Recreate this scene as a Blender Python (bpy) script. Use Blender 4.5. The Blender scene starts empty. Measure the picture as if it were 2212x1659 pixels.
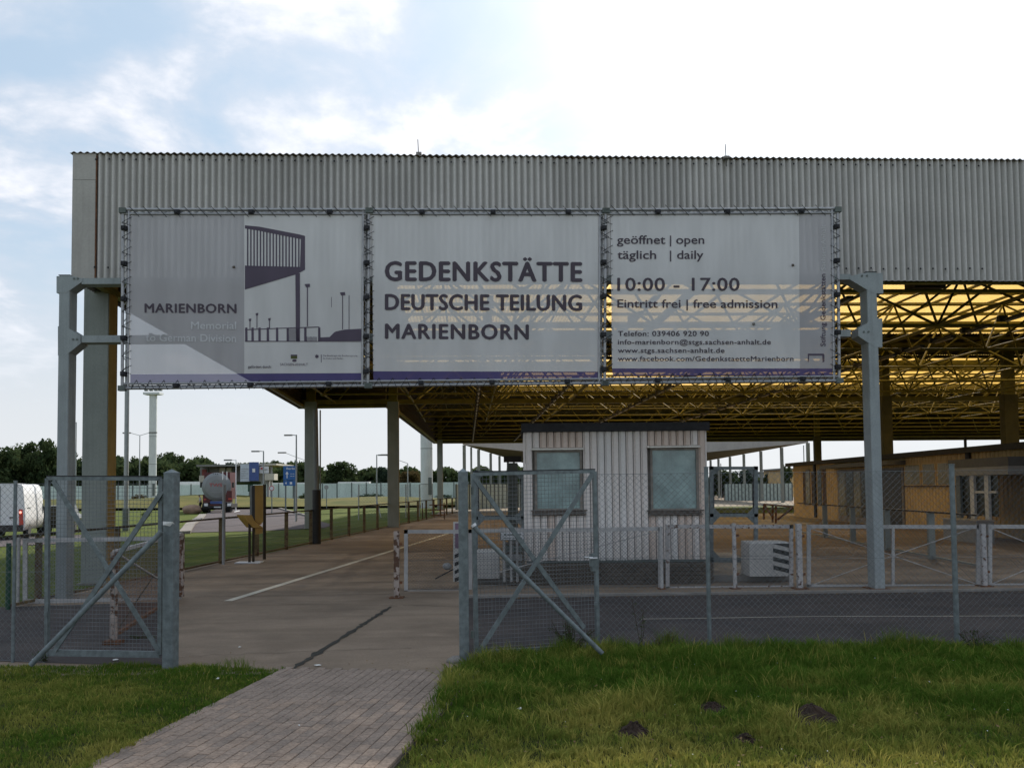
import bpy, math, random
import numpy as np
from mathutils import Vector as V, Matrix
random.seed(7); rng = np.random.default_rng(7)
sc = bpy.context.scene
R = math.radians
# ------------------------------------------------------------------ camera
H = 2.1                      # eye height above the yard
FP, CX, CYP = 2000.0, 1106.0, 958.0     # focal length and principal point, in units of the 2212 x 1659 photograph
PITCH, ROLL = math.atan(0.048), 0.010
_f = V((0, math.cos(PITCH), math.sin(PITCH)))
_r0 = V((1, 0, 0)); _u0 = V((0, -math.sin(PITCH), math.cos(PITCH)))
_r = _r0 * math.cos(ROLL) - _u0 * math.sin(ROLL)
_u = _u0 * math.cos(ROLL) + _r0 * math.sin(ROLL)
EYE = V((0, 0, H))
cam = bpy.data.cameras.new('camera'); camo = bpy.data.objects.new('camera', cam)
sc.collection.objects.link(camo); sc.camera = camo
cam.sensor_width = 36; cam.lens = FP / 2212 * 36; cam.sensor_fit = 'HORIZONTAL'
cam.shift_y = (CYP - 829.5) / 2212
cam.clip_start = 0.1; cam.clip_end = 3000
camo.matrix_world = Matrix(((_r.x, _u.x, -_f.x, 0), (_r.y, _u.y, -_f.y, 0), (_r.z, _u.z, -_f.z, H), (0, 0, 0, 1)))
# ------------------------------------------------------------------ world and sun
SUN_AZ, SUN_EL = R(21), R(33)            # azimuth to the right of the view axis (+Y), elevation
SUN_DIR = V((math.sin(SUN_AZ) * math.cos(SUN_EL), math.cos(SUN_AZ) * math.cos(SUN_EL), math.sin(SUN_EL)))
SKY_STRENGTH = 0.10
w = bpy.data.worlds.new('World'); sc.world = w; w.use_nodes = True
nt = w.node_tree; nt.nodes.clear(); N = nt.nodes.new; L = nt.links.new
def wmath(op, a, b=None, c=None, clamp=False):
    n = N('ShaderNodeMath'); n.operation = op; n.use_clamp = clamp
    for i, v in enumerate((a, b, c)):
        if v is None: continue
        if isinstance(v, (int, float)): n.inputs[i].default_value = v
        else: L(v, n.inputs[i])
    return n.outputs[0]
out = N('ShaderNodeOutputWorld'); bg = N('ShaderNodeBackground'); bg.inputs[1].default_value = SKY_STRENGTH
L(bg.outputs[0], out.inputs[0])
sky = N('ShaderNodeTexSky'); sky.sky_type = 'NISHITA'; sky.sun_disc = False
sky.sun_elevation = SUN_EL; sky.sun_rotation = SUN_AZ; sky.air_density = 1.0; sky.dust_density = 1.5; sky.ozone_density = 1.0
tc = N('ShaderNodeTexCoord'); sep = N('ShaderNodeSeparateXYZ'); L(tc.outputs['Generated'], sep.inputs[0])
zc = wmath('MAXIMUM', sep.outputs[2], 0.0)
# clouds lie on a flat layer: direction / (z + a) gives their foreshortening towards the horizon
zz = wmath('ADD', zc, 0.16)
px_ = wmath('DIVIDE', sep.outputs[0], zz); py_ = wmath('DIVIDE', sep.outputs[1], zz)
cmb = N('ShaderNodeCombineXYZ'); L(px_, cmb.inputs[0]); L(py_, cmb.inputs[1])
mp = N('ShaderNodeMapping'); mp.inputs['Rotation'].default_value = (0, 0, R(-24)); mp.inputs['Scale'].default_value = (1.25, 1.05, 1)
mp.inputs['Location'].default_value = (14.2, 0.3, 0)
L(cmb.outputs[0], mp.inputs[0])
def wnoise(scale, detail, rough, dist=0.0, vec=None):
    n = N('ShaderNodeTexNoise'); n.inputs['Scale'].default_value = scale; n.inputs['Detail'].default_value = detail
    n.inputs['Roughness'].default_value = rough; n.inputs['Distortion'].default_value = dist
    L(vec or mp.outputs[0], n.inputs['Vector']); return n.outputs[0]
def wramp(v, a, b, p0=0.0, p1=1.0):
    n = N('ShaderNodeMapRange'); n.interpolation_type = 'SMOOTHSTEP'
    n.inputs[1].default_value = a; n.inputs[2].default_value = b; n.inputs[3].default_value = p0; n.inputs[4].default_value = p1
    L(v, n.inputs[0]); return n.outputs[0]
n1 = wnoise(2.1, 7, 0.55, 0.4); n2 = wnoise(5.2, 6, 0.6, 0.2)
cl = wmath('ADD', wmath('MULTIPLY', n1, 0.72), wmath('MULTIPLY', n2, 0.28))
thin = wramp(cl, 0.40, 0.60, 0.0, 0.75)          # thin veils
thick = wramp(cl, 0.50, 0.68, 0.0, 1.0)           # bright cores
# blue of the air: the physical sky plus haze that whitens towards the horizon
def wmix(fac, a, b):
    n = N('ShaderNodeMix'); n.data_type = 'RGBA'; n.clamp_factor = True
    for s, v in ((n.inputs[0], fac), (n.inputs[6], a), (n.inputs[7], b)):
        if isinstance(v, (int, float)): s.default_value = v
        elif isinstance(v, tuple): s.default_value = v
        else: L(v, s)
    return n.outputs[2]
haze = wramp(zc, 0.0, 0.42, 0.96, 0.80)
base = wmix(haze, sky.outputs[0], (3.45, 4.5, 5.6, 1))
low = wramp(zc, 0.02, 0.30, 1.0, 0.0)
base = wmix(wmath('MULTIPLY', low, 0.9), base, (5.6, 5.72, 5.85, 1))
lowfade = wramp(zc, 0.06, 0.24, 0.0, 1.0)
thin = wmath('MULTIPLY', thin, lowfade); thick = wmath('MULTIPLY', thick, lowfade)
c1 = wmix(thin, base, (5.1, 5.4, 6.05, 1))
c2 = wmix(thick, c1, (7.5, 7.5, 7.8, 1))
# thin high cloud lit from behind by the sun
dn = N('ShaderNodeVectorMath'); dn.operation = 'DOT_PRODUCT'; L(tc.outputs['Generated'], dn.inputs[0]); dn.inputs[1].default_value = SUN_DIR
glow = wmath('POWER', wmath('MAXIMUM', dn.outputs['Value'], 0.0), 62.0)
glow2 = wmath('POWER', wmath('MAXIMUM', dn.outputs['Value'], 0.0), 8.0)
gsum = wmath('ADD', wmath('MULTIPLY', glow, 12.0), wmath('MULTIPLY', glow2, 1.5))
gmod = wmath('MULTIPLY', gsum, wramp(cl, 0.3, 0.62, 0.85, 1.2))
gc = N('ShaderNodeCombineXYZ'); L(gmod, gc.inputs[0]); L(wmath('MULTIPLY', gmod, 0.985), gc.inputs[1]); L(wmath('MULTIPLY', gmod, 0.95), gc.inputs[2])
addn = N('ShaderNodeVectorMath'); addn.operation = 'ADD'; L(c2, addn.inputs[0]); L(gc.outputs[0], addn.inputs[1])
L(addn.outputs[0], bg.inputs[0])
sl = bpy.data.lights.new('sun', 'SUN'); sl.energy = 3.9; sl.angle = R(1.5); sl.color = (1.0, 0.93, 0.82)
so = bpy.data.objects.new('sun', sl); sc.collection.objects.link(so)
so.rotation_euler = (-SUN_DIR).to_track_quat('-Z', 'Y').to_euler(); so.location = (0, 0, 60)
vs = sc.view_settings
sc.display_settings.display_device = 'sRGB'
vs.view_transform = 'Standard'; vs.look = 'None'; vs.gamma = 1; vs.exposure = 0.56; vs.use_curve_mapping = False
sc.render.engine = 'CYCLES'
sc.cycles.max_bounces = 7; sc.cycles.diffuse_bounces = 4; sc.cycles.glossy_bounces = 3; sc.cycles.transparent_max_bounces = 24
sc.cycles.transmission_bounces = 4; sc.cycles.use_adaptive_sampling = True; sc.cycles.caustics_reflective = False; sc.cycles.caustics_refractive = False
try: sc.cycles.use_denoising = True
except Exception: pass
# ------------------------------------------------------------------ from the photograph to the place
def ray(x, y): return _f + _r * ((x - CX) / FP) - _u * ((y - CYP) / FP)
def onz(x, y, z=0.0):
    d = ray(x, y); return EYE + d * ((z - H) / d.z)
def ony(x, y, Y):
    d = ray(x, y); return EYE + d * (Y / d.y)
class Plane:
    """A vertical plane through two ground points; pt(x, y) is where a sight line meets it."""
    def __init__(s, a, b):
        s.a = V((a.x, a.y, 0)); s.u = (V((b.x, b.y, 0)) - s.a).normalized()
        s.n = s.u.cross(V((0, 0, 1)))
        if s.n.dot(EYE - s.a) < 0: s.n = -s.n           # n points to the viewer's side
    def pt(s, x, y, off=0.0):
        d = ray(x, y); a = s.a + s.n * off
        return EYE + d * ((a - EYE).dot(s.n) / d.dot(s.n))
def proj(p):
    q = p - EYE; t = q.dot(_f)
    return CX + FP * q.dot(_r) / t, CYP - FP * q.dot(_u) / t
# ------------------------------------------------------------------ mesh builder
class MB:
    def __init__(s): s.v = []; s.f = []; s.s = []
    def add(s, vs_, fs, smooth=False):
        k = len(s.v); s.v.extend([tuple(p) for p in vs_])
        s.f.extend([tuple(i + k for i in f) for f in fs]); s.s.extend([smooth] * len(fs)); return s
    def quad(s, *p): return s.add(p, [tuple(range(len(p)))])
    def hexa(s, b, t):
        """b, t: four bottom and four top corners in the same order"""
        return s.add(list(b) + list(t), [(3, 2, 1, 0), (4, 5, 6, 7), (0, 1, 5, 4), (1, 2, 6, 5), (2, 3, 7, 6), (3, 0, 4, 7)])
    def box(s, c, sx, sy, sz, ux=V((1, 0, 0)), uy=V((0, 1, 0)), ch=0.0):
        """box centred at c, axes ux, uy, z; chamfered vertical edges if ch"""
        c = V(c); uz = ux.cross(uy)
        if ch <= 0:
            q = [(-1, -1), (1, -1), (1, 1), (-1, 1)]
            P = [c + ux * (a * sx / 2) + uy * (b * sy / 2) for a, b in q]
        else:
            P = []
            for a, b in ((-1, -1), (1, -1), (1, 1), (-1, 1)):
                A = c + ux * (a * (sx / 2 - ch)) + uy * (b * sy / 2); B = c + ux * (a * sx / 2) + uy * (b * (sy / 2 - ch))
                P += [A, B] if a * b < 0 else [B, A]
            if True: pass
        return s.prism([p - uz * (sz / 2) for p in P], uz * sz)
    def prism(s, poly, vec):
        n = len(poly); vec = V(vec); poly = [V(p) for p in poly]
        vs_ = poly + [p + vec for p in poly]
        fs = [tuple(range(n - 1, -1, -1)), tuple(range(n, 2 * n))] + [(i, (i + 1) % n, n + (i + 1) % n, n + i) for i in range(n)]
        return s.add(vs_, fs)
    def beam(s, p, q, w, h, side=None):
        """rectangular bar p-q, w along `side`, h across"""
        p = V(p); q = V(q); d = (q - p)
        if d.length < 1e-6: return s
        d.normalize()
        if side is None: side = d.cross(V((0, 0, 1))) if abs(d.z) < 0.9 else V((1, 0, 0))
        side = (V(side) - d * V(side).dot(d)).normalized(); o = d.cross(side)
        c = [side * (a * w / 2) + o * (b * h / 2) for a, b in ((-1, -1), (1, -1), (1, 1), (-1, 1))]
        return s.hexa([p + k for k in c], [q + k for k in c])
    def tube(s, p, q, r, n=8, r2=None, caps=True, smooth=True):
        p = V(p); q = V(q); d = q - p
        if d.length < 1e-6: return s
        d.normalize(); a = d.cross(V((0, 0, 1))) if abs(d.z) < 0.9 else d.cross(V((1, 0, 0)))
        a.normalize(); b = d.cross(a); r2 = r if r2 is None else r2
        cs = [(math.cos(2 * math.pi * i / n), math.sin(2 * math.pi * i / n)) for i in range(n)]
        vs_ = [p + (a * x + b * y) * r for x, y in cs] + [q + (a * x + b * y) * r2 for x, y in cs]
        s.add(vs_, [(i, (i + 1) % n, n + (i + 1) % n, n + i) for i in range(n)], smooth and n > 4)
        if caps: s.add(vs_, [tuple(range(n - 1, -1, -1)), tuple(range(n, 2 * n))])
        return s
    def path(s, pts, r, n=6):
        for a, b in zip(pts[:-1], pts[1:]): s.tube(a, b, r, n)
        return s
    def ball(s, c, rx, ry, rz, seg=12, rings=7, jit=0.0):
        c = V(c); vs_ = [c + V((0, 0, rz))]; R_ = random.Random(int(abs(c.x * 91 + c.y * 37) * 10))
        for i in range(1, rings):
            th = math.pi * i / rings
            for j in range(seg):
                ph = 2 * math.pi * j / seg; k = 1 + jit * (R_.random() - .5)
                vs_.append(c + V((rx * math.sin(th) * math.cos(ph) * k, ry * math.sin(th) * math.sin(ph) * k, rz * math.cos(th) * k)))
        vs_.append(c - V((0, 0, rz))); fs = []
        for j in range(seg): fs.append((0, 1 + j, 1 + (j + 1) % seg))
        for i in range(rings - 2):
            a = 1 + i * seg; b = a + seg
            for j in range(seg): fs.append((a + j, b + j, b + (j + 1) % seg, a + (j + 1) % seg))
        a = 1 + (rings - 2) * seg; e = len(vs_) - 1
        for j in range(seg): fs.append((a + j, e, a + (j + 1) % seg))
        return s.add(vs_, fs, True)
    def mesh(s, name, mat, org=(0, 0, 0)):
        me = bpy.data.meshes.new(name)
        o = V(org); me.from_pydata([(a - o.x, b - o.y, c - o.z) for a, b, c in s.v], [], s.f)
        me.polygons.foreach_set('use_smooth', s.s); me.update()
        if mat: me.materials.append(mat)
        return me
    def build(s, name, mat, parent=None, label=None, kind=None):
        org = parent_org(parent)
        ob = bpy.data.objects.new(name, s.mesh(name, mat, org)); sc.collection.objects.link(ob)
        if parent: ob.parent = parent
        if label: ob['label'] = label
        if kind: ob['kind'] = kind
        return ob
_org = {}
def parent_org(p):
    while p is not None and p.parent is not None: p = p.parent
    return V(p.location) if p is not None else V((0, 0, 0))
def thing(name, label, cat, loc=(0, 0, 0), group=None):
    o = bpy.data.objects.new(name, None); o.location = V(loc); o.empty_display_size = 0.2
    sc.collection.objects.link(o); o['label'] = label; o['category'] = cat
    if group: o['group'] = group
    return o
def tag(o, label, cat, group=None):
    o['label'] = label; o['category'] = cat
    if group: o['group'] = group
    return o
def inst(name, me, parent, loc, rotz=0.0, scale=None, kind=None):
    """one more object on a shared mesh, placed at world loc under a thing"""
    ob = bpy.data.objects.new(name, me); sc.collection.objects.link(ob)
    if parent: ob.parent = parent
    ob.location = V(loc) - parent_org(parent); ob.rotation_euler = (0, 0, rotz)
    if scale: ob.scale = scale
    if kind: ob['kind'] = kind
    return ob
def copy_tree(o, loc, label=None):
    """copy a thing and its parts and their sub-parts"""
    r = o.copy(); sc.collection.objects.link(r); r.location = V(loc)
    if label: r['label'] = label
    def rec(a, b):
        for ch in a.children:
            c = ch.copy(); sc.collection.objects.link(c); c.parent = b; rec(ch, c)
    rec(o, r); return r
# ------------------------------------------------------------------ materials
def mat(name, col, rough=0.6, metal=0.0, vary=0.15, scale=4.0, col2=None, fine=0.1, bump=0.0, bscale=60.0, spec=0.4,
        rust=0.0, rustcol=(0.085, 0.038, 0.022), rscale=9.0, streak=0.0, grime=0.0):
    m = bpy.data.materials.new(name); m.use_nodes = True; t = m.node_tree
    b = t.nodes['Principled BSDF']; b.inputs['Roughness'].default_value = rough; b.inputs['Metallic'].default_value = metal
    b.inputs['Specular IOR Level'].default_value = spec
    g = t.nodes.new('ShaderNodeNewGeometry'); pos = g.outputs['Position']
    def noise(sc_, det=4, vec=None, dist=0):
        n = t.nodes.new('ShaderNodeTexNoise'); n.inputs['Scale'].default_value = sc_; n.inputs['Detail'].default_value = det
        n.inputs['Distortion'].default_value = dist; t.links.new(vec or pos, n.inputs['Vector']); return n.outputs[0]
    def mr(v, a, b_, c, d):
        n = t.nodes.new('ShaderNodeMapRange'); n.inputs[1].default_value = a; n.inputs[2].default_value = b_
        n.inputs[3].default_value = c; n.inputs[4].default_value = d; t.links.new(v, n.inputs[0]); return n.outputs[0]
    def mix(f, a, b_, mode='MIX'):
        n = t.nodes.new('ShaderNodeMix'); n.data_type = 'RGBA'; n.blend_type = mode
        for s, v in ((n.inputs[0], f), (n.inputs[6], a), (n.inputs[7], b_)):
            if isinstance(v, (int, float)): s.default_value = v
            elif isinstance(v, tuple): s.default_value = v if len(v) == 4 else (*v, 1)
            else: t.links.new(v, s)
        return n.outputs[2]
    c = (*col, 1); c2 = (*(col2 or tuple(k * (1 - vary) for k in col)), 1)
    cc = mix(mr(noise(scale, 5), 0.35, 0.65, 0, 1), c, c2)
    if fine > 0:
        f = mr(noise(scale * 17, 3), 0.3, 0.7, 1 - fine, 1 + fine); cmbn = t.nodes.new('ShaderNodeCombineColor')
        for i in range(3): t.links.new(f, cmbn.inputs[i])
        cc = mix(1.0, cc, cmbn.outputs[0], 'MULTIPLY')
    if streak > 0:
        mpn = t.nodes.new('ShaderNodeMapping'); mpn.inputs['Scale'].default_value = (9, 9, 0.5); t.links.new(pos, mpn.inputs[0])
        cc = mix(mr(noise(1.3, 5, mpn.outputs[0]), 0.5, 0.75, 0, streak), cc, tuple(k * 0.45 for k in col))
    if grime > 0:
        cc = mix(mr(noise(scale * 0.35, 7, None, 0.6), 0.48, 0.72, 0, grime), cc, tuple(k * 0.4 for k in col))
    if rust > 0:
        cc = mix(mr(noise(rscale, 8), 0.62 - rust * 0.22, 0.66 - rust * 0.2, 0, 1), cc, rustcol)
    t.links.new(cc, b.inputs['Base Color'])
    t.links.new(mr(noise(scale * 3, 3), 0.3, 0.7, max(0.03, rough - 0.08), min(1, rough + 0.08)), b.inputs['Roughness'])
    if bump > 0:
        bn = t.nodes.new('ShaderNodeBump'); bn.inputs['Strength'].default_value = bump; bn.inputs['Distance'].default_value = 0.01
        t.links.new(noise(bscale, 5), bn.inputs['Height']); t.links.new(bn.outputs[0], b.inputs['Normal'])
    return m
M = {}
def defm(k, *a, **kw): M[k] = mat(k, *a, **kw); return M[k]
defm('galvanised', (0.185, 0.215, 0.222), 0.55, 0.2, vary=0.35, scale=14, fine=0.20, streak=0.35, bump=0.05)
defm('gantry_paint', (0.28, 0.31, 0.315), 0.55, 0.0, vary=0.14, scale=3, fine=0.09, streak=0.35)
defm('alu', (0.34, 0.34, 0.35), 0.4, 0.5, vary=0.2, scale=12, fine=0.1)
defm('black_rubber', (0.02, 0.02, 0.025), 0.7)
defm('wire', (0.19, 0.21, 0.22), 0.5, 0.4, vary=0.3, scale=6, fine=0.0)
defm('wire_dark', (0.10, 0.11, 0.11), 0.5, 0.4, vary=0.3, scale=6, fine=0.0)
defm('white_rusty', (0.40, 0.38, 0.375), 0.6, 0, vary=0.2, scale=5, rust=0.14, rscale=14, streak=0.35)
defm('white_worn', (0.40, 0.39, 0.385), 0.6, 0, vary=0.2, scale=5, rust=0.0, grime=0.35, streak=0.35)
defm('rust_post', (0.40, 0.33, 0.29), 0.7, 0, vary=0.35, scale=6, rust=0.62, rscale=11, rustcol=(0.085, 0.042, 0.024))
defm('rust', (0.16, 0.07, 0.035), 0.85, 0, vary=0.5, scale=12, fine=0.2)
defm('fascia', (0.40, 0.385, 0.365), 0.8, 0, vary=0.10, scale=1.2, fine=0.08, streak=0.15, grime=0.12, bump=0.1)
defm('fascia_flat', (0.42, 0.40, 0.37), 0.8, 0, vary=0.12, scale=1.5, fine=0.06, streak=0.25, grime=0.2)
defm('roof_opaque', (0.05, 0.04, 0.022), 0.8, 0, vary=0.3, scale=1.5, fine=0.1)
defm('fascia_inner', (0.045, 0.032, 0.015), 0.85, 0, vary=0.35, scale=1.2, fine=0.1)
defm('truss_yellow', (0.20, 0.168, 0.018), 0.5, 0, vary=0.35, scale=2, fine=0.1, grime=0.4)
defm('column_grey', (0.235, 0.255, 0.235), 0.7, 0, vary=0.12, scale=1.6, fine=0.07, streak=0.25)
defm('column_yellow', (0.38, 0.25, 0.07), 0.6, 0, vary=0.2, scale=2, fine=0.08, streak=0.3)
defm('lamp_dark', (0.035, 0.03, 0.03), 0.6)
defm('lamp_tube', (0.6, 0.50, 0.45), 0.3)
defm('kiosk_clad', (0.76, 0.70, 0.665), 0.7, 0, vary=0.06, scale=1.2, fine=0.05, streak=0.08, grime=0.06, bump=0.05)
defm('kiosk_pink', (0.68, 0.56, 0.49), 0.75, 0, vary=0.10, scale=2, fine=0.06, streak=0.15, bump=0.05)
defm('kiosk_blue', (0.74, 0.71, 0.69), 0.7, 0, vary=0.06, scale=1.5, fine=0.05, streak=0.08, bump=0.05)
defm('roof_felt', (0.03, 0.03, 0.033), 0.85, 0, vary=0.3, scale=5, fine=0.15)
defm('win_frame', (0.27, 0.24, 0.21), 0.75, 0, vary=0.3, scale=8, grime=0.4)
defm('sill_wood', (0.20, 0.17, 0.15), 0.85, 0, vary=0.5, scale=20, fine=0.3)
defm('flashing', (0.80, 0.77, 0.70), 0.5, 0.2, vary=0.2)
defm('pane_frosted', (0.29, 0.41, 0.41), 0.16, 0, vary=0.42, scale=2.2, fine=0.08, spec=0.6, grime=0.12)
defm('plinth', (0.12, 0.095, 0.075), 0.9, 0, vary=0.35, scale=3, fine=0.2, grime=0.5, bump=0.25)
defm('kerb', (0.24, 0.22, 0.20), 0.9, 0, vary=0.2, scale=3, fine=0.15, grime=0.4, bump=0.2)
defm('block_white', (0.58, 0.56, 0.54), 0.8, 0, vary=0.1, scale=3, fine=0.08, streak=0.25, grime=0.3)
defm('black_paint', (0.02, 0.02, 0.02), 0.6)
defm('wall_ochre', (0.64, 0.45, 0.21), 0.8, 0, vary=0.2, scale=1.0, fine=0.1, streak=0.3, grime=0.25)
defm('wall_brown', (0.09, 0.05, 0.03), 0.8, 0, vary=0.3, scale=2)
defm('pane_dark', (0.04, 0.04, 0.025), 0.25, 0, vary=0.4, scale=1, fine=0, spec=0.35)
defm('door_dark', (0.035, 0.03, 0.025), 0.4)
defm('pane_light', (0.24, 0.21, 0.12), 0.25, 0, vary=0.3, scale=1, fine=0, spec=0.35)
defm('awning_grey', (0.12, 0.12, 0.12), 0.7)
defm('white_paint', (0.66, 0.66, 0.65), 0.5, 0, vary=0.1, scale=3, fine=0.04, streak=0.15)
defm('cabinet_grey', (0.30, 0.30, 0.30), 0.6, 0, vary=0.15, scale=2)
defm('stele_yellow', (0.50, 0.30, 0.08), 0.5, 0, vary=0.12, scale=2, fine=0.05)
defm('stele_dark', (0.06, 0.065, 0.07), 0.5)
defm('rail_brown', (0.15, 0.105, 0.045), 0.8, 0, vary=0.4, scale=6, fine=0.2, rust=0.2)
defm('rail_top', (0.05, 0.035, 0.02), 0.8, 0, vary=0.3, scale=6)
defm('pipe_black', (0.02, 0.017, 0.015), 0.6)
defm('steel_mast', (0.60, 0.63, 0.62), 0.5, 0, vary=0.1, scale=1, streak=0.2)
defm('lamp_post', (0.30, 0.32, 0.32), 0.5, 0.2)
defm('wall_pale', (0.58, 0.67, 0.63), 0.7, 0, vary=0.15, scale=0.4, streak=0.3)
defm('joint_dark', (0.13, 0.15, 0.14), 0.8)
defm('tank', (0.24, 0.25, 0.255), 0.5, 0.2, vary=0.12, scale=1)
defm('truck_red', (0.085, 0.012, 0.015), 0.4)
defm('tyre', (0.02, 0.02, 0.02), 0.8)
defm('tail_red', (0.55, 0.06, 0.04), 0.3)
defm('print_red', (0.42, 0.10, 0.10), 0.5)
defm('van_white', (0.72, 0.73, 0.75), 0.3, 0, vary=0.03, spec=0.5)
defm('sign_blue', (0.02, 0.11, 0.33), 0.45)
defm('sign_white', (0.70, 0.70, 0.72), 0.5)
defm('banner_blue', (0.06, 0.10, 0.28), 0.6)
defm('banner_pale', (0.50, 0.55, 0.62), 0.6)
defm('house_grey', (0.20, 0.20, 0.19), 0.8)
defm('house_cream', (0.50, 0.47, 0.40), 0.8)
defm('house_red', (0.22, 0.06, 0.05), 0.8)
defm('bark', (0.06, 0.045, 0.03), 0.9)
defm('rock', (0.30, 0.20, 0.14), 0.9, 0, vary=0.3, scale=2, fine=0.2, bump=0.4, bscale=8)
defm('skin', (0.45, 0.28, 0.20), 0.6)
defm('shirt_pale', (0.50, 0.50, 0.55), 0.8)
defm('trousers_dark', (0.03, 0.035, 0.03), 0.9)
defm('hair', (0.10, 0.08, 0.06), 0.9)
defm('line_white', (0.62, 0.57, 0.47), 0.85, 0, vary=0.2, scale=3, fine=0.15, grime=0.5)
defm('tar', (0.035, 0.032, 0.025), 0.9, 0, vary=0.4, scale=20, fine=0.3)
defm('paver', (0.30, 0.225, 0.175), 0.9, 0, vary=0.25, scale=2.5, fine=0.28, bump=0.35, bscale=120)
defm('paver_b', (0.26, 0.20, 0.16), 0.9, 0, vary=0.25, scale=2.5, fine=0.28, bump=0.35, bscale=120)
defm('paver_c', (0.335, 0.245, 0.185), 0.9, 0, vary=0.25, scale=2.5, fine=0.28, bump=0.35, bscale=120)
defm('joint_sand', (0.065, 0.052, 0.04), 1.0, 0, vary=0.3, scale=8, fine=0.3)
defm('soil', (0.050, 0.030, 0.020), 1.0, 0, vary=0.5, scale=14, fine=0.35, bump=0.8, bscale=40)
defm('litter', (0.75, 0.75, 0.72), 0.8)
defm('pvc_green', (0.01, 0.05, 0.03), 0.5)
defm('sticker', (0.75, 0.75, 0.75), 0.5)
defm('plaque', (0.62, 0.62, 0.64), 0.5, 0, vary=0.1)
defm('purple_board', (0.22, 0.14, 0.20), 0.7)
# ground materials
def ground_mat(name, cols, scale, fine, bump, stains=0.4, streaky=None, spec=0.1):
    """three-tone ground with grain, broad stains and bump"""
    m = bpy.data.materials.new(name); m.use_nodes = True; t = m.node_tree; b = t.nodes['Principled BSDF']
    b.inputs['Roughness'].default_value = 0.95; b.inputs['Specular IOR Level'].default_value = spec
    g = t.nodes.new('ShaderNodeNewGeometry'); pos = g.outputs['Position']
    def noise(s_, d=5, vec=None, dist=0.3):
        n = t.nodes.new('ShaderNodeTexNoise'); n.inputs['Scale'].default_value = s_; n.inputs['Detail'].default_value = d
        n.inputs['Distortion'].default_value = dist; t.links.new(vec or pos, n.inputs['Vector']); return n.outputs[0]
    def mr(v, a, b_, c=0.0, d=1.0):
        n = t.nodes.new('ShaderNodeMapRange'); n.inputs[1].default_value = a; n.inputs[2].default_value = b_
        n.inputs[3].default_value = c; n.inputs[4].default_value = d; t.links.new(v, n.inputs[0]); return n.outputs[0]
    def mix(f, a, b_, mode='MIX'):
        n = t.nodes.new('ShaderNodeMix'); n.data_type = 'RGBA'; n.blend_type = mode
        for s_, v in ((n.inputs[0], f), (n.inputs[6], a), (n.inputs[7], b_)):
            if isinstance(v, (int, float)): s_.default_value = v
            elif isinstance(v, tuple): s_.default_value = (*v, 1)
            else: t.links.new(v, s_)
        return n.outputs[2]
    c = mix(mr(noise(scale), 0.35, 0.65), cols[0], cols[1])
    c = mix(mr(noise(scale * 4.3), 0.45, 0.75, 0, 0.7), c, cols[2])
    if streaky:
        mpn = t.nodes.new('ShaderNodeMapping'); mpn.inputs['Scale'].default_value = streaky; t.links.new(pos, mpn.inputs[0])
        c = mix(mr(noise(1.0, 6, mpn.outputs[0]), 0.5, 0.7, 0, 0.5), c, tuple(k * 0.55 for k in cols[0]))
    c = mix(mr(noise(scale * 0.6, 8, None, 1.2), 0.5, 0.72, 0, stains), c, tuple(k * 0.5 for k in cols[0]))
    f = mr(noise(scale * 160, 2), 0.25, 0.75, 1 - fine, 1 + fine); cn = t.nodes.new('ShaderNodeCombineColor')
    for i in range(3): t.links.new(f, cn.inputs[i])
    c = mix(1.0, c, cn.outputs[0], 'MULTIPLY'); t.links.new(c, b.inputs['Base Color'])
    bn = t.nodes.new('ShaderNodeBump'); bn.inputs['Strength'].default_value = bump; bn.inputs['Distance'].default_value = 0.01
    t.links.new(noise(scale * 120, 4), bn.inputs['Height']); t.links.new(bn.outputs[0], b.inputs['Normal'])
    return m
M['concrete'] = ground_mat('concrete', ((0.26, 0.20, 0.150), (0.20, 0.155, 0.118), (0.29, 0.225, 0.168)), 0.5, 0.22, 0.3, 0.55, (0.25, 1.6, 1))
M['asphalt'] = ground_mat('asphalt', ((0.074, 0.063, 0.060), (0.052, 0.047, 0.048), (0.088, 0.078, 0.074)), 0.6, 0.3, 0.4, 0.3, (0.3, 2.0, 1))
M['road'] = ground_mat('road', ((0.10, 0.085, 0.09), (0.085, 0.075, 0.08), (0.115, 0.10, 0.10)), 0.2, 0.1, 0.2, 0.3)
M['far_concrete'] = ground_mat('far_concrete', ((0.26, 0.22, 0.17), (0.22, 0.19, 0.15), (0.30, 0.25, 0.19)), 0.15, 0.1, 0.2, 0.3, (0.05, 0.4, 1))
M['meadow'] = ground_mat('meadow', ((0.075, 0.10, 0.010), (0.045, 0.07, 0.008), (0.115, 0.115, 0.018)), 0.45, 0.45, 1.0, 0.45)
M['dry_meadow'] = ground_mat('dry_meadow', ((0.115, 0.105, 0.025), (0.06, 0.07, 0.015), (0.15, 0.12, 0.038)), 0.15, 0.3, 1.0, 0.4)
M['turf'] = ground_mat('turf', ((0.045, 0.055, 0.014), (0.03, 0.04, 0.010), (0.07, 0.06, 0.02)), 1.2, 0.4, 1.0, 0.4)
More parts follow.
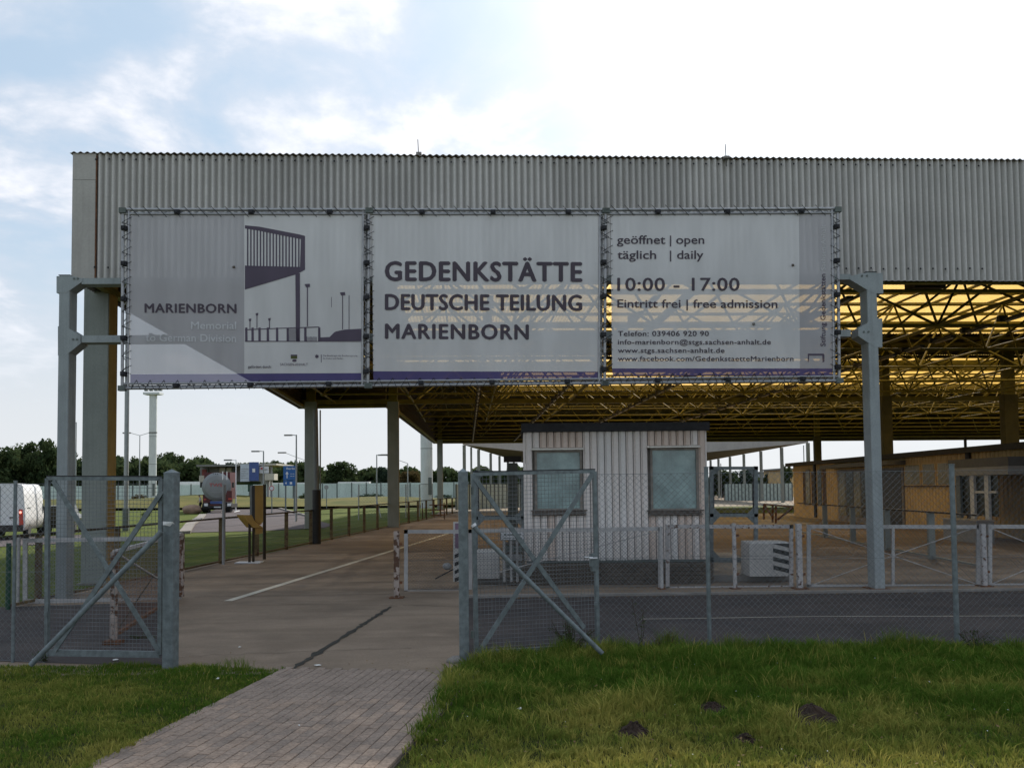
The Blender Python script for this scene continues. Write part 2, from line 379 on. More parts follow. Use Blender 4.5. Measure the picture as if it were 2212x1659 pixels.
# vinyl mesh banners let part of the light through
def banner_mat(name, col, clear=0.2, trans=0.25, vary=0.05):
    m = bpy.data.materials.new(name); m.use_nodes = True; t = m.node_tree; t.nodes.clear()
    o = t.nodes.new('ShaderNodeOutputMaterial'); d = t.nodes.new('ShaderNodeBsdfDiffuse'); tl = t.nodes.new('ShaderNodeBsdfTranslucent')
    tr = t.nodes.new('ShaderNodeBsdfTransparent'); g = t.nodes.new('ShaderNodeNewGeometry')
    n = t.nodes.new('ShaderNodeTexNoise'); n.inputs['Scale'].default_value = 1.1; n.inputs['Detail'].default_value = 6
    mpn = t.nodes.new('ShaderNodeMapping'); mpn.inputs['Scale'].default_value = (2.5, 2.5, 0.6); t.links.new(g.outputs['Position'], mpn.inputs[0]); t.links.new(mpn.outputs[0], n.inputs['Vector'])
    mr = t.nodes.new('ShaderNodeMapRange'); mr.inputs[1].default_value = 0.35; mr.inputs[2].default_value = 0.65
    t.links.new(n.outputs[0], mr.inputs[0])
    mx = t.nodes.new('ShaderNodeMix'); mx.data_type = 'RGBA'; t.links.new(mr.outputs[0], mx.inputs[0])
    mx.inputs[6].default_value = (*col, 1); mx.inputs[7].default_value = (*[k * (1 - 2 * vary) for k in col], 1)
    t.links.new(mx.outputs[2], d.inputs[0]); t.links.new(mx.outputs[2], tl.inputs[0])
    m1 = t.nodes.new('ShaderNodeMixShader'); m1.inputs[0].default_value = trans; t.links.new(d.outputs[0], m1.inputs[1]); t.links.new(tl.outputs[0], m1.inputs[2])
    m2 = t.nodes.new('ShaderNodeMixShader'); m2.inputs[0].default_value = clear; t.links.new(m1.outputs[0], m2.inputs[1]); t.links.new(tr.outputs[0], m2.inputs[2])
    t.links.new(m2.outputs[0], o.inputs[0]); M[name] = m
banner_mat('vinyl', (0.73, 0.72, 0.725), 0.14, 0.16)
banner_mat('vinyl_grey', (0.50, 0.485, 0.505), 0.17, 0.14)
banner_mat('ink_dark', (0.11, 0.09, 0.125), 0.12, 0.03)
banner_mat('ink_text', (0.105, 0.088, 0.108), 0.10, 0.03)
banner_mat('ink_purple', (0.11, 0.095, 0.22), 0.14, 0.04)
banner_mat('ink_grey', (0.46, 0.445, 0.465), 0.05, 0.1)
banner_mat('ink_pale', (0.62, 0.62, 0.64), 0.06, 0.1)
banner_mat('ink_green', (0.10, 0.11, 0.05), 0.06, 0.05)
banner_mat('grp_yellow', (1.0, 0.68, 0.19), 0.14, 0.92, 0.08)
def leaf_mat(name, c1, c2, attr=None):
    m = bpy.data.materials.new(name); m.use_nodes = True; t = m.node_tree; t.nodes.clear()
    o = t.nodes.new('ShaderNodeOutputMaterial'); d = t.nodes.new('ShaderNodeBsdfDiffuse'); tl = t.nodes.new('ShaderNodeBsdfTranslucent')
    mx = t.nodes.new('ShaderNodeMix'); mx.data_type = 'RGBA'
    if attr:
        a = t.nodes.new('ShaderNodeAttribute'); a.attribute_name = attr; src = a.outputs['Fac']
    else:
        g = t.nodes.new('ShaderNodeNewGeometry'); n = t.nodes.new('ShaderNodeTexNoise'); n.inputs['Scale'].default_value = 0.6; n.inputs['Detail'].default_value = 5
        t.links.new(g.outputs['Position'], n.inputs['Vector']); mr = t.nodes.new('ShaderNodeMapRange'); mr.inputs[1].default_value = 0.35; mr.inputs[2].default_value = 0.65
        t.links.new(n.outputs[0], mr.inputs[0]); src = mr.outputs[0]
    t.links.new(src, mx.inputs[0]); mx.inputs[6].default_value = (*c1, 1); mx.inputs[7].default_value = (*c2, 1)
    t.links.new(mx.outputs[2], d.inputs[0]); t.links.new(mx.outputs[2], tl.inputs[0])
    ms = t.nodes.new('ShaderNodeMixShader'); ms.inputs[0].default_value = 0.3; t.links.new(d.outputs[0], ms.inputs[1]); t.links.new(tl.outputs[0], ms.inputs[2])
    t.links.new(ms.outputs[0], o.inputs[0]); M[name] = m
leaf_mat('leaf_dark', (0.038, 0.060, 0.028), (0.07, 0.09, 0.038))
leaf_mat('leaf_brown', (0.075, 0.06, 0.025), (0.10, 0.075, 0.035))
leaf_mat('leaf_blue', (0.03, 0.05, 0.035), (0.05, 0.07, 0.045))
leaf_mat('blade', (0.078, 0.145, 0.020), (0.43, 0.37, 0.095), 'tint')


# rib shading painted into the colour: darker valleys on corrugated sheets (object x runs across the waves)
def valley_shade(m, depth, col, phase):
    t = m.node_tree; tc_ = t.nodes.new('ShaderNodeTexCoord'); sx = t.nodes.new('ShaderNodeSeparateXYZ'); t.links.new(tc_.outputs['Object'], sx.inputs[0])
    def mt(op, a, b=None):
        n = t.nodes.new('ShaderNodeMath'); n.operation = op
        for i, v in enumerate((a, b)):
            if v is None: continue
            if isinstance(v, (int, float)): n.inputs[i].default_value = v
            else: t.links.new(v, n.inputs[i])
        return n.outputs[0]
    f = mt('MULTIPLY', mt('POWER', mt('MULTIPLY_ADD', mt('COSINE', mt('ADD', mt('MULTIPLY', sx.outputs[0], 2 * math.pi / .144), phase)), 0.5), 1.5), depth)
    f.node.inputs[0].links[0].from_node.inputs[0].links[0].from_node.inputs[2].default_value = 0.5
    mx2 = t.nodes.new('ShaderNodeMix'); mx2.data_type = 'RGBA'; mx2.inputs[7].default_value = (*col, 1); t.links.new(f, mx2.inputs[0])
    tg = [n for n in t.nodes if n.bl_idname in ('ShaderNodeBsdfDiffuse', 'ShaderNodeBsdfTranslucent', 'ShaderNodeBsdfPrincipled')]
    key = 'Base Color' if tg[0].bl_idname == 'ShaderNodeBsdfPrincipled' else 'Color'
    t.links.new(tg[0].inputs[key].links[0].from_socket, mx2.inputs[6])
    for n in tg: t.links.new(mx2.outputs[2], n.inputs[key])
valley_shade(M['grp_yellow'], 0.6, (0.50, 0.27, 0.05), math.pi / 2)  # painted stripes strengthen the light and dark of the roof waves
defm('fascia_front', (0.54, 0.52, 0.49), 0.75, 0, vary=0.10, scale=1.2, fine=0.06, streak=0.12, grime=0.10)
valley_shade(M['fascia_front'], 0.66, (0.20, 0.19, 0.175), 0.35)  # shade painted in the fascia valleys, so the ribs stand out

# each fascia sheet has weathered a little differently
_q = M['fascia_front'].node_tree; _oi = _q.nodes.new('ShaderNodeObjectInfo'); _mr = _q.nodes.new('ShaderNodeMapRange'); _mr.inputs[3].default_value = 0.88; _mr.inputs[4].default_value = 1.06
_q.links.new(_oi.outputs['Random'], _mr.inputs[0]); _cc = _q.nodes.new('ShaderNodeCombineColor')
for _i in range(3): _q.links.new(_mr.outputs[0], _cc.inputs[_i])
_mm = _q.nodes.new('ShaderNodeMix'); _mm.data_type = 'RGBA'; _mm.blend_type = 'MULTIPLY'; _mm.inputs[0].default_value = 1.0
_bs = _q.nodes['Principled BSDF']; _q.links.new(_bs.inputs['Base Color'].links[0].from_socket, _mm.inputs[6]); _q.links.new(_cc.outputs[0], _mm.inputs[7]); _q.links.new(_mm.outputs[2], _bs.inputs['Base Color'])
# ================================================================== THE SETTING
def sheet(name, pts, z, m, kind='structure', sub=None):
    b = MB(); P = [V((p[0], p[1], z)) for p in pts]
    b.add(P, [tuple(range(len(P)))])
    ob = b.build(name, m)
    if kind: ob['kind'] = kind
    return ob
def gp(lst): return [onz(x, y) for x, y in lst]
# terrain: one sheet out to the horizon, made of a fine middle and a wide rim
tb = MB(); nx = 60; ny = 60
def terr(x, y):
    return -0.02 + (0.0 if y < 60 else 0.25 * math.sin(x * 0.05) * math.sin(y * 0.03) * min(1, (y - 60) / 60))
xs = sorted({round(math.copysign(abs(t) ** 2.2, t) * 900, 2) for t in np.linspace(-1, 1, 61)})
ys = sorted({round(-60 + (t ** 2.2) * 1500, 2) for t in np.linspace(0, 1, 61)})
tb.add([(x, y, terr(x, y)) for y in ys for x in xs], [(j * len(xs) + i, j * len(xs) + i + 1, (j + 1) * len(xs) + i + 1, (j + 1) * len(xs) + i) for j in range(len(ys) - 1) for i in range(len(xs) - 1)], True)
g = tb.build('ground', M['meadow']); g['kind'] = 'structure'
# lawn soil under the blades in front
sheet('lawn_soil', [(-14, 2), (16, 2), (16, 14), (-14, 14)], 0.0, M['turf'])
# yard of concrete under and around the canopy; its left edge follows the railing
A = [onz(-80, 1340), onz(33, 1312), onz(165, 1279), onz(401, 1228), onz(574, 1197), onz(850, 1137), onz(937, 1119)]
yard = [V((-16, 11.05, 0)), V((-2.9, 10.7, 0)), onz(610, 1450), onz(975, 1453), onz(1010, 1432), V((14, 12.0, 0)), V((60, 12.6, 0)), V((70, 200, 0)), V((-4, 200, 0)), V((-7, 90, 0))] + [V((a.x - .1, a.y, 0)) for a in A[::-1]] + [V((-16, 16.2, 0))]
sheet('yard_concrete', yard, 0.004, M['concrete'])
# dark asphalt strip in front of the low gates, right and left of the concrete walk
asp = gp([(1012, 1428), (1010, 1292), (1430, 1286), (1790, 1281), (2260, 1276)]) + [V((30, 17.6, 0)), V((30, 12.3, 0))]
sheet('asphalt_apron', asp, 0.008, M['asphalt'])
asp2 = gp([(-200, 1318), (250, 1304), (352, 1300), (360, 1440), (240, 1436), (-200, 1424)])
sheet('asphalt_strip', asp2, 0.008, M['asphalt'])
# lighter concrete road beyond the canopy
sheet('far_roadway', gp([(1135, 1118), (1500, 1123), (1720, 1140), (1800, 1118), (1700, 1085), (1530, 1078), (1135, 1088), (960, 1098), (975, 1113)]), 0.008, M['far_concrete'])
# public road on the left, and its painted marks
road = gp([(404, 1150), (412, 1132), (432, 1118), (455, 1104), (505, 1088), (560, 1086), (578, 1093), (660, 1116), (720, 1134), (700, 1140), (560, 1147)])
sheet('road', road, 0.006, M['road'])
sheet('side_road', gp([(-160, 1166), (100, 1158), (240, 1152), (120, 1174), (-200, 1192)]), 0.006, M['road'])
# kerb of sett stones along the curve, cut into single stones
kb = thing('kerb_line', 'curved pale kerb of small stones edging the grass beside the purple grey road', 'kerb', onz(420, 1130))
cur = [onz(x, y) for x, y in ((399, 1152), (405, 1143), (411, 1134), (423, 1126), (433, 1119), (438, 1113))]
for a, b_ in zip(cur[:-1], cur[1:]):
    n = max(1, int((b_ - a).length / 0.9)); 
    for k in range(n):
        p = a.lerp(b_, k / n); q = a.lerp(b_, (k + .92) / n)
        MB().beam(p + V((0, 0, .05)), q + V((0, 0, .05)), 0.55, 0.14).build('kerb_stone', M['kerb'], kb)
kb2 = thing('kerb_line', 'thin dark kerb line between far road and meadow behind the yellow info stele', 'kerb', onz(600, 1100))
MB().beam(onz(578, 1092) + V((0, 0, .06)), onz(662, 1115) + V((0, 0, .06)), 0.25, 0.14).build('kerb_stone', M['kerb'], kb2)
# dry grass bank in front of the pale perimeter wall
bank = MB()
def bankz(x, y):
    t = (y - 105) / 40; return 0.9 * max(0, math.sin(math.pi * min(1, max(0, t)))) * (1 + .3 * math.sin(x * .11) + .25 * math.sin(x * .27))
bx_ = np.linspace(-100, -4, 60); by_ = np.linspace(105, 145, 12)
bank.add([(x, y, 0.26 + bankz(x, y)) for y in by_ for x in bx_], [(j * 60 + i, j * 60 + i + 1, (j + 1) * 60 + i + 1, (j + 1) * 60 + i) for j in range(11) for i in range(59)], True)
o = bank.build('grass_bank', M['dry_meadow']); o['kind'] = 'structure'
# white painted line under the canopy and the thin pale line on the asphalt
def strip(a, b, w_, z, m, name):
    a = V(a); b = V(b); d = (b - a).normalized(); s = d.cross(V((0, 0, 1))) * (w_ / 2)
    return MB().quad(*[p + V((0, 0, z)) for p in (a - s, a + s, b + s, b - s)]).build(name, m)
ln = strip(onz(492, 1299), onz(990, 1146), 0.17, 0.012, M['line_white'], 'lane_line'); ln['kind'] = 'structure'
q = onz(1385, 1337); 
ln = MB(); pts = [onz(x, y + dy) for x, y, dy in ((1385, 1338, 0), (1480, 1337, 0), (1600, 1335, 0), (1780, 1332, 0), (2000, 1331, 1), (2260, 1331, 0))]
for a, b_ in zip(pts[:-1], pts[1:]):
    d = (b_ - a).normalized(); s = V((-d.y, d.x, 0)) * 0.016; ln.quad(*[p + V((0, 0, .012)) for p in (a - s, b_ - s, b_ + s, a + s)])
o = ln.build('chalk_line', M['line_white']); o['kind'] = 'structure'
# tar filled joint across the walk, ragged
tj = MB(); a = onz(628, 1449); b_ = onz(845, 1311); n = 46; L_ = []; R_ = []
d = (b_ - a).normalized(); s = V((-d.y, d.x, 0))
for i in range(n + 1):
    t = i / n; p = a.lerp(b_, t); w_ = 0.020 + 0.028 * random.random() * (1.6 - t) + (0.03 if random.random() < .2 else 0)
    L_.append(p + s * w_ + V((0, 0, .011))); R_.append(p - s * (w_ * random.uniform(.5, 1.1)) + V((0, 0, .011)))
tj.add(L_ + R_, [(i, i + 1, n + 2 + i, n + 1 + i) for i in range(n)])
o = tj.build('tar_joint', M['tar']); o['kind'] = 'structure'
for (p, q_, w_) in (((1385, 1352), (1545, 1440), .03), ((1760, 1290), (1900, 1405), .02), ((1000, 1311), (870, 1308), .02), ((560, 1304), (860, 1309), .012), ((890, 1400), (560, 1412), .012), ((384, 1420), (560, 1412), .01)):
    c = MB(); a = onz(*p); b_ = onz(*q_); pr = None; n = 14; d = (b_ - a).normalized(); s = V((-d.y, d.x, 0))
    ls = [a.lerp(b_, i / n) + s * random.uniform(-.06, .06) for i in range(n + 1)]
    for i in range(n): c.quad(*[k + V((0, 0, .0115)) for k in (ls[i] - s * w_ * .5, ls[i + 1] - s * w_ * .5, ls[i + 1] + s * w_ * .5, ls[i] + s * w_ * .5)])
    o = c.build('paving_crack', M['tar']); o['kind'] = 'structure'
# joints of the concrete slabs under the roof
sj = MB()
for y in (1290, 1262, 1232, 1200, 1178, 1160, 1145):
    a = onz(420 + (1290 - y) * 3.2, y); b_ = V((a.x + 26, a.y + 1.2, 0)); s = V((-.045, 1, 0)) * 0.012
    sj.quad(*[k + V((0, 0, .0113)) for k in (a - s, b_ - s, b_ + s, a + s)])
o = sj.build('slab_joints', M['tar']); o['kind'] = 'structure'
# low kerb step where the slab under the canopy begins on the right, and the island under the booth
kr = thing('kerb_line', 'low worn kerb where the dark asphalt meets the slab behind the white low gates', 'kerb', onz(1600, 1283))
a = onz(1012, 1291); b_ = onz(2260, 1275); n = 26
for i in range(n):
    p = a.lerp(b_, i / n); q_ = a.lerp(b_, (i + .985) / n); dz = random.uniform(-.004, .004)
    MB().beam(p + V((0, 0, .02 + dz)), q_ + V((0, 0, .02 + dz)), 0.16, 0.06).build('kerb_stone', M['kerb'], kr)
isl = [onz(1028, 1262), onz(1708, 1256), onz(1708, 1256) + V((.3, 7, 0)), onz(1028, 1262) + V((.3, 7, 0))]
o = MB().prism([p + V((0, 0, .013)) for p in isl], V((0, 0, .13))).build('booth_island', M['kerb']); o['kind'] = 'structure'
# ---- paved footpath: single concrete pavers laid along the path
pd = V((299 / 2000, 1, 0)).normalized(); ps = V((pd.y, -pd.x, 0))      # path direction and its right side
pe = onz(610, 1450)                                                    # far left corner of the path
base = thing('footpath', 'reddish grey footpath of concrete pavers leading to the open gate', 'path', (pe.x, pe.y, 0))
base['kind'] = 'structure'; del base['category']
q4 = [pe, pe + ps * 2.32, pe + ps * 2.32 - pd * 7.5, pe - pd * 7.5]
MB().prism([p + V((0, 0, -.03)) for p in q4], V((0, 0, .040))).build('joint_bed', M['joint_sand'], base)
pl, pw, jt = 0.200, 0.100, 0.006
pm = []
for k in ('paver', 'paver_b', 'paver_c', 'paver'):
    b = MB(); hx, hy, c = (pw - jt) / 2, (pl - jt) / 2, 0.004
    b.add([(-hx, -hy, 0), (hx, -hy, 0), (hx, hy, 0), (-hx, hy, 0), (-hx, -hy, .03), (hx, -hy, .03), (hx, hy, .03), (-hx, hy, .03),
           (-hx + c, -hy + c, .034), (hx - c, -hy + c, .034), (hx - c, hy - c, .034), (-hx + c, hy - c, .034)],
          [(0, 1, 5, 4), (1, 2, 6, 5), (2, 3, 7, 6), (3, 0, 4, 7), (4, 5, 9, 8), (5, 6, 10, 9), (6, 7, 11, 10), (7, 4, 8, 11), (8, 9, 10, 11)])
    pm.append(b.mesh('paver', M[k]))
cells = []
for i in range(23):
    for j in range(40):
        off = 0.1 if i % 2 else 0.0
        c = pe + ps * (i * pw + pw / 2) - pd * (j * pl + pl / 2 + off - 0.1)
        x, y = proj(c)
        if y < 1700 and y > 1449: cells.append((c, x, y))
cells.sort(key=lambda k: -k[2])
rot = -math.atan2(pd.x, pd.y); stuff = MB()
def inview(c): return -20 < c[1] < 2230
cells = [c for c in cells if inview(c)]
for n_, (c, x, y) in enumerate(cells):
    me = random.choice(pm); z = random.uniform(0.0, 0.005)
    if n_ < 299:
        inst('paver', me, base, (c.x, c.y, z), rot + random.uniform(-.006, .006))
    else:
        cr, sr = math.cos(rot), math.sin(rot)
        stuff.add([(c.x + v.co.x * cr - v.co.y * sr, c.y + v.co.x * sr + v.co.y * cr, v.co.z + z) for v in me.vertices], [tuple(p.vertices) for p in me.polygons])
if stuff.v: stuff.build('paver', M['paver_b'], base, kind='stuff')

# ================================================================== THE CANOPY HALL
A0 = ony(155, 605, 20.0); ZB = A0.z; ZT = ony(155, 333, 20.0).z           # bottom and top of the fascia
E0 = onz(2212, 607, ZB); uF = (V((E0.x, E0.y, 0)) - V((A0.x, A0.y, 0))).normalized(); vF = V((-uF.y, uF.x, 0))
def cu(u, v, z): return V((A0.x, A0.y, 0)) + uF * u + vF * v + V((0, 0, z))
canopy = thing('canopy_hall', 'huge open border hall with grey corrugated fascia and yellow translucent roof', 'canopy', (A0.x, A0.y, 0))
co = V((A0.x, A0.y, 0))
A1 = onz(647, 883.5, ZB); B0 = onz(834, 881, ZB); B1 = onz(937, 958.5, ZB); BR = onz(2212, 949, ZB)
def uv(p): q_ = V((p.x, p.y, 0)) - co; return q_.dot(uF), q_.dot(vF)
UR = 76.0; (a1u, a1v), (b0u, b0v), (b1u, b1v), (bru, brv) = map(uv, (A1, B0, B1, BR))
# corrugated fascia sheet, 7 waves, shared by all sheets of the front
PITCHW = 0.144; NWV = 7; SW = PITCHW * NWV; SPW = 8
def wave_sheet(width, h, amp, pitch, m, name='fascia_sheet', rag=0.0):
    """upright sheet in local x (width) and z (height), waves in y"""
    n = int(round(width / pitch * SPW)); vs_ = []
    for i in range(n + 1):
        x = width * i / n; y = amp * math.cos(2 * math.pi * x / pitch)
        vs_ += [(x, y, 0), (x, y, h)]
    return MB().add(vs_, [(2 * i, 2 * i + 2, 2 * i + 3, 2 * i + 1) for i in range(n)], True).mesh(name, m)
HF = ZT - ZB
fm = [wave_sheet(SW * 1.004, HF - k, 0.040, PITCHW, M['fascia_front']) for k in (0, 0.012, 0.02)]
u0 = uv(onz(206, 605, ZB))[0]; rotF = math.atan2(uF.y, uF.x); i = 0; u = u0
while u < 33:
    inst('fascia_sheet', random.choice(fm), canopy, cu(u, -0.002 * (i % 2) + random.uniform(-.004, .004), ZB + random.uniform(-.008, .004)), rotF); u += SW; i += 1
# flat end panel with its joint, and the closing strip
e = u0 - .01
MB().prism([cu(-0.0, -.03, ZB - .01), cu(e, -.03, ZB - .01), cu(e, -.03, ZB + HF * .79), cu(0, -.03, ZB + HF * .79)], vF * .06).build('end_panel', M['fascia_flat'], canopy)
MB().prism([cu(-.0, -.028, ZB + HF * .793), cu(e, -.028, ZB + HF * .793), cu(e, -.028, ZB + HF), cu(0, -.028, ZB + HF)], vF * .06).build('end_panel', M['fascia_flat'], canopy)
MB().prism([cu(e + .004, -.034, ZB), cu(e + .03, -.034, ZB), cu(e + .03, -.034, ZT - .05), cu(e + .004, -.034, ZT - .05)], vF * .03).build('joint_strip', M['rust'], canopy)
# screws along top and bottom rows
sm = MB().ball((0, 0, 0), .022, .018, .022, 8, 5).mesh('screw', M['black_rubber']); sm2 = MB()
u = u0 + PITCHW * .0; k = 0
while u < UR:
    for z in (ZT - .13, ZB + .27):
        if k < 140: inst('screw', sm, canopy, cu(u, -.048, z + random.uniform(-.01, .01)))
        k += 1
    u += PITCHW * 2
# rain stained cap: the roof sheets' wavy ends show above the fascia
cap = MB(); n = int(UR / .144 * 8); vs_ = []
for i in range(n + 1):
    x = -0.05 + (UR + .05) * i / n; z = ZT + .02 + .017 * math.sin(2 * math.pi * x / .144)
    vs_ += [cu(x, -.062, z - .010), cu(x, .8, z), cu(x, -.062, z)]
cap.add(vs_, [(3 * i, 3 * i + 3, 3 * i + 4, 3 * i + 1) for i in range(n)] + [(3 * i + 2, 3 * i + 5, 3 * i + 4, 3 * i + 1) for i in range(n)] + [(3 * i, 3 * i + 3, 3 * i + 5, 3 * i + 2) for i in range(n)], True)
cap.build('roof_edge', M['fascia_flat'], canopy)
# inner fascia frame and the side and rear fascias
def wall_fascia(a, b, m, name, off=0.0, corr=True, h=HF, z0=None, parent=canopy):
    a = V((a.x, a.y, 0)); b = V((b.x, b.y, 0)); L_ = (b - a).length; d = (b - a) / L_; nrm = V((-d.y, d.x, 0)); z0 = ZB if z0 is None else z0
    n = max(2, int(L_ / .144 * 4)) if corr else 1; vs_ = []
    for i in range(n + 1):
        x = L_ * i / n; y = .024 * math.cos(math.pi * i / 2) if corr else 0
        p = a + d * x + nrm * (y + off); vs_ += [p + V((0, 0, z0)), p + V((0, 0, z0 + h))]
    return MB().add(vs_, [(2 * i, 2 * i + 2, 2 * i + 3, 2 * i + 1) for i in range(n)]).build(name, m, parent)
wall_fascia(cu(u - .01, 0, 0), cu(UR, 0, 0), M['fascia'], 'fascia_sheet')
R0 = cu(UR, 0, 0); RB = cu(UR, brv + 1, 0)
outline = [(V((A0.x, A0.y, 0)) + vF * .04, A1), (A1, B0), (B0, B1), (B1, RB), (RB, R0)]
for a, b_ in outline:
    wall_fascia(a, b_, M['fascia'], 'side_fascia')
    c_ = (cu(12, 30, 0) - (V((a.x, a.y, 0)) + V((b_.x, b_.y, 0))) / 2); d = V((b_.x - a.x, b_.y - a.y, 0)).normalized(); nn = V((-d.y, d.x, 0)); sgn = 1 if nn.dot(c_) > 0 else -1
    a_ = V((a.x, a.y, 0)) + nn * sgn * .12; bb = V((b_.x, b_.y, 0)) + nn * sgn * .12
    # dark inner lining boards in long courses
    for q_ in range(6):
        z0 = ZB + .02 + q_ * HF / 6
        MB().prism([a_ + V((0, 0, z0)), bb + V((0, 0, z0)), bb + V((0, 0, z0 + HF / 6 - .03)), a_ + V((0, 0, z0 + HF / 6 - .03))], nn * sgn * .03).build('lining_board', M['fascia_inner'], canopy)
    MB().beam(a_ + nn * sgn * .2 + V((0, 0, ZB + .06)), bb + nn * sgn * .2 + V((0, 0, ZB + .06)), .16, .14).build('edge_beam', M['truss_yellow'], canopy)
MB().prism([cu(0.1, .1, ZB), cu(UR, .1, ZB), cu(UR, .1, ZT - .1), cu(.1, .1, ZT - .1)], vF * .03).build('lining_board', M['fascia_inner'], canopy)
MB().beam(cu(0, .3, ZB + .06), cu(UR, .3, ZB + .06), .16, .14).build('edge_beam', M['truss_yellow'], canopy)
# roof skin: corrugated sheets, waves run into the depth; translucent yellow in bands, opaque between
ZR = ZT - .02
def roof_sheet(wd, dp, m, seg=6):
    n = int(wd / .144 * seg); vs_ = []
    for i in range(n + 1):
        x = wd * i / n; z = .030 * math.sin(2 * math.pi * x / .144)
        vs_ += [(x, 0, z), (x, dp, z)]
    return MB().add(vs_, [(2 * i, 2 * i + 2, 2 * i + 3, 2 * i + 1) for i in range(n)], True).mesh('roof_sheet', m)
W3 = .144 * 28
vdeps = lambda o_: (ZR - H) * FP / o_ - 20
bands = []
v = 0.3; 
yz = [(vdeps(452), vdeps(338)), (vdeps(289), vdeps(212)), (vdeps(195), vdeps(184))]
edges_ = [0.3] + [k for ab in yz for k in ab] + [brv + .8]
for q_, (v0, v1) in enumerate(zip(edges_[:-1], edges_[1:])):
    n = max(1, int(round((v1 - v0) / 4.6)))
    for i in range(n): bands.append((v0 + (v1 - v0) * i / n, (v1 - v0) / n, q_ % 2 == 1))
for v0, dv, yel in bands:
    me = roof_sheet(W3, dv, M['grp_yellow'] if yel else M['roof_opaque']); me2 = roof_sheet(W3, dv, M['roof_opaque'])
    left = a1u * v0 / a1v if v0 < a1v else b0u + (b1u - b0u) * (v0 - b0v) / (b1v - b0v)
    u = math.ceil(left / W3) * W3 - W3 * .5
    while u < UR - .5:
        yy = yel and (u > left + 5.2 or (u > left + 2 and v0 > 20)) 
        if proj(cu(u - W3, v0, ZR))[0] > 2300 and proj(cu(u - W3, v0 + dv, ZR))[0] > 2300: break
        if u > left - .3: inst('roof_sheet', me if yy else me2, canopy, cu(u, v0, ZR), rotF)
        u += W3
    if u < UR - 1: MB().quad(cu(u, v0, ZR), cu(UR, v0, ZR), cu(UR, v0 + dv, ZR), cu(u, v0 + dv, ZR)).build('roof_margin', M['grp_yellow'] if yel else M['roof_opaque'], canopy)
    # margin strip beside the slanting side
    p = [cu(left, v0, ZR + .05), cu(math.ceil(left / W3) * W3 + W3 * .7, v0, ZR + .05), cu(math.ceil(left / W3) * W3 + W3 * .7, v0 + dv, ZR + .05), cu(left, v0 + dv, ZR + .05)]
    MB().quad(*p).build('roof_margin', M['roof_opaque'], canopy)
# purlins under the sheets
v = 1.0; 
while v < brv:
    left = a1u * v / a1v if v < a1v else b0u + (b1u - b0u) * (v - b0v) / (b1v - b0v)
    MB().beam(cu(left + .1, v, ZR - .1), cu(UR, v, ZR - .1), .08, .12).build('purlin', M['truss_yellow'], canopy); v += 2.15
u = 2.2
while u < 60:
    v0_, v1_ = 1.0, brv - 1
    if u < b0u + .3: v1_ = a1v
    MB().beam(cu(u, v0_, ZR - .09), cu(u, v1_, ZR - .09), .07, .09).build('rafter', M['truss_yellow'], canopy); u += 2.3
# cross girders seen as dark bands: at the step line and further back
for v, zz_, hh in ((a1v - .6, ZB + .32, .26), (a1v - .6, ZR - .4, .2), (vdeps(325), ZR - .35, .35), (vdeps(200), ZR - .3, .3), (brv - .8, ZB + .3, .12)):
    left = a1u * v / a1v if v < a1v else b0u + (b1u - b0u) * (v - b0v) / (b1v - b0v)
    MB().beam(cu(left + .2, v, zz_), cu(UR, v, zz_), .2, hh).build('girder', M['truss_yellow'], canopy)
# space frame of tubes between a lower and an upper grid
ZL, ZU = ZB + .28, ZR - .35; CU, CV = 4.4, 5.0; members = []
def leftof(v): return a1u * v / a1v if v < a1v else b0u + (b1u - b0u) * (v - b0v) / (b1v - b0v)
for j in range(int(brv / CV) + 1):
    for i in range(-4, int(UR / CU) + 1):
        u, v = 1.2 + i * CU, 2.4 + j * CV
        ok = lambda u_, v_: leftof(v_) + .3 < u_ < UR + 1 and .2 < v_ < brv
        if ok(u, v):
            if ok(u + CU, v): members.append((cu(u, v, ZL), cu(u + CU, v, ZL), .052))
            if ok(u, v + CV) and v < 44: members.append((cu(u, v, ZL), cu(u, v + CV, ZL), .045))
            for du, dv in ((-.5, -.5), (.5, -.5), (.5, .5), (-.5, .5)) if v < 44 else ((-.5, -.5), (.5, -.5)) if j % 2 else ():
                if ok(u + du * CU, v + dv * CV): members.append((cu(u, v, ZL), cu(u + du * CU, v + dv * CV, ZU), .042))
        if ok(u + CU / 2, v + CV / 2):
            if ok(u + 1.5 * CU, v + CV / 2): members.append((cu(u + CU / 2, v + CV / 2, ZU), cu(u + 1.5 * CU, v + CV / 2, ZU), .05))
            if ok(u + CU / 2, v + 1.5 * CV) and v < 44: members.append((cu(u + CU / 2, v + CV / 2, ZU), cu(u + CU / 2, v + 1.5 * CV, ZU), .045))
def vis(mm):
    x, y = proj((mm[0] + mm[1]) / 2); return (0 if (-50 < x < 2260 and 600 < y < 960) else 1000) + (mm[0].y + mm[1].y) / 2
members.sort(key=vis); rest = MB()
for i, (p, q_, r_) in enumerate(members):
    if i < 280: MB().tube(p, q_, r_, 7, caps=False).build('truss_tube', M['truss_yellow'], canopy)
    elif min(proj(p)[0], proj(q_)[0]) < 2500: rest.tube(p, q_, r_, 5, caps=False, smooth=True)
rest.build('truss_tube', M['truss_yellow'], canopy, kind='stuff')
nodes = [(u, v) for j in range(int(brv / CV) + 1) for i in range(-4, int(UR / CU) + 1) for u, v in ((1.2 + i * CU, 2.4 + j * CV),) if leftof(v) + .3 < u < UR + 1 and v < brv]
nm = MB().ball((0, 0, 0), .13, .13, .11, 8, 5).mesh('truss_node', M['truss_yellow'])
for u, v in sorted(nodes, key=lambda k: k[1])[:150]: inst('truss_node', nm, canopy, cu(u, v, ZL))
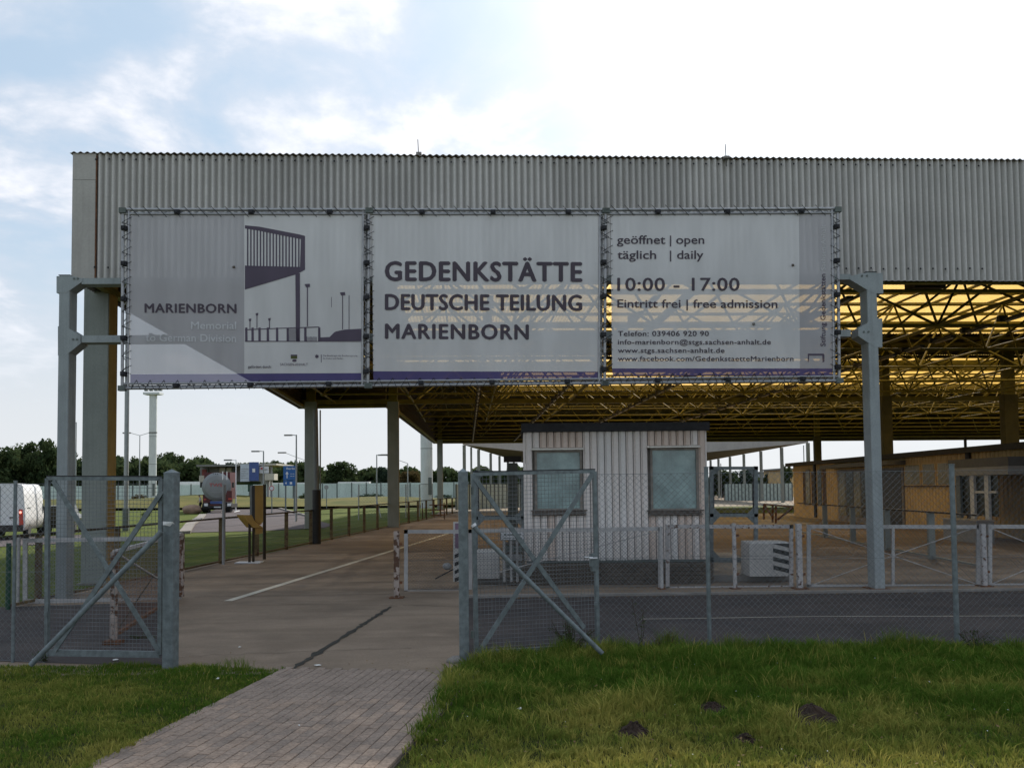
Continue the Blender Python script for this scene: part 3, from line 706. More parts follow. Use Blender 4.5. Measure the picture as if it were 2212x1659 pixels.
# supporting trusses over the column rows: pairs of chords with lattice
for uu in ():
    pass
# columns: grey outside face, ochre inside
def column(px, Y, w_, zt, base_off=0, m='column_grey', inner='column_yellow', depth=.5, side=1, head=True):
    b = ony(px, 1100, Y); c = V((b.x, b.y, 0))
    o_ = MB().box(c + V((0, 0, zt / 2)), w_, depth, zt, uF, vF, ch=.015).build('column', M[m], canopy)
    if inner:
        f = c + uF * side * (w_ / 2 + .004)
        MB().prism([f - vF * (depth / 2 - .02) + V((0, 0, .02)), f + vF * (depth / 2 - .02) + V((0, 0, .02)), f + vF * (depth / 2 - .02) + V((0, 0, zt)), f - vF * (depth / 2 - .02) + V((0, 0, zt))], uF * side * .006).build('column_lining', M[inner], canopy)
    if head and zt < ZR - .5:
        MB().box(c + V((0, 0, (zt + ZR) / 2)), w_ * .75, depth * .75, ZR - zt, uF, vF).build('column_head', M['truss_yellow'], canopy)
    MB().box(c + V((0, 0, .012)), w_ + .14, depth + .14, .024, uF, vF).build('base_plate', M['kerb'], canopy)
    return c
c1 = column(213, 21.6, .57, ZB + .25, depth=.55)
c2 = column(672, 50.6, .66, ZB + .2, depth=.3, inner='wall_brown')
c3 = column(850, 51.0, .62, ZB + .2, depth=.3, inner='column_yellow')
c4 = column(951, 91, .55, ZB + .2, depth=.3)
defm('column_olive', (0.085, 0.072, 0.02), 0.7, 0, vary=0.25, scale=1.5, fine=0.08, grime=0.3)
for px, Y, w_ in ((2187, 50.5, .78), (1919, 50.8, .54), (1769, 92, .66)):
    column(px, Y, w_, ZB + .2, m='column_olive', inner=None, depth=.5)
for px, Y in ((2090, 96),):
    column(px, Y, .22, ZB + .2, m='pipe_black', inner=None, depth=.22, head=False)
# rain pipe beside the second column
b = ony(684, 1100, 36.2); c = V((b.x, b.y, 0))
zs = ony(684, 1058, 36.2).z
MB().tube(c + V((0, 0, zs)), c + V((-.05, 0, ony(684, 886, 36.2).z)), .10, 10).tube(c + V((.14, 0, zs)), c + V((.14, 0, ony(684, 886, 36.2).z)), .03, 6).build('drain_pipe', M['house_grey'], canopy)
MB().tube(c, c + V((0, 0, zs)), .17, 10).build('drain_sleeve', M['pipe_black'], canopy)
# lightning rods on the roof edge
for x, y0, y1, lb in ((905, 333, 302, 'thin bent lightning rod standing on the roof edge left of centre'), (1569, 341, 312, 'thin straight lightning rod standing on the roof edge right of centre')):
    p = ony(x, y0, 20.6); q_ = ony(x - 2.5, y1, 20.6); t_ = thing('lightning_rod', lb, 'rod', p)
    MB().tube(p - V((0, 0, .2)), q_, .010, 6).build('rod', M['lamp_dark'], t_); MB().box(p, .12, .12, .05).build('foot', M['kerb'], t_)
# rows of tubular light fittings hanging under the frame
lampmb = MB().box((0, 0, 0), .16, 1.3, .07).box((0, .7, .06), .26, .16, .16); lt = MB().tube((0, -.58, -.055), (0, .5, -.055), .03, 8)
l0 = None
for uu in (9.2, 13.4, 18.4, 24.4):
    v = 3.2; k = 0
    while v < brv - 2:
        p = cu(uu, v, ZL - .12)
        if l0 is None:
            l0 = thing('light_fitting', 'dark tube light fitting in a long row under the yellow canopy roof', 'lamp', p, 'tube light fittings in rows under the canopy')
            l0.rotation_euler = (0, 0, rotF)
            hb = bpy.data.objects.new('housing', lampmb.mesh('housing', M['lamp_dark'])); sc.collection.objects.link(hb); hb.parent = l0
            tb_ = bpy.data.objects.new('tube', lt.mesh('tube', M['lamp_tube'])); sc.collection.objects.link(tb_); tb_.parent = l0
        else: copy_tree(l0, p)
        v += 2.05; k += 1
# dark boxes (fans) hanging just behind the fascia
for x, y, Y, s_, lb in ((1998, 612, 25, .85, 'large dark box under the roof just behind the corrugated fascia at right'), (1985, 668, 27, 0, ''),):
    if s_: 
        p = ony(x, y, Y); t_ = thing('ventilator_box', lb, 'box', p)
        MB().box(p, s_, .6, .36, uF, vF).build('housing', M['lamp_dark'], t_); MB().tube(p + V((0, 0, .1)), V((p.x, p.y, ZR - .05)), .03, 6).build('hanger', M['lamp_dark'], t_)
# ================================================================== TICKET BOOTH
KP = Plane(ony(1135, 1100, 20.45), ony(1526, 1100, 20.42)); ku, kn = KP.u, KP.n
kl, kr_ = KP.pt(1136, 1100), KP.pt(1526, 1100)
kw = (kr_ - kl).length; K0 = V((kl.x, kl.y, 0))
def kx(x, y=1100): return (KP.pt(x, y) - kl).dot(ku)
def kz(x, y): return KP.pt(x, y).z
zb = kz(1330, 1209); zt = kz(1330, 932)
booth = thing('control_booth', 'small flat roofed white ribbed booth with two blinded windows behind the fence', 'booth', K0)
def kp(u, z, off=0.0): return K0 + ku * u + kn * off + V((0, 0, z))
KD = 2.6
MB().prism([kp(.02, zb + .02, -.06), kp(kw - .02, zb + .02, -.06), kp(kw - .02, zb + .02, -KD), kp(.02, zb + .02, -KD)], V((0, 0, zt - zb))).build('wall_core', M['win_frame'], booth)
wins = [(kx(1160, 1040), kx(1253, 1040), kz(1205, 1098), kz(1205, 977)), (kx(1410, 1040), kx(1504, 1040), kz(1455, 1098), kz(1455, 972))]
RW = kw / 25
def rib(u, z0, z1, m, side=False, name='cladding_rib'):
    """one folded rib: flat valley and a raised trapezoid"""
    def P(a, o_, z):
        return (kp(a, z, o_) if not side else kp(kw if side > 0 else 0, z, -a) + ku * (side * o_))
    pr = [(u + .006, 0), (u + RW * .18, 0), (u + RW * .30, .04), (u + RW * .86, .04), (u + RW - .006, 0.0)]
    b = MB(); vs_ = [P(a, o_, z) for z in (z0, z1) for a, o_ in pr]
    b.add(vs_, [(i, i + 1, i + 6, i + 5) for i in range(4)] + [(0, 1, 2, 3, 4)[::-1], (5, 6, 7, 8, 9)])
    return b.build(name, M[m], booth)
for i in range(25):
    u = i * RW; uc = u + RW / 2; segs = [(zb, zt)]
    for (a, b_, z0, z1) in wins:
        if a - .09 < uc < b_ + .09: segs = [(zb, z0 - .16), (z1 + .1, zt)]
    R2 = random.random()
    if len(segs) == 2:
        rib(u, segs[0][0] + random.uniform(-.01, .005), segs[0][1], 'kiosk_pink' if i in (3, 17, 21, 22) else ('kiosk_blue' if i == 20 else 'kiosk_clad')); rib(u, segs[1][0], segs[1][1], 'kiosk_pink' if i not in (23, 1) else 'kiosk_clad')
    else: rib(u, segs[0][0] + random.uniform(-.01, .005), segs[0][1], 'kiosk_pink' if i in (24,) else ('kiosk_blue' if i in (10, 11, 13) else 'kiosk_clad'))
for sd in (1, -1):
    k = 0
    while (k + 1) * RW < KD: rib(k * RW, zb, zt, 'kiosk_clad', sd); k += 1
for n_, (a, b_, z0, z1) in enumerate(wins):
    fr = MB(); t = .05
    for (p0, p1) in (((a - t, z0 - t), (b_ + t, z0)), ((a - t, z1), (b_ + t, z1 + t)), ((a - t, z0), (a, z1)), ((b_, z0), (b_ + t, z1))):
        fr.prism([kp(p0[0], p0[1], -.03), kp(p1[0], p0[1], -.03), kp(p1[0], p1[1], -.03), kp(p0[0], p1[1], -.03)], kn * .055)
    f = fr.build('window', M['win_frame'], booth)
    MB().prism([kp(a, z0, -.035), kp(b_, z0, -.035), kp(b_, z1, -.035), kp(a, z1, -.035)], kn * .01).build('pane', M['pane_frosted'], f)
    s = MB()      # weathered sill of three boards, and the metal drip cap above
    for q_, (d0, h0) in enumerate(((.10, .10), (.13, .14), (.08, .055))):
        s.prism([kp(a - .09 - .03 * q_, z0 - h0, 0), kp(b_ + .09 + .03 * q_, z0 - h0, 0), kp(b_ + .09 + .03 * q_, z0 - h0, d0), kp(a - .09 - .03 * q_, z0 - h0, d0)], V((0, 0, .025)))
    s.build('sill', M['sill_wood'], f)
    MB().hexa([kp(a - .12, z1 + .075, 0), kp(b_ + .09, z1 + .075, 0), kp(b_ + .09, z1 + .05, .11), kp(a - .12, z1 + .05, .11)], [kp(a - .12, z1 + .1, 0), kp(b_ + .09, z1 + .1, 0), kp(b_ + .09, z1 + .07, .11), kp(a - .12, z1 + .07, .11)]).build('drip_cap', M['flashing'], f)
r0 = kx(1126, 930); r1 = kx(1531, 925); 
MB().hexa([kp(r0, zt - .0, .10), kp(r1, zt, .10), kp(r1, zt, -KD - .15), kp(r0, zt, -KD - .15)], [kp(r0, kz(1126, 917) + .02, .10), kp(r1, kz(1530, 913) + .01, .10), kp(r1, kz(1530, 913) - .05, -KD - .15), kp(r0, kz(1126, 917) - .05, -KD - .15)]).build('roof', M['roof_felt'], booth)
MB().prism([kp(.05, .13, -.05), kp(kw - .05, .13, -.05), kp(kw - .05, .13, -KD), kp(.05, .13, -KD)], V((0, 0, zb - .12))).build('base', M['plinth'], booth)
MB().beam(kp(.0, zb - .03, .0), kp(kw, zb - .03, 0), .06, .05).build('base_flashing', M['joint_dark'], booth)
# stained retaining wall of courses in front of the booth base
rw = thing('retaining_wall', 'low brown stained stone wall under the white booth, behind the low gates', 'wall', kp(kw / 2, 0, .45))
for c in range(5):
    nb = 9; z0 = .016 + c * .088
    for k in range(nb):
        a = -.35 + (kw + .4) * (k + (.5 if c % 2 else 0)) / nb; b_ = min(a + (kw + .4) / nb - .012, kw + .05); a = max(a, -.35)
        if b_ > a: 
            j = random.uniform(-.01, .01)
            MB().prism([kp(a, z0, .40 + j), kp(b_, z0, .40 + j), kp(b_, z0, .2), kp(a, z0, .2)], V((0, 0, .080))).build('stone', M['plinth'], rw)

# ================================================================== SIGN GANTRY
gL, gR = ony(141, 1100, 18.0), ony(1890, 1100, 18.6)
GP = Plane(gL, gR); gu, gn = GP.u, GP.n; G0 = V((gL.x, gL.y, 0))
gan = thing('sign_gantry', 'grey steel portal of two tall posts and cross beams carrying the banner frames', 'gantry', G0)
def gpt(x, y, off=0): return GP.pt(x, y, off)
def polyplane(pl, pts, off, th): return MB().prism([pl.pt(x, y, off) for x, y in pts], -pl.n * th)
def post_at(xc, ytop, w_=.205, d_=.36):
    p = gpt(xc, 1100); t_ = gpt(xc, ytop).z
    f = MB().box(V((p.x, p.y, t_ / 2)) - gn * (d_ / 2), w_, d_, t_, gu, gn, ch=.012).build('post', M['gantry_paint'], gan)
    MB().box(V((p.x, p.y, .01)) - gn * (d_ / 2), w_ + .16, d_ + .16, .03, gu, gn).build('foot_plate', M['rust'], gan)
    MB().box(V((p.x, p.y, t_ + .006)) - gn * (d_ / 2), w_ + .02, d_ + .02, .012, gu, gn).build('post_cap', M['black_rubber'], gan)
post_at(132.5, 595); post_at(1897, 588)
# gusset plates, front face polygons with the depth of the beams
for pts in (((122, 597), (150, 595), (178, 602), (178, 608), (143, 633), (122, 633)), ((141, 705), (174, 725), (174, 742), (142, 768), (125, 768), (125, 705)),
            ((1907, 590), (1862, 590), (1836, 597), (1836, 604), (1886, 634), (1908, 634)), ((1889, 688), (1854, 710), (1854, 726), (1890, 750), (1906, 750), (1906, 688))):
    polyplane(GP, pts, .004, .34).build('gusset', M['gantry_paint'], gan)
for (x, y) in ((160, 602), (168, 602), (158, 733), (166, 733), (1862, 596), (1873, 596), (1866, 717), (1876, 717)):
    p = gpt(x, y, .006); MB().tube(p, p + gn * .012, .022, 6).build('bolt', M['joint_dark'], gan)
for ya, yb, yc, yd in ((601, 614, 592, 604), (725, 740, 712, 727)):
    polyplane(GP, ((176, ya), (1838, yc), (1838, yd), (176, yb)), -.005, .30).build('cross_beam', M['gantry_paint'], gan)
# ================================================================== BANNER FRAMES AND BANNERS
BP = Plane(gL + gn * .35, gR + gn * .35); bn_ = BP.n
def bp(x, y, off=0.0): return BP.pt(x, y, off)
def yt(x): return 455 + (x - 268) * 0.0006 - (0 if x < 1312 else 3)
def yb(x): return 839 - (x - 265) * 0.0108
RT = .030
cord_mats = M['black_rubber']
frames = []
def truss(fr, a, b_, inner, n):
    """flat ladder truss: outer tube a-b, inner tube offset by `inner`, a third behind; laced"""
    o_ = MB(); o_.tube(a, b_, RT, 10); a2, b2 = a + inner, b_ + inner
    o_.build('truss_tube', M['alu'], fr)
    MB().tube(a2, b2, RT * .8, 8).build('truss_tube', M['alu'], fr)
    bk = inner * .5 - bn_ * .11; MB().tube(a + bk, b_ + bk, RT * .8, 8).build('truss_tube', M['alu'], fr)
    lc = MB(); 
    for i in range(n):
        p, q_ = a.lerp(b_, i / n), a.lerp(b_, (i + 1) / n); m_ = (p + q_) / 2
        lc.tube(p, m_ + inner, .009, 5, caps=False); lc.tube(m_ + inner, q_, .009, 5, caps=False); lc.tube(p + inner, m_ + bk, .009, 5, caps=False); lc.tube(m_ + bk, q_, .009, 5, caps=False)
    lc.build('lacing', M['alu'], fr)
def clamp(fr, p): MB().box(p, .10, .13, .085, gu, gn).box(p + gn * .06, .05, .06, .05, gu, gn).build('clamp', M['black_rubber'], fr)
def frame(label, x0, x1, left, first):
    fr = thing('lattice_truss', label, 'frame', bp((x0 + x1) / 2, 840), 'aluminium truss frames holding the banners')
    tl, tr, bl, br = bp(x0, yt(x0) + 1), bp(x1, yt(x1) + 1), bp(x0 - 2, yb(x0)), bp(x1 + (4 if x1 > 1700 else -2), yb(x1))
    dn_ = V((0, 0, -.085)); up_ = V((0, 0, .085))
    truss(fr, tl + up_ * .3, tr + up_ * .3, dn_, 16); truss(fr, bl, br, up_, 16)
    if left: truss(fr, tl, bl, gu * .11, 11)
    truss(fr, tr, br, gu * (-.11 if not first else -.11), 11)
    for t in (.1, .3, .5, .72, .92):
        clamp(fr, tr.lerp(br, t) - gu * .03)
        if left: clamp(fr, tl.lerp(bl, t) + gu * .03)
    for t in (.22, .52, .84): clamp(fr, tl.lerp(tr, t) - V((0, 0, .03))); clamp(fr, bl.lerp(br, t) + V((0, 0, .04)))
    for p in (tl, tr, bl, br): MB().box(p, .13, .12, .10, gu, gn).build('corner_coupler', M['joint_dark'], fr)
    # brackets back to the gantry beams
    for xx in (x0 + 70, x1 - 70):
        for yy in (606, 728):
            p = gpt(xx, yy, 0); MB().beam(p, p + gn * .30, .05, .05).build('bracket', M['galvanised'], fr)
    return fr
f1 = frame('aluminium lattice frame around the left banner with the canopy picture', 266, 797, True, True)
f2 = frame('aluminium lattice frame around the middle banner with big dark lettering', 799, 1308, False, False)
f3 = frame('aluminium lattice frame around the right banner with opening hours', 1310, 1809, False, False)
# text set in D units on the banner plane
def text_mb(s, bold=0.0, spacing=1.0):
    c = bpy.data.curves.new('t', 'FONT'); c.body = s; c.size = 1; c.offset = bold; c.space_character = spacing; c.resolution_u = 3; c.fill_mode = 'FRONT'
    o_ = bpy.data.objects.new('t', c); sc.collection.objects.link(o_)
    dg = bpy.context.evaluated_depsgraph_get(); dg.update(); me = bpy.data.meshes.new_from_object(o_.evaluated_get(dg))
    vs_ = [(v.co.x, v.co.y) for v in me.vertices]; fs = [tuple(p.vertices) for p in me.polygons]
    bpy.data.objects.remove(o_); bpy.data.curves.remove(c); bpy.data.meshes.remove(me); return vs_, fs
def put_text(s, x0, y0, x1, cap_h, m, parent, pl=BP, off=.004, bold=.015, spacing=1.0, y1=None, name='lettering', vertical=False):
    """write s from (x0, y0 baseline) to x1 (y1), capitals cap_h high, on plane pl"""
    vs_, fs = text_mb(s, 0, spacing); hx = max(v[0] for v in vs_); lx = min(v[0] for v in vs_)
    y1 = y0 if y1 is None else y1; b = MB(); P = []
    for (a, c) in vs_:
        t = (a - lx) / (hx - lx)
        P.append((x0 - c / .729 * cap_h, y0 + (y1 - y0) * t) if vertical else (x0 + (x1 - x0) * t, y0 + (y1 - y0) * t - c / .729 * cap_h))
    # heavier strokes: the same outline set again a hair to either side
    k = bold * cap_h * 1.0
    for i, (dx, dy) in enumerate(((0, 0), (k, 0), (-k, 0), (0, k * .7), (0, -k * .7)) if bold > 0 else ((0, 0),)):
        b.add([pl.pt(x + dx, y + dy, off + i * .0006) for x, y in P], fs)
    o_ = b.build(name, m, parent)
    if s.strip('|') == '' or len(s) > 12: o_['kind'] = 'stuff'
    return o_
def patch(pts, m, parent, name='print', off=.002, pl=BP):
    b = MB().add([pl.pt(x, y, off) for x, y in pts], [tuple(range(len(pts)))]); return b.build(name, m, parent)
def cords(ban, x0, x1, ytop, ybot, step=29.5, vstep=32, left=True, right=True):
    k = 0; x = x0 + 8
    while x < x1 - 6:
        a, b_ = bp(x - 10, ytop - 17, .035), bp(x + 12, ytop + 6, .035); MB().tube(a, b_, .006, 4).build('tie_cord', cord_mats, ban)
        a, b_ = bp(x + 6, ybot - 5, .01), bp(x - 6, ybot + 14, .035); c_ = bp(x + 14, ybot + 16, .035)
        MB().path([b_, a, c_], .0055, 4).build('tie_cord', cord_mats, ban); x += step * (2 if False else 1)
    y = ytop + 14
    while y < ybot - 10:
        for s_, on in ((-1, left), (1, right)):
            if on:
                xe = x0 if s_ < 0 else x1
                MB().path([bp(xe + s_ * -3, y - 8, .01), bp(xe + s_ * 18, y + 4, .05), bp(xe + s_ * -2, y + 11, .01)], .0055, 4).build('tie_cord', cord_mats, ban)
        y += vstep
def grid_sheet(c4, nxs=26, nys=16, amp=.006):
    """banner cloth between four corners (D units), slightly rippled"""
    (xa, ya), (xb, yb_), (xc, yc), (xd, yd) = c4; P = []
    for j in range(nys + 1):
        for i in range(nxs + 1):
            s, t = i / nxs, j / nys
            x = (xa * (1 - s) + xb * s) * (1 - t) + (xd * (1 - s) + xc * s) * t; y = (ya * (1 - s) + yb_ * s) * (1 - t) + (yd * (1 - s) + yc * s) * t
            P.append(bp(x, y, amp * (math.sin(s * 17 + t * 3) * .3 - .6)))
    return MB().add(P, [(j * (nxs + 1) + i, (j + 1) * (nxs + 1) + i, (j + 1) * (nxs + 1) + i + 1, j * (nxs + 1) + i + 1) for j in range(nys) for i in range(nxs)], True)
# left banner
B1_ = thing('banner', 'left banner, dark grey half with pale lettering and half with a canopy picture', 'banner', bp(530, 828), 'three mesh banners on the gantry')
grid_sheet(((527.6, 464), (785, 466), (784, 806), (527.6, 807))).build('cloth', M['vinyl'], B1_)
MB().add([bp(281, 808.2, -.004), bp(784, 806.2, -.004), bp(784, 823, -.004), bp(281, 828, -.004)], [(0, 3, 2, 1)]).build('purple_band', M['ink_purple'], B1_)
grid_sheet(((280, 462), (527.6, 464), (527.6, 807), (281, 808))).build('grey_field', M['vinyl_grey'], B1_)
put_text('MARIENBORN', 313, 675, 510, 20, M['ink_text'], B1_, bold=.05, spacing=1.08, y1=676)
put_text('Memorial', 413, 711, 510, 17, M['ink_pale'], B1_, bold=.018)
put_text('to German Division', 315, 737, 510, 17, M['ink_pale'], B1_, bold=.018, y1=739)
ID = M['ink_dark']
# picture: canopy corner on its column
patch(((529, 487), (560, 490), (648, 507), (659, 510), (659, 583), (652, 587), (529, 582), (529, 574), (648, 577), (650, 517), (560, 499), (529, 494)), ID, B1_, 'picture', .0022)
for k in range(17):
    x = 533.5 + k * 6.9; patch(((x, 492 + k * 1.35), (x + 3.1, 492.8 + k * 1.35), (x + 3.1, 579), (x, 579)), ID, B1_, 'picture', .0026)
patch(((529, 582), (652, 587), (640, 593), (529, 626)), ID, B1_, 'picture', .0026)
patch(((638, 592), (648, 590), (648, 738), (639, 738)), ID, B1_, 'picture', .003)
for x, y0, y1, w_ in ((664, 617, 705, 2.2), (740, 635, 712, 1.8), (754, 638, 712, 1.4), (540, 690, 712, 1.8), (555, 678, 711, 1.8), (582, 689, 710, 2), (716, 642, 664, 1)):
    patch(((x - w_ / 2, y0), (x + w_ / 2, y0), (x + w_ / 2, y1), (x - w_ / 2, y1)), ID, B1_, 'picture', .0026)
    if x in (664, 740): patch(((x - 6, y0 - 3), (x + 5, y0 - 4), (x + 6, y0 + 3), (x - 3, y0 + 4)), ID, B1_, 'picture', .003)
    elif x < 600: patch(((x - 3, y0 - 1), (x + 3, y0 - 2), (x + 2, y0 + 4), (x - 2, y0 + 4)), ID, B1_, 'picture', .003)
patch(((529, 711.5), (600, 708.5), (690, 705.5), (690, 707.5), (600, 710.5), (529, 713.5)), ID, B1_, 'picture', .0026)
patch(((529, 736), (784, 737.5), (784, 738.5), (529, 738.5)), ID, B1_, 'picture', .0028)
for x in (529.5, 543, 558, 576, 596, 619, 641, 657, 687): patch(((x, 708), (x + 5, 707.5), (x + 5.4, 737), (x, 737)), ID, B1_, 'picture', .003)
for k in range(10): patch(((623 + k * 2.3, 710), (624.1 + k * 2.3, 710), (624.1 + k * 2.3, 737), (623 + k * 2.3, 737)), ID, B1_, 'picture', .003)
for k in range(9): patch(((662 + k * 2.6, 727 + (k % 3)), (663.2 + k * 2.6, 727), (663.2 + k * 2.6, 737), (662 + k * 2.6, 737)), ID, B1_, 'picture', .003)
patch(((691, 729), (712, 728), (722, 718), (726, 716), (745, 712), (784, 710), (784, 737), (691, 737)), ID, B1_, 'picture', .003)
# sponsors' line
put_text('gefördert durch:', 536, 795, 586, 6, ID, B1_, bold=.01); put_text('SACHSEN-ANHALT', 605, 790, 665, 5.8, ID, B1_, bold=0)
patch(((628, 766), (642, 766), (642, 769), (628, 769)), ID, B1_, 'crest', .003); patch(((628, 769), (642, 769), (642, 775), (628, 775)), M['ink_green'], B1_, 'crest', .003)
patch([(636 + 5 * math.cos(a), 779 + 3 * math.sin(a)) for a in np.linspace(0, 6, 10)], ID, B1_, 'crest', .003)
patch([(684.5 + (5.2 if k % 2 else 3) * math.cos(k * math.pi / 6), 770 + (5.2 if k % 2 else 3) * math.sin(k * math.pi / 6)) for k in range(12)], ID, B1_, 'crest', .003)
patch(((693.2, 766), (694.6, 766), (694.6, 783), (693.2, 783)), ID, B1_, 'crest', .003)
put_text('Die Beauftragte der Bundesregierung', 698, 770, 772, 3.6, ID, B1_, bold=0); put_text('für Kultur und Medien', 698, 776, 741, 3.6, ID, B1_, bold=0)
cords(B1_, 281, 785, 463, 826)
# middle banner
B2_ = thing('banner', 'middle banner with three lines of big dark lettering', 'banner', bp(1050, 822), 'three mesh banners on the gantry')
grid_sheet(((804, 461), (1297, 464), (1298, 803), (806, 802))).build('cloth', M['vinyl'], B2_)
MB().add([bp(806, 802.2, -.004), bp(1298, 803.2, -.004), bp(1297, 821, -.004), bp(807, 822, -.004)], [(0, 3, 2, 1)]).build('purple_band', M['ink_purple'], B2_)
T = M['ink_text']
put_text('GEDENKSTÄTTE', 833, 606, 1256, 43, T, B2_, bold=.05, spacing=1.10, y1=608)
put_text('DEUTSCHE TEILUNG', 833, 669, 1256, 35, T, B2_, bold=.05, spacing=1.05, y1=671)
put_text('MARIENBORN', 833, 731, 1141, 33, T, B2_, bold=.05, spacing=1.14, y1=733)
cords(B2_, 805, 1297, 462, 821)
# right banner
B3_ = thing('banner', 'right banner with opening hours, telephone number and web addresses', 'banner', bp(1560, 812), 'three mesh banners on the gantry')
grid_sheet(((1319, 458), (1726, 460.5), (1728, 796), (1322, 796))).build('cloth', M['vinyl'], B3_)
MB().add([bp(1322, 796.2, -.004), bp(1798, 796.2, -.004), bp(1798, 811, -.004), bp(1324, 812, -.004)], [(0, 3, 2, 1)]).build('purple_band', M['ink_purple'], B3_)
grid_sheet(((1726, 460.5), (1796, 461), (1798, 796), (1728, 796)), 6).build('grey_field', M['vinyl_grey'], B3_)
put_text('geöffnet', 1333, 527, 1437, 19, T, B3_, bold=.026); put_text('|', 1447, 527, 1450, 19, T, B3_, bold=.0); put_text('open', 1461, 527, 1521, 19, T, B3_, bold=.026)
put_text('täglich', 1334, 559.5, 1417, 19, T, B3_, bold=.026); put_text('|', 1447, 559.5, 1450, 19, T, B3_, bold=.0); put_text('daily', 1463, 559.5, 1519, 19, T, B3_, bold=.026)
put_text('10:00 - 17:00', 1334, 628, 1597, 29, T, B3_, bold=.026, spacing=1.05)
put_text('Eintritt frei | free admission', 1334, 664.5, 1679, 18.5, T, B3_, bold=.026, y1=665.5)
put_text('Telefon: 039406 920 90', 1335, 726, 1531, 11.5, T, B3_, bold=.026, spacing=1.06)
put_text('info-marienborn@stgs.sachsen-anhalt.de', 1335, 744, 1665, 11, T, B3_, bold=.026, spacing=1.06)
put_text('www.stgs.sachsen-anhalt.de', 1335, 762, 1565, 11, T, B3_, bold=.026, spacing=1.06)
put_text('www.facebook.com/GedenkstaetteMarienborn', 1335, 780, 1714, 11, T, B3_, bold=.026, spacing=1.06)
put_text('Stiftung Gedenkstätten', 1783, 748, 0, 11, ID, B3_, bold=.026, y1=592, vertical=True)
put_text('Sachsen-Anhalt', 1783, 584, 0, 10, M['ink_pale'], B3_, bold=.01, y1=486, vertical=True)
patch(((1745, 764), (1779, 764), (1781, 767), (1781, 781), (1777, 783), (1776, 768), (1748, 768), (1747, 782), (1745, 782)), ID, B3_, 'emblem', .003)
for k, (x, y) in enumerate(((1713, 573), (1628, 700))):
    MB().ball(bp(x, y, .02), .03, .015, .028, 8, 5, .4).build('patch_of_lichen', M['plinth'] if k == 0 else M['kerb'], B3_)
MB().ball(bp(505, 577, .02), .03, .015, .025, 8, 5, .4).build('patch_of_lichen', M['plinth'], B1_)
cords(B3_, 1321, 1797, 460, 811)

# ================================================================== ENTRANCE GATE, POSTS AND FENCES
def rect_bars(plx, pts, w_, th, closed=True):
    """bars along D polyline on plane"""
    b = MB(); P = [plx.pt(x, y) for x, y in pts]
    for p, q_ in zip(P, P[1:] + (P[:1] if closed else [])): b.beam(p, q_, w_, th, plx.n.cross((q_ - p)))
    return b
def square_mesh(plx, c4, step, r, off=0.0):
    """welded wire grid inside a D quad: a=TL b=TR c=BR d=BL"""
    a, b_, c, d = [plx.pt(x, y, off) for x, y in c4]; m = MB()
    nx_ = int(round((b_ - a).length / step)); ny_ = int(round((d - a).length / step))
    for i in range(nx_ + 1): m.tube(a.lerp(b_, i / nx_), d.lerp(c, i / nx_), r, 3, caps=False)
    for j in range(ny_ + 1): m.tube(a.lerp(d, j / ny_) + plx.n * r * 1.5, b_.lerp(c, j / ny_) + plx.n * r * 1.5, r, 3, caps=False)
    return m
def chain_mesh(p0, p1, z0, z1, step, r, zz=None):
    """diamond wire netting standing on the ground segment p0-p1"""
    p0 = V((p0.x, p0.y, 0)); p1 = V((p1.x, p1.y, 0)); L_ = (p1 - p0).length; d = (p1 - p0) / L_; nn = V((d.y, -d.x, 0)); hh = z1 - z0; m = MB()
    t = -hh
    while t < L_:
        for sgn in (1, -1):
            # a wire rising (or falling) at 45 degrees, clipped to the length
            a, b_ = (t, t + hh)
            s0, s1 = max(0, a), min(L_, b_)
            if s1 - s0 > .01:
                za, zb_ = (z0 + (s0 - a), z0 + (s1 - a)) if sgn > 0 else (z1 - (s0 - a), z1 - (s1 - a))
                m.tube(p0 + d * s0 + V((0, 0, za)) + nn * r * sgn, p0 + d * s1 + V((0, 0, zb_)) + nn * r * sgn, r, 3, caps=False)
        t += step * 1.41421
    for z in (z0, z1, (z0 + z1) / 2): m.tube(p0 + V((0, 0, z)), p1 + V((0, 0, z)), r * 1.3, 4)
    return m
def gate_post(label, x, ybase, ytop, Y, w_=.13, rz=0.3):
    b = ony(x, ybase, Y); zt_ = ony(x, ytop, Y).z; c = V((b.x, b.y, 0)); ux = V((math.cos(rz), math.sin(rz), 0)); uy = V((-ux.y, ux.x, 0))
    t_ = thing('gate_post', label, 'post', c, 'square galvanised posts of the entrance gate')
    MB().box(c + V((0, 0, zt_ / 2)), w_, w_, zt_, ux, uy, ch=.008).build('shaft', M['galvanised'], t_)
    cap = [c + ux * (a * (w_ / 2 + .003)) + uy * (b_ * (w_ / 2 + .003)) + V((0, 0, zt_ + .002)) for a, b_ in ((-1, -1), (1, -1), (1, 1), (-1, 1))]
    MB().add(cap + [c + V((0, 0, zt_ + .05))], [(0, 1, 4), (1, 2, 4), (2, 3, 4), (3, 0, 4), (3, 2, 1, 0)]).build('cap', M['galvanised'], t_)
    return t_, c
gp1, c1_ = gate_post('left square gate post with a small white sticker, beside the open gate leaf', 368, 1440, 1022, 11.05, .138, -.24)
gp2, c2_ = gate_post('right square gate post at the edge of the tall grass', 1003, 1430, 1020, 11.3, .115, .10)
p = ony(362, 1131, 11.05 - .09); MB().add([ony(352, 1126, 10.96), ony(373, 1127, 10.96), ony(377, 1131, 10.98), ony(371, 1137, 10.98), ony(352, 1134, 10.96)], [(0, 1, 2, 3, 4)]).build('sticker', M['sticker'], gp1)
MB().tube(ony(349, 1148, 10.9), ony(66, 1436, 10.6), .032, 10).build('brace_tube', M['galvanised'], gp1)
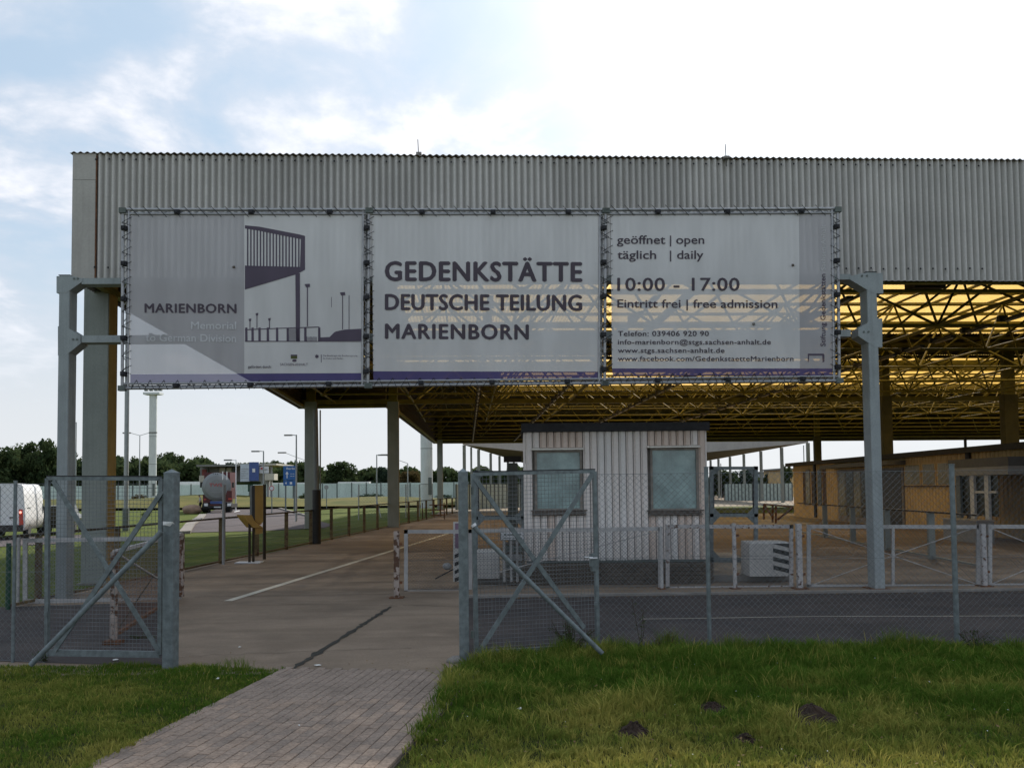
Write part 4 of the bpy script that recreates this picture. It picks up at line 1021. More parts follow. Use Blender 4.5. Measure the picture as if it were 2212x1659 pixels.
MB().tube(ony(1020, 1134, 11.15), ony(1301, 1411, 11.2), .030, 10).build('brace_tube', M['galvanised'], gp2)
MB().tube(ony(1021.5, 1132, 11.14), ony(1025, 1137, 11.14), .034, 10).build('brace_end', M['sign_white'], gp2)
# left leaf
LP = Plane(ony(348, 1200, 11.15), ony(102, 1200, 11.45))
gl = thing('gate_leaf', 'left open gate leaf of galvanised frame and square wire mesh', 'gate', LP.pt(225, 1430), 'two leaves of the entrance gate')
def leaf(gl, P_, TL, TR, BR_, BL, sw, hinge):
    for a, b_, w_ in ((TL, BL, .05), (TR, BR_, .05), (TL, TR, .045), (BL, BR_, .075)):
        p, q_ = P_.pt(*a), P_.pt(*b_); MB().beam(p, q_, w_, .045, P_.n.cross(q_ - p)).build('frame_bar', M['galvanised'], gl)
    p, q_ = P_.pt(TL[0], TL[1]), P_.pt(TR[0], TR[1]); MB().beam(p + V((0, 0, .028)), q_ + V((0, 0, .028)), .05, .012).build('top_strip', M['black_rubber'], gl)
leaf(gl, LP, (103, 1033), (348, 1034), (346, 1413), (102, 1409), 0, 'R')
square_mesh(LP, ((108, 1036), (344, 1036), (343, 1408), (106, 1404)), .05, .0026).build('wire_mesh', M['wire'], gl)
for a, b_, o_ in (((115, 1038), (344, 1407), .02), ((350, 1062), (118, 1405), .045)):
    p, q_ = LP.pt(*a, o_), LP.pt(*b_, o_); MB().beam(p, q_, .058, .02, LP.n.cross(q_ - p)).build('diagonal_bar', M['galvanised'], gl)
MB().box(LP.pt(100, 1325, .02), .035, .05, .04).beam(LP.pt(101, 1325, .03), LP.pt(102, 1418, .03), .014, .014).build('drop_bolt', M['galvanised'], gl)
for y in (1080, 1380): MB().tube(LP.pt(352, y - 8, .02), LP.pt(352, y + 8, .02), .018, 8).build('hinge', M['joint_dark'], gl)
# right leaf
RP = Plane(ony(1024, 1200, 11.5), ony(1290, 1200, 12.15))
gr = thing('gate_leaf', 'right open gate leaf of galvanised frame and mesh, with lock box and lever handle', 'gate', RP.pt(1156, 1415), 'two leaves of the entrance gate')
leaf(gr, RP, (1022, 1024), (1284, 1018), (1291, 1395), (1029, 1412), 0, 'L')
square_mesh(RP, ((1026, 1027), (1281, 1021), (1287, 1391), (1032, 1408)), .05, .0026).build('wire_mesh', M['wire'], gr)
for a, b_, o_ in (((1025, 1032), (1262, 1356), .02), ((1281, 1022), (1032, 1412), .045)):
    p, q_ = RP.pt(*a, o_), RP.pt(*b_, o_); MB().beam(p, q_, .058, .02, RP.n.cross(q_ - p)).build('diagonal_bar', M['galvanised'], gr)
MB().box(RP.pt(1281, 1209, .02), .085, .06, .17, RP.u, RP.n, ch=.004).box(RP.pt(1282, 1225, .02), .06, .05, .10, RP.u, RP.n).build('lock_box', M['galvanised'], gr)
MB().tube(RP.pt(1290, 1205, .08), RP.pt(1274, 1206, .09), .009, 8).tube(RP.pt(1280, 1204, .07), RP.pt(1263, 1203, .09), .008, 8).build('lever_handle', M['sign_white'], gr)
MB().box(RP.pt(1287, 1304, .03), .04, .04, .04).tube(RP.pt(1288, 1304, .03), RP.pt(1291, 1400, .03), .010, 6).build('drop_bolt', M['galvanised'], gr)
for y in (1060, 1370): MB().tube(RP.pt(1020, y - 8, .02), RP.pt(1020, y + 8, .02), .018, 8).build('hinge', M['joint_dark'], gr)
# chain link fence on the right
F0, F1, F2, F3 = ony(1294, 1400, 12.25), ony(1532, 1400, 12.1), ony(2066, 1405, 12.0), ony(2260, 1405, 11.95)
cf = thing('chain_link_fence', 'galvanised chain link fence with round posts on the right, above the tall grass', 'fence', V((F1.x, F1.y, 0)))
for a, b_ in ((F0, F1), (F1, F2), (F2, F3)):
    z = ony(1700, 1020, 12).z; chain_mesh(a, b_, .03, z, .058, .0019).build('wire_netting', M['wire'], cf)
def fpost(pr, p, zt_, r=.024): MB().tube(V((p.x, p.y, 0)), V((p.x, p.y, zt_)), r, 10).tube(V((p.x, p.y, zt_)), V((p.x, p.y, zt_ + .012)), r * 1.15, 10).build('post', M['galvanised'], pr)
fpost(cf, F1 - V((0, .03, 0)), ony(1530, 1010, 12.1).z, .028); fpost(cf, F2 - V((0, .03, 0)), ony(2052, 1004, 12.0).z, .034); fpost(cf, F3 + V((.4, 0, 0)), 2.4)
# chain link fence on the left
F0, F1, F2 = ony(98, 1400, 11.45), ony(28, 1400, 11.6), ony(-420, 1400, 11.8)
lf = thing('chain_link_fence', 'galvanised chain link fence left of the gate, in front of the white van', 'fence', V((F1.x, F1.y, 0)))
for a, b_ in ((F0, F1), (F1, F2)): chain_mesh(a, b_, .03, ony(28, 1046, 11.6).z, .058, .0019).build('wire_netting', M['wire'], lf)
fpost(lf, F1, ony(28, 1040, 11.6).z, .022); fpost(lf, F2, 2.3)
# ================================================================== LOW WHITE GATES
def low_panel(label, x0, x1, yt0, yt1, yb0, yb1, Y, m='white_worn', mid=None, brace=None, w_=.078, Y2=None, group='low white barrier gates across the yard', step=.048, netr=.0028):
    P_ = Plane(ony(x0, 1200, Y), ony(x1, 1200, Y2 or Y))
    t_ = thing('low_gate', label, 'gate', P_.pt((x0 + x1) / 2, (yb0 + yb1) / 2), group)
    hw = w_ / 2 / Y * FP
    for a, b_ in (((x0 + hw, yt0), (x0 + hw, yb0)), ((x1 - hw, yt1), (x1 - hw, yb1)), ((x0, yt0 + hw), (x1, yt1 + hw)), ((x0, yb0 - hw), (x1, yb1 - hw))):
        p, q_ = P_.pt(*a), P_.pt(*b_); MB().beam(p, q_, w_, .05, P_.n.cross(q_ - p)).build('frame_bar', M[m], t_)
    if mid:
        p, q_ = P_.pt(mid, (yt0 + yt1) / 2), P_.pt(mid, (yb0 + yb1) / 2); MB().beam(p, q_, w_ * .8, .03, P_.n.cross(q_ - p)).build('frame_bar', M[m], t_)
    for a, b_ in (brace or ()): MB().tube(P_.pt(*a, .01), P_.pt(*b_, .01), .010, 6).build('brace_rod', M[m], t_)
    a, b_ = P_.pt(x0 + hw, yb0 - hw), P_.pt(x1 - hw, yb1 - hw); zt_ = (P_.pt(x0, yt0 + hw).z + P_.pt(x1, yt1 + hw).z) / 2; zb_ = max(.03, (a.z + b_.z) / 2)
    chain_mesh(a - P_.n * .01, b_ - P_.n * .01, zb_, zt_, step, netr).build('wire_netting', M['wire'], t_)
    return t_, P_
def low_post(label, x, ytop, Y, w_=.075, m='white_rusty', ybase=None, r_=True, hooks=True):
    b = ony(x, 1270, Y); c = V((b.x, b.y, 0)); zt_ = ony(x, ytop, Y).z; t_ = thing('low_gate_post', label, 'post', c, 'posts of the low white gates')
    MB().box(c + V((0, 0, zt_ / 2)), w_, w_, zt_, ch=.012 if r_ else .003).build('shaft', M[m], t_)
    MB().box(c + V((0, 0, .012)), w_ * 2.6, w_ * 2.6, .024).build('foot_plate', M['rust'], t_)
    if hooks:
        for z in (.3, zt_ - .25): MB().box(c + V((w_ * .5 + .02, -.02, z)), .07, .03, .05).build('hinge', M['rust'], t_)
    return t_
low_panel('low rust stained gate left of the right gate post, over the white line', 873, 1006, 1144, 1144, 1283, 1283, 19.2)
low_panel('long low gate seen through the right gate leaf, in front of the booth', 1012, 1430, 1143, 1138, 1283, 1278, 19.4, brace=[((1060, 1240), (1410, 1150))])
low_panel('low gate with rusted top rail in front of the booth and the striped block', 1438, 1713, 1133, 1133, 1275, 1272, 19.3, m='white_rusty')
low_panel('wide low gate with thin crossing rods behind the right gantry post', 1743, 2117, 1133, 1134, 1270, 1270, 19.2, mid=1929, brace=[((1750, 1265), (1929, 1200)), ((1929, 1200), (2105, 1140)), ((1752, 1142), (1929, 1200)), ((1929, 1200), (2112, 1262))])
low_panel('low gate at the right edge of the view, beside the grey cabinet', 2134, 2400, 1133, 1134, 1268, 1268, 19.2, mid=2290, brace=[((2140, 1262), (2290, 1200)), ((2142, 1142), (2290, 1200)), ((2290, 1200), (2390, 1150))])
low_post('rusty flaking post at the left end of the low gates, beside the walk', 857, 1147, 18.0, .105, 'rust_post')
low_post('slim white post in the gap between two low gates before the booth', 1430, 1137, 19.1, .06, 'white_worn', hooks=False)
low_post('thick white post with rusty hinges right of the striped concrete block', 1728, 1131, 18.9, .11)
low_post('slim weathered post standing inside the low gate before the striped block', 1588, 1130, 19.0, .075)
low_post('rust spotted white post between the wide low gate and the edge gate', 2127, 1132, 19.0, .10)
low_panel('low white gate behind the left gate leaf and the left gantry post', 50, 392, 1163, 1158, 1303, 1299, 17.6, Y2=18.2)
low_post('slim white post beside the dark green stake at far left', 39, 1157, 17.6, .055, 'white_worn', hooks=False)
# rusty leaf swung open toward the viewer
p0, p1 = ony(392, 1200, 18.2), ony(247, 1200, 12.9)
OP = Plane(p0, p1); t_ = thing('low_gate', 'rusty low gate leaf swung open behind the left square gate post', 'gate', V((p0.x, p0.y, 0)), 'low white barrier gates across the yard')
z1_, z0_ = 1.27, .12
for a, b_, w_, mm in ((p0, p0, .09, 'rust_post'), (p1, p1, .075, 'rust_post')):
    MB().beam(V((a.x, a.y, .0 if a is p1 else .05)), V((a.x, a.y, z1_)), w_, w_, V((1, 0, 0))).build('frame_bar', M[mm], t_)
for z in (z0_, z1_): MB().beam(V((p0.x, p0.y, z)), V((p1.x, p1.y, z)), .055, .05).build('frame_bar', M['white_rusty'] if z > 1 else M['rust'], t_)
for za, zb_ in ((z0_, z1_), (z1_, z0_)): MB().tube(V((p0.x, p0.y, za)), V((p1.x, p1.y, zb_)), .018 if za < zb_ else .010, 8).build('brace_rod', M['white_rusty'] if za < zb_ else M['rail_top'], t_)
chain_mesh(p0, p1, z0_, z1_, .048, .0020).build('wire_netting', M['rust'], t_)
MB().box(V((p1.x, p1.y, .03)), .22, .2, .06).build('foot', M['rust'], t_)
st = thing('stake', 'dark green plastic stake at the far left edge of the asphalt', 'post', V((*onz(17, 1317).xy, 0)))
b = onz(17, 1317); MB().tube(b, b + V((0, 0, ony(17, 1173, b.y).z)), .045, 8).build('shaft', M['pvc_green'], st)
# ================================================================== THINGS IN THE YARD
def portal(label, x0, x1, ytop, ymid, ylow, Y, base_y):
    """galvanised double window frame of a control lane: posts, rails and corner gussets"""
    P_ = Plane(ony(x0, 1200, Y), ony(x1, 1200, Y)); b = P_.pt((x0 + x1) / 2, 1200); t_ = thing('lane_frame', label, 'frame', V((b.x, b.y, 0)), 'grey steel frames beside the booth')
    m = M['galvanised']; s = 1.0
    for xa in (x0 + 4.5, x1 - 4.5):
        p, q_ = P_.pt(xa, base_y), P_.pt(xa, ytop); MB().beam(V((p.x, p.y, 0.1)), q_, .085, .07, P_.u).build('post', m, t_)
    ys = [(ytop + 4, .07), (ymid, .075)] + ([(ylow, .11)] if ylow else [])
    for y, h in ys:
        MB().beam(P_.pt(x0, y), P_.pt(x1, y), h, .07, V((0, 0, 1))).build('rail', m, t_)
    xi0, xi1 = x0 + 9, x1 - 9; g_ = 14
    tri = [((xi0, ytop + 7), (xi0 + g_, ytop + 7), (xi0, ytop + 7 + g_)), ((xi1, ytop + 7), (xi1, ytop + 7 + g_), (xi1 - g_, ytop + 7)),
           ((xi0, ymid - 3), (xi0, ymid - 3 - g_), (xi0 + g_, ymid - 3)), ((xi1, ymid - 3), (xi1 - g_, ymid - 3), (xi1, ymid - 3 - g_)),
           ((xi0, ymid + 3), (xi0 + g_, ymid + 3), (xi0, ymid + 3 + g_)), ((xi1, ymid + 3), (xi1, ymid + 3 + g_), (xi1 - g_, ymid + 3))]
    if ylow: tri += [((xi0, ylow - 5), (xi0, ylow - 5 - g_), (xi0 + g_, ylow - 5))]
    for tr_ in tri: polyplane(P_, tr_, .01, .05).build('gusset', m, t_)
    rb = MB()
    for a, b_ in (((xi0 + 1, ytop + 18), (xi0 + 1, ymid - 16)), ((xi1 - 1, ytop + 18), (xi1 - 1, ymid - 16)), ((xi0 + 14, ymid - 4), (xi1 - 14, ymid - 4))):
        MB().beam(P_.pt(*a, .02), P_.pt(*b_, .02), .02, .03).build('rubber_seal', M['black_rubber'], t_)
    return t_
portal('grey steel frame left of the booth, seen through the right gate leaf', 1024, 1134, 1016, 1119, None, 20.9, 1235)
portal('grey steel frame with cut corners standing right of the booth', 1532, 1637, 1007, 1113, 1209, 20.9, 1238)
def block(label, x0, x1, ytop, ybase, Y, stripes=0, sidew=0, left_dark=0):
    P_ = Plane(ony(x0, 1200, Y), ony(x1, 1200, Y)); a = P_.pt(x0, ybase); b_ = P_.pt(x1, ybase); z0 = max(.05, a.z); z1 = P_.pt(x0, ytop).z
    t_ = thing('concrete_block', label, 'block', V(((a.x + b_.x) / 2, a.y, z0)))
    q4 = [V((a.x, a.y, z0)), V((b_.x, b_.y, z0)), V((b_.x, b_.y, z0)) - P_.n * .75, V((a.x, a.y, z0)) - P_.n * .75]
    c_ = .03; poly = []
    top = [p + V((0, 0, z1 - z0 - .03)) for p in q4]; ctr = (top[0] + top[2]) / 2
    cap = [p + (ctr - p).normalized() * .035 + V((0, 0, .03)) for p in top]
    b = MB().hexa(q4, top); b.hexa(top, cap); b.build('body', M['block_white'], t_)
    for k in range(stripes):
        zc = z0 + (z1 - z0) * (k + .35) / stripes; h = (z1 - z0) / stripes * .5; wd = (b_.x - a.x) * .42
        f = [V((b_.x, b_.y, 0)) - P_.u * (wd + .0) + V((0, 0, zc + h * .9)), V((b_.x, b_.y, 0)) + V((0, 0, zc - h * .1)), V((b_.x, b_.y, 0)) + V((0, 0, zc - h * .1 + h)), V((b_.x, b_.y, 0)) - P_.u * wd + V((0, 0, min(z1 - .02, zc + h * 1.9)))]
        f = [V((p.x, p.y, max(z0 + .01, min(z1 - .03, p.z)))) for p in f]
        MB().prism([p + P_.n * .001 for p in f], P_.n * .004).build('stripe', M['black_paint'], t_)
    return t_
block('white painted concrete block with black slanting stripes at its right end', 1620, 1708, 1171, 1245, 20.0, 4)
block('plain white concrete block behind the mesh of the right gate leaf', 1028, 1079, 1190, 1250, 20.2)
# striped board beside the right gate post
P_ = Plane(ony(980, 1200, 19.6), ony(998, 1200, 19.6)); b = P_.pt(988, 1250)
t_ = thing('warning_board', 'narrow board with purple top and black and white stripes left of the right gate post', 'sign', V((b.x, b.y, 0)))
polyplane(P_, ((979, 1127), (1001, 1127), (1001, 1256), (979, 1256)), 0, .06).build('board', M['block_white'], t_)
polyplane(P_, ((983, 1130), (1000, 1130), (1000, 1184), (983, 1184)), .004, .003).build('purple_field', M['purple_board'], t_)
for k in range(4):
    y = 1190 + k * 17; polyplane(P_, ((982, y + 8), (1000, y), (1000, y + 8), (982, y + 16)), .004, .003).build('stripe', M['black_paint'], t_)
for y in (1245,): MB().tube(ony(940, 1250, 19.7) , ony(985, 1226, 19.7), .015, 6).build('cable', M['black_rubber'], t_)
MB().ball(ony(966, 1223, 19.7), .10, .08, .08, 10, 6).build('lamp_head', M['cabinet_grey'], t_)
# small framed plaque on three stakes
P_ = Plane(ony(1081, 1200, 19.9), ony(1134, 1200, 19.9)); b = P_.pt(1108, 1250)
t_ = thing('notice_sign', 'small framed white notice on three pale stakes left of the booth', 'sign', V((b.x, b.y, 0)))
polyplane(P_, ((1080, 1140), (1133, 1140), (1133, 1167), (1080, 1167)), .03, .02).build('plate', M['plaque'], t_)
for a, b_ in (((1081, 1141), (1132, 1141)), ((1132, 1141), (1132, 1166)), ((1132, 1166), (1081, 1166)), ((1081, 1166), (1081, 1141))):
    MB().beam(P_.pt(*a, .034), P_.pt(*b_, .034), .012, .008).build('border', M['black_paint'], t_)
for x0, x1, y, h in ((1085, 1096, 1149, 3.6), (1098, 1103, 1149, 3.2), (1113, 1129, 1149, 3.6), (1088, 1094, 1156, 3), (1096, 1108, 1156, 2.6), (1116, 1125, 1156, 3), (1087, 1104, 1162.5, 1.6), (1107, 1128, 1162.5, 1.6)):
    polyplane(P_, ((x0, y - h), (x1, y - h), (x1, y), (x0, y)), .033, .002).build('print_line', M['joint_dark'], t_)
for x in (1089, 1104, 1117):
    p = P_.pt(x, 1200); MB().beam(V((p.x, p.y, 0.1)), V((p.x, p.y, P_.pt(x, 1166).z)), .05, .04, P_.u).build('stake', M['white_worn'], t_)
b = P_.pt(1110, 1240, -.15)
eb = thing('meter_box', 'dark weathered cabinet behind the notice stakes beside the booth', 'box', V((b.x, b.y, .13)))
polyplane(P_, ((1088, 1172), (1131, 1172), (1131, 1238), (1088, 1238)), -.12, .3).build('case', M['plinth'], eb)
for k in range(3): polyplane(P_, ((1092, 1178 + k * 19), (1128, 1178 + k * 19), (1128, 1192 + k * 19), (1092, 1192 + k * 19)), -.112, .01).build('door', M['cabinet_grey'] if k == 1 else M['joint_dark'], eb)
# dark pillar far behind the left lane frame
b = ony(1108, 1100, 33); t_ = thing('pillar', 'dark square pillar with flat cap beyond the left steel frame', 'pillar', V((b.x, b.y, 0)))
MB().box(V((b.x, b.y, ony(1108, 1000, 33).z / 2)), .36, .36, ony(1108, 1000, 33).z).build('shaft', M['joint_dark'], t_)
MB().box(V((b.x, b.y, ony(1108, 998, 33).z + .1)), .62, .6, .2).build('cap', M['pipe_black'], t_)
# ================================================================== OCHRE BUILDING ON THE RIGHT
WA, WB = onz(1716, 1133), V((ony(2212, 1100, 27.5).x * 1.235, 27.5 * 1.235, 0))
WA = ony(1716, 1100, 62); WB = ony(2212, 1100, 34)
WP = Plane(WA, WB); wu = WP.u; wn = WP.n
def wp(x, y, off=0): return WP.pt(x, y, off)
oc = thing('control_building', 'long low ochre building with ribbed walls and dark flat roof at the right', 'building', V((WA.x, WA.y, 0)))
zr0 = wp(1716, 1003).z; zr1 = wp(2212, 956).z
zr = (zr0 + zr1) / 2; wl = V((WA.x, WA.y, 0)); WE = wl + wu * (V((WB.x, WB.y, 0)) - wl).length * 1.5; back = -wn * 11
def wz(t, z, off=0): return wl + wu * t + wn * off + V((0, 0, z))
WL = (WE - wl).length
MB().prism([wl, WE, WE + back, wl + back], V((0, 0, zr - .05))).build('wall_core', M['wall_ochre'], oc)
def wt(x): return (wp(x, 1050) - WP.a).dot(wu)
# ribbed cladding as single vertical boards, wider far away
t = 0.0; bw = 0.30
tw0, tw1 = wt(1956), wt(2150)
zs0, zs1 = wp(2050, 1046).z, wp(2050, 1000).z
k = 0
while t < WL - bw and k < 200:
    xx, _ = proj(wz(t, 2)); 
    if xx > 2260: break
    inw = tw0 < t < tw1
    for z0, z1 in (((0.05, zs0 - .06), (zs1 + .08, zr - .16)) if inw else ((0.05, zr - .16),)):
        MB().prism([wz(t + .012, z0, .0), wz(t + bw - .012, z0, .0), wz(t + bw - .05, z0, .035), wz(t + .05, z0, .035)], V((0, 0, z1 - z0))).build('wall_board', M['wall_ochre'], oc)
    t += bw; k += 1
MB().prism([wz(-.3, zr - .14, .45), wz(WL, zr - .14, .45), wz(WL, zr - .14, -11.3), wz(-.3, zr - .14, -11.3)], V((0, 0, .16))).build('roof', M['roof_felt'], oc)
MB().prism([wz(-.3, zr - .20, .46), wz(WL, zr - .20, .46), wz(WL, zr - .20, .43), wz(-.3, zr - .20, .43)], V((0, 0, .24))).build('fascia_board', M['roof_felt'], oc)
# clerestory windows with posts between
def wrect(x0, x1, y0, y1, off, th, m, name, parent, zlock=None):
    ta, tb2 = wt(x0), wt(x1); za, zb2 = (wp((x0 + x1) / 2, y1).z, wp((x0 + x1) / 2, y0).z) if zlock is None else zlock
    return MB().prism([wz(ta, za, off), wz(tb2, za, off), wz(tb2, za, off + th), wz(ta, za, off + th)], V((0, 0, zb2 - za))).build(name, m, parent)
for x0, x1 in ((1958, 1989), (1996, 2022), (2029, 2058), (2068, 2096), (2106, 2142)):
    f = wrect(x0 - 2, x1 + 2, 0, 0, .01, .03, M['wall_ochre'], 'window', oc, (zs0 - .04, zs1 + .04))
    wrect(x0, x1, 0, 0, .042, .01, M['pane_light'], 'pane', f, (zs0, zs1))
MB().beam(wz(tw0, zs0 - .08, .06), wz(tw1, zs0 - .08, .06), .07, .06).build('sill', M['wall_brown'], oc)
zl = wp(2050, 1046).z
for x in (2098,): 
    wrect(x - 4, x + 4, 0, 0, .05, .09, M['pipe_black'], 'rain_pipe', oc, (.1, zr))
wrect(1761.5, 1765, 0, 0, .05, .09, M['pipe_black'], 'rain_pipe', oc, (.1, zr))
# far part: dark window strips, doors and brown panels
for x0, x1, z0, z1, m in ((1737, 1742, .9, 2.9, 'wall_brown'), (1743, 1752, .9, 3.0, 'pane_light'), (1768, 1777, .9, 3.0, 'pane_dark'), (1779, 1786, .9, 3.0, 'wall_brown'), (1755, 1759, .9, 2.9, 'wall_brown')):
    f = wrect(x0, x1, 0, 0, .04, .03, M['win_frame'], 'window', oc, (z0 - .08, z1 + .08)); wrect(x0 + .6, x1 - .6, 0, 0, .072, .01, M[m], 'pane', f, (z0, z1))
f = wrect(1812, 1884, 0, 0, .02, .05, M['win_frame'], 'entrance', oc, (.05, 2.95))
for x0, x1, m in ((1816, 1829, 'pane_light'), (1831, 1846, 'pane_dark'), (1848, 1862, 'pane_light'), (1864, 1881, 'pane_dark')): wrect(x0, x1, 0, 0, .075, .012, M[m], 'pane', f, (.35, 2.8))
d_ = wrect(1908, 1955, 0, 0, .03, .06, M['win_frame'], 'door', oc, (.05, 2.9)); wrect(1911, 1951, 0, 0, .095, .015, M['door_dark'], 'door_leaf', d_, (.1, 2.82))
wrect(1806, 1960, 0, 0, .05, .9, M['awning_grey'], 'canopy_slab', oc, (3.02, 3.22))
# porch at the right edge: dark band, pale fascia, white framed glazed screen
ph = thing('porch', 'small glazed porch with grey awning and white frame posts at the right edge', 'porch', wz(wt(2180), 0, 1))
def pz(x0, x1, off, th, m, name, zl_, par=ph): return wrect(x0, x1, 0, 0, off, th, m, name, par, zl_)
za = wp(2180, 1000, 1.2).z
pz(2138, 2280, .1, 1.5, M['awning_grey'], 'awning', (wp(2190, 1005, 1.6).z, wp(2190, 985, 1.6).z))
pz(2136, 2280, .1, 1.52, M['cabinet_grey'], 'awning_fascia', (wp(2190, 1024, 1.6).z, wp(2190, 1005.5, 1.6).z))
for x0, x1, m in ((2148, 2158, 'galvanised'), (2181, 2190, 'white_paint'), (2215, 2224, 'white_paint')):
    pz(x0, x1, 1.4, .10, M[m], 'frame_post', (.1, wp(2190, 1024, 1.6).z))
pz(2186, 2240, 1.4, .07, M['white_paint'], 'frame_rail', (wp(2200, 1066, 1.5).z, wp(2200, 1061, 1.5).z))
pz(2150, 2240, 1.38, .01, M['pane_dark'], 'pane', (.9, wp(2190, 1024, 1.6).z - .03))
cb = thing('cabinet', 'light grey box cabinet below the porch window at the right edge', 'cabinet', wz(wt(2190), 0, 2))
pz(2178, 2262, 1.9, .6, M['cabinet_grey'], 'case', (wp(2190, 1207, 2.4).z, wp(2190, 1132, 2.4).z), cb)
pz(2176, 2264, 1.88, .66, M['white_worn'], 'lid', (wp(2190, 1132, 2.4).z, wp(2190, 1129, 2.4).z), cb)
# ================================================================== RAILINGS
def rail_run(name, label, a, b_, step, top=1.31, pw=.10, pd_=.03, m='rail_brown', bottom=True, first=0.0, posts=None, mesh=True, broad=None):
    a = V((a.x, a.y, 0)); b_ = V((b_.x, b_.y, 0)); L_ = (b_ - a).length; d = (b_ - a) / L_; nn = V((-d.y, d.x, 0))
    t_ = thing(name, label, 'railing', a)
    MB().beam(a + V((0, 0, top)), b_ + V((0, 0, top)), .10, .045, nn).build('handrail', M['rail_top'], t_)
    if bottom: MB().beam(a + V((0, 0, .07)), b_ + V((0, 0, .07)), .05, .05, nn).build('bottom_rail', M[m], t_)
    t = first
    while t < L_:
        p = a + d * t; MB().beam(p, p + V((0, 0, top - .02)), pw, pd_, nn).build('post', M[m], t_); t += step
    if mesh:
        wm = MB(); z = .2
        while z < top - .05: wm.tube(a + V((0, 0, z)), b_ + V((0, 0, z)), .0025, 3, caps=False); z += .17
        wm.build('wires', M['wire_dark'], t_, kind='stuff')
    return t_
ra = V((onz(20, 1316).x, onz(20, 1316).y, 0)); rb1 = V((onz(850, 1137).x, onz(850, 1137).y, 0))
dd = (rb1 - ra).normalized()
rail_run('railing', 'long rust brown railing beside the lawn, running from the gate to the third column', ra, rb1, 3.05, first=.9, pw=.13)
r2 = rb1 + dd * 1.2
rail_run('railing', 'further stretch of rusty railing beyond the third column, with small steps', r2, r2 + dd * 27, 3.4, first=.2, pw=.13, mesh=True)
MB_ = thing('steel_steps', 'small rusty steel steps leaning on the far railing', 'steps', r2 + dd * 10 + V((.5, 0, 0)))
q = r2 + dd * 10 + V((.3, 0, 0))
for k in range(3): MB().box(q + V((.5, 0, .3 + k * .35)), 1.0, .5, .06).build('tread', M['rust'], MB_)
for s_ in (-.5, 1.0): MB().beam(q + V((s_, .2, 0)), q + V((s_, -.1, 1.15)), .06, .06).build('stringer', M['rust'], MB_)
rr0, rr1 = ony(1725, 1100, 41), ony(2112, 1100, 23)
rail_run('railing', 'dark topped railing in front of the ochre building', rr0, rr1, 3.6, first=4.2, pw=.17, pd_=.15, m='column_grey', bottom=True, mesh=False)
q0, q1 = V((rr0.x, rr0.y, 0)), V((rr1.x, rr1.y, 0))
# rusty low frame beyond
P_ = Plane(ony(1650, 1100, 47), ony(1712, 1100, 44)); t_ = thing('rusty_frame', 'rusty trestle frame with crossing bars left of the ochre building', 'barrier', V((P_.pt(1650, 1100).x, P_.pt(1650, 1100).y, 0)))
for a, b_ in (((1650, 1089), (1712, 1095)), ((1650, 1089), (1650, 1122)), ((1669, 1092), (1669, 1128)), ((1676, 1092), (1676, 1130)), ((1652, 1092), (1670, 1118)), ((1712, 1097), (1680, 1122))):
    MB().beam(P_.pt(*a), P_.pt(*b_), .09, .06).build('bar', M['rust'], t_)
# ================================================================== INFO STELE
P_ = Plane(ony(548, 1200, 27), ony(570, 1200, 27.2)); b = P_.pt(550, 1213)
t_ = thing('info_stele', 'yellow angular information stele with slanted desk beside the railing', 'stele', V((b.x, b.y, 0)))
polyplane(P_, ((551, 1048), (568.5, 1048), (568.5, 1126), (564, 1133), (551, 1124)), 0, .16).build('front_panel', M['stele_yellow'], t_)
polyplane(P_, ((544, 1049), (550.6, 1048), (550.6, 1124), (544, 1118)), -.01, .14).build('back_panel', M['stele_dark'], t_)
polyplane(P_, ((526, 1112), (544, 1112.5), (550, 1125), (568, 1139), (548, 1140), (534, 1124)), .05, .5).build('desk', M['stele_yellow'], t_)
polyplane(P_, ((551, 1141), (568, 1139), (567, 1152), (553, 1154)), -.03, .08).build('lower_panel', M['stele_yellow'], t_)
for x in (539, 547.5): p = P_.pt(x, 1200, -.05); MB().beam(V((p.x, p.y, 0)), V((p.x, p.y, P_.pt(x, 1124).z)), .06, .06).build('leg', M['rail_top'], t_)
MB().box(V((b.x - .15, b.y, .02)), .72, .5, .03).build('foot_plate', M['plaque'], t_)
p = ony(571, 1204, 28.4); t_ = thing('stake', 'dark slim post standing just right of the yellow stele', 'post', V((p.x, p.y, 0)))
MB().tube(V((p.x, p.y, 0)), V((p.x, p.y, ony(571, 1046, 28.4).z)), .05, 8).build('shaft', M['rail_top'], t_)
p = ony(483, 1220, 26.5); t_ = thing('stake', 'slim grey post behind the railing, in front of the tank lorry', 'post', V((p.x, p.y, 0)))
MB().tube(V((p.x, p.y, 0)), V((p.x, p.y, ony(483, 1047, 26.5).z)), .048, 8).build('shaft', M['cabinet_grey'], t_)
# ================================================================== MESH FENCE ON THE MEADOW
def mfence(label, pts, step=3.0, top=2.45, brace=()):
    p0 = pts[0]; t_ = thing('mesh_fence', label, 'fence', V((p0.x, p0.y, 0)))
    for a, b_ in zip(pts[:-1], pts[1:]):
        a = V((a.x, a.y, 0)); b_ = V((b_.x, b_.y, 0)); L_ = (b_ - a).length; n = max(1, round(L_ / step)); d = (b_ - a) / L_
        for k in range(n + 1): MB().tube(a + d * (L_ * k / n), a + d * (L_ * k / n) + V((0, 0, top)), .045, 6).build('post', M['lamp_post'], t_)
        chain_mesh(a, b_, .05, top - .03, .16, .0035).build('wire_netting', M['wire'], t_)
    for a, b_ in brace: MB().tube(a, b_, .04, 6).build('brace', M['lamp_post'], t_)
mfence('tall grey mesh fence on the meadow behind the railing, between second and third column', [onz(775, 1123), onz(842, 1121), onz(845, 1121), onz(934, 1113)], 3.2, brace=[(ony(812, 1072, 70), ony(823, 1118, 69))])
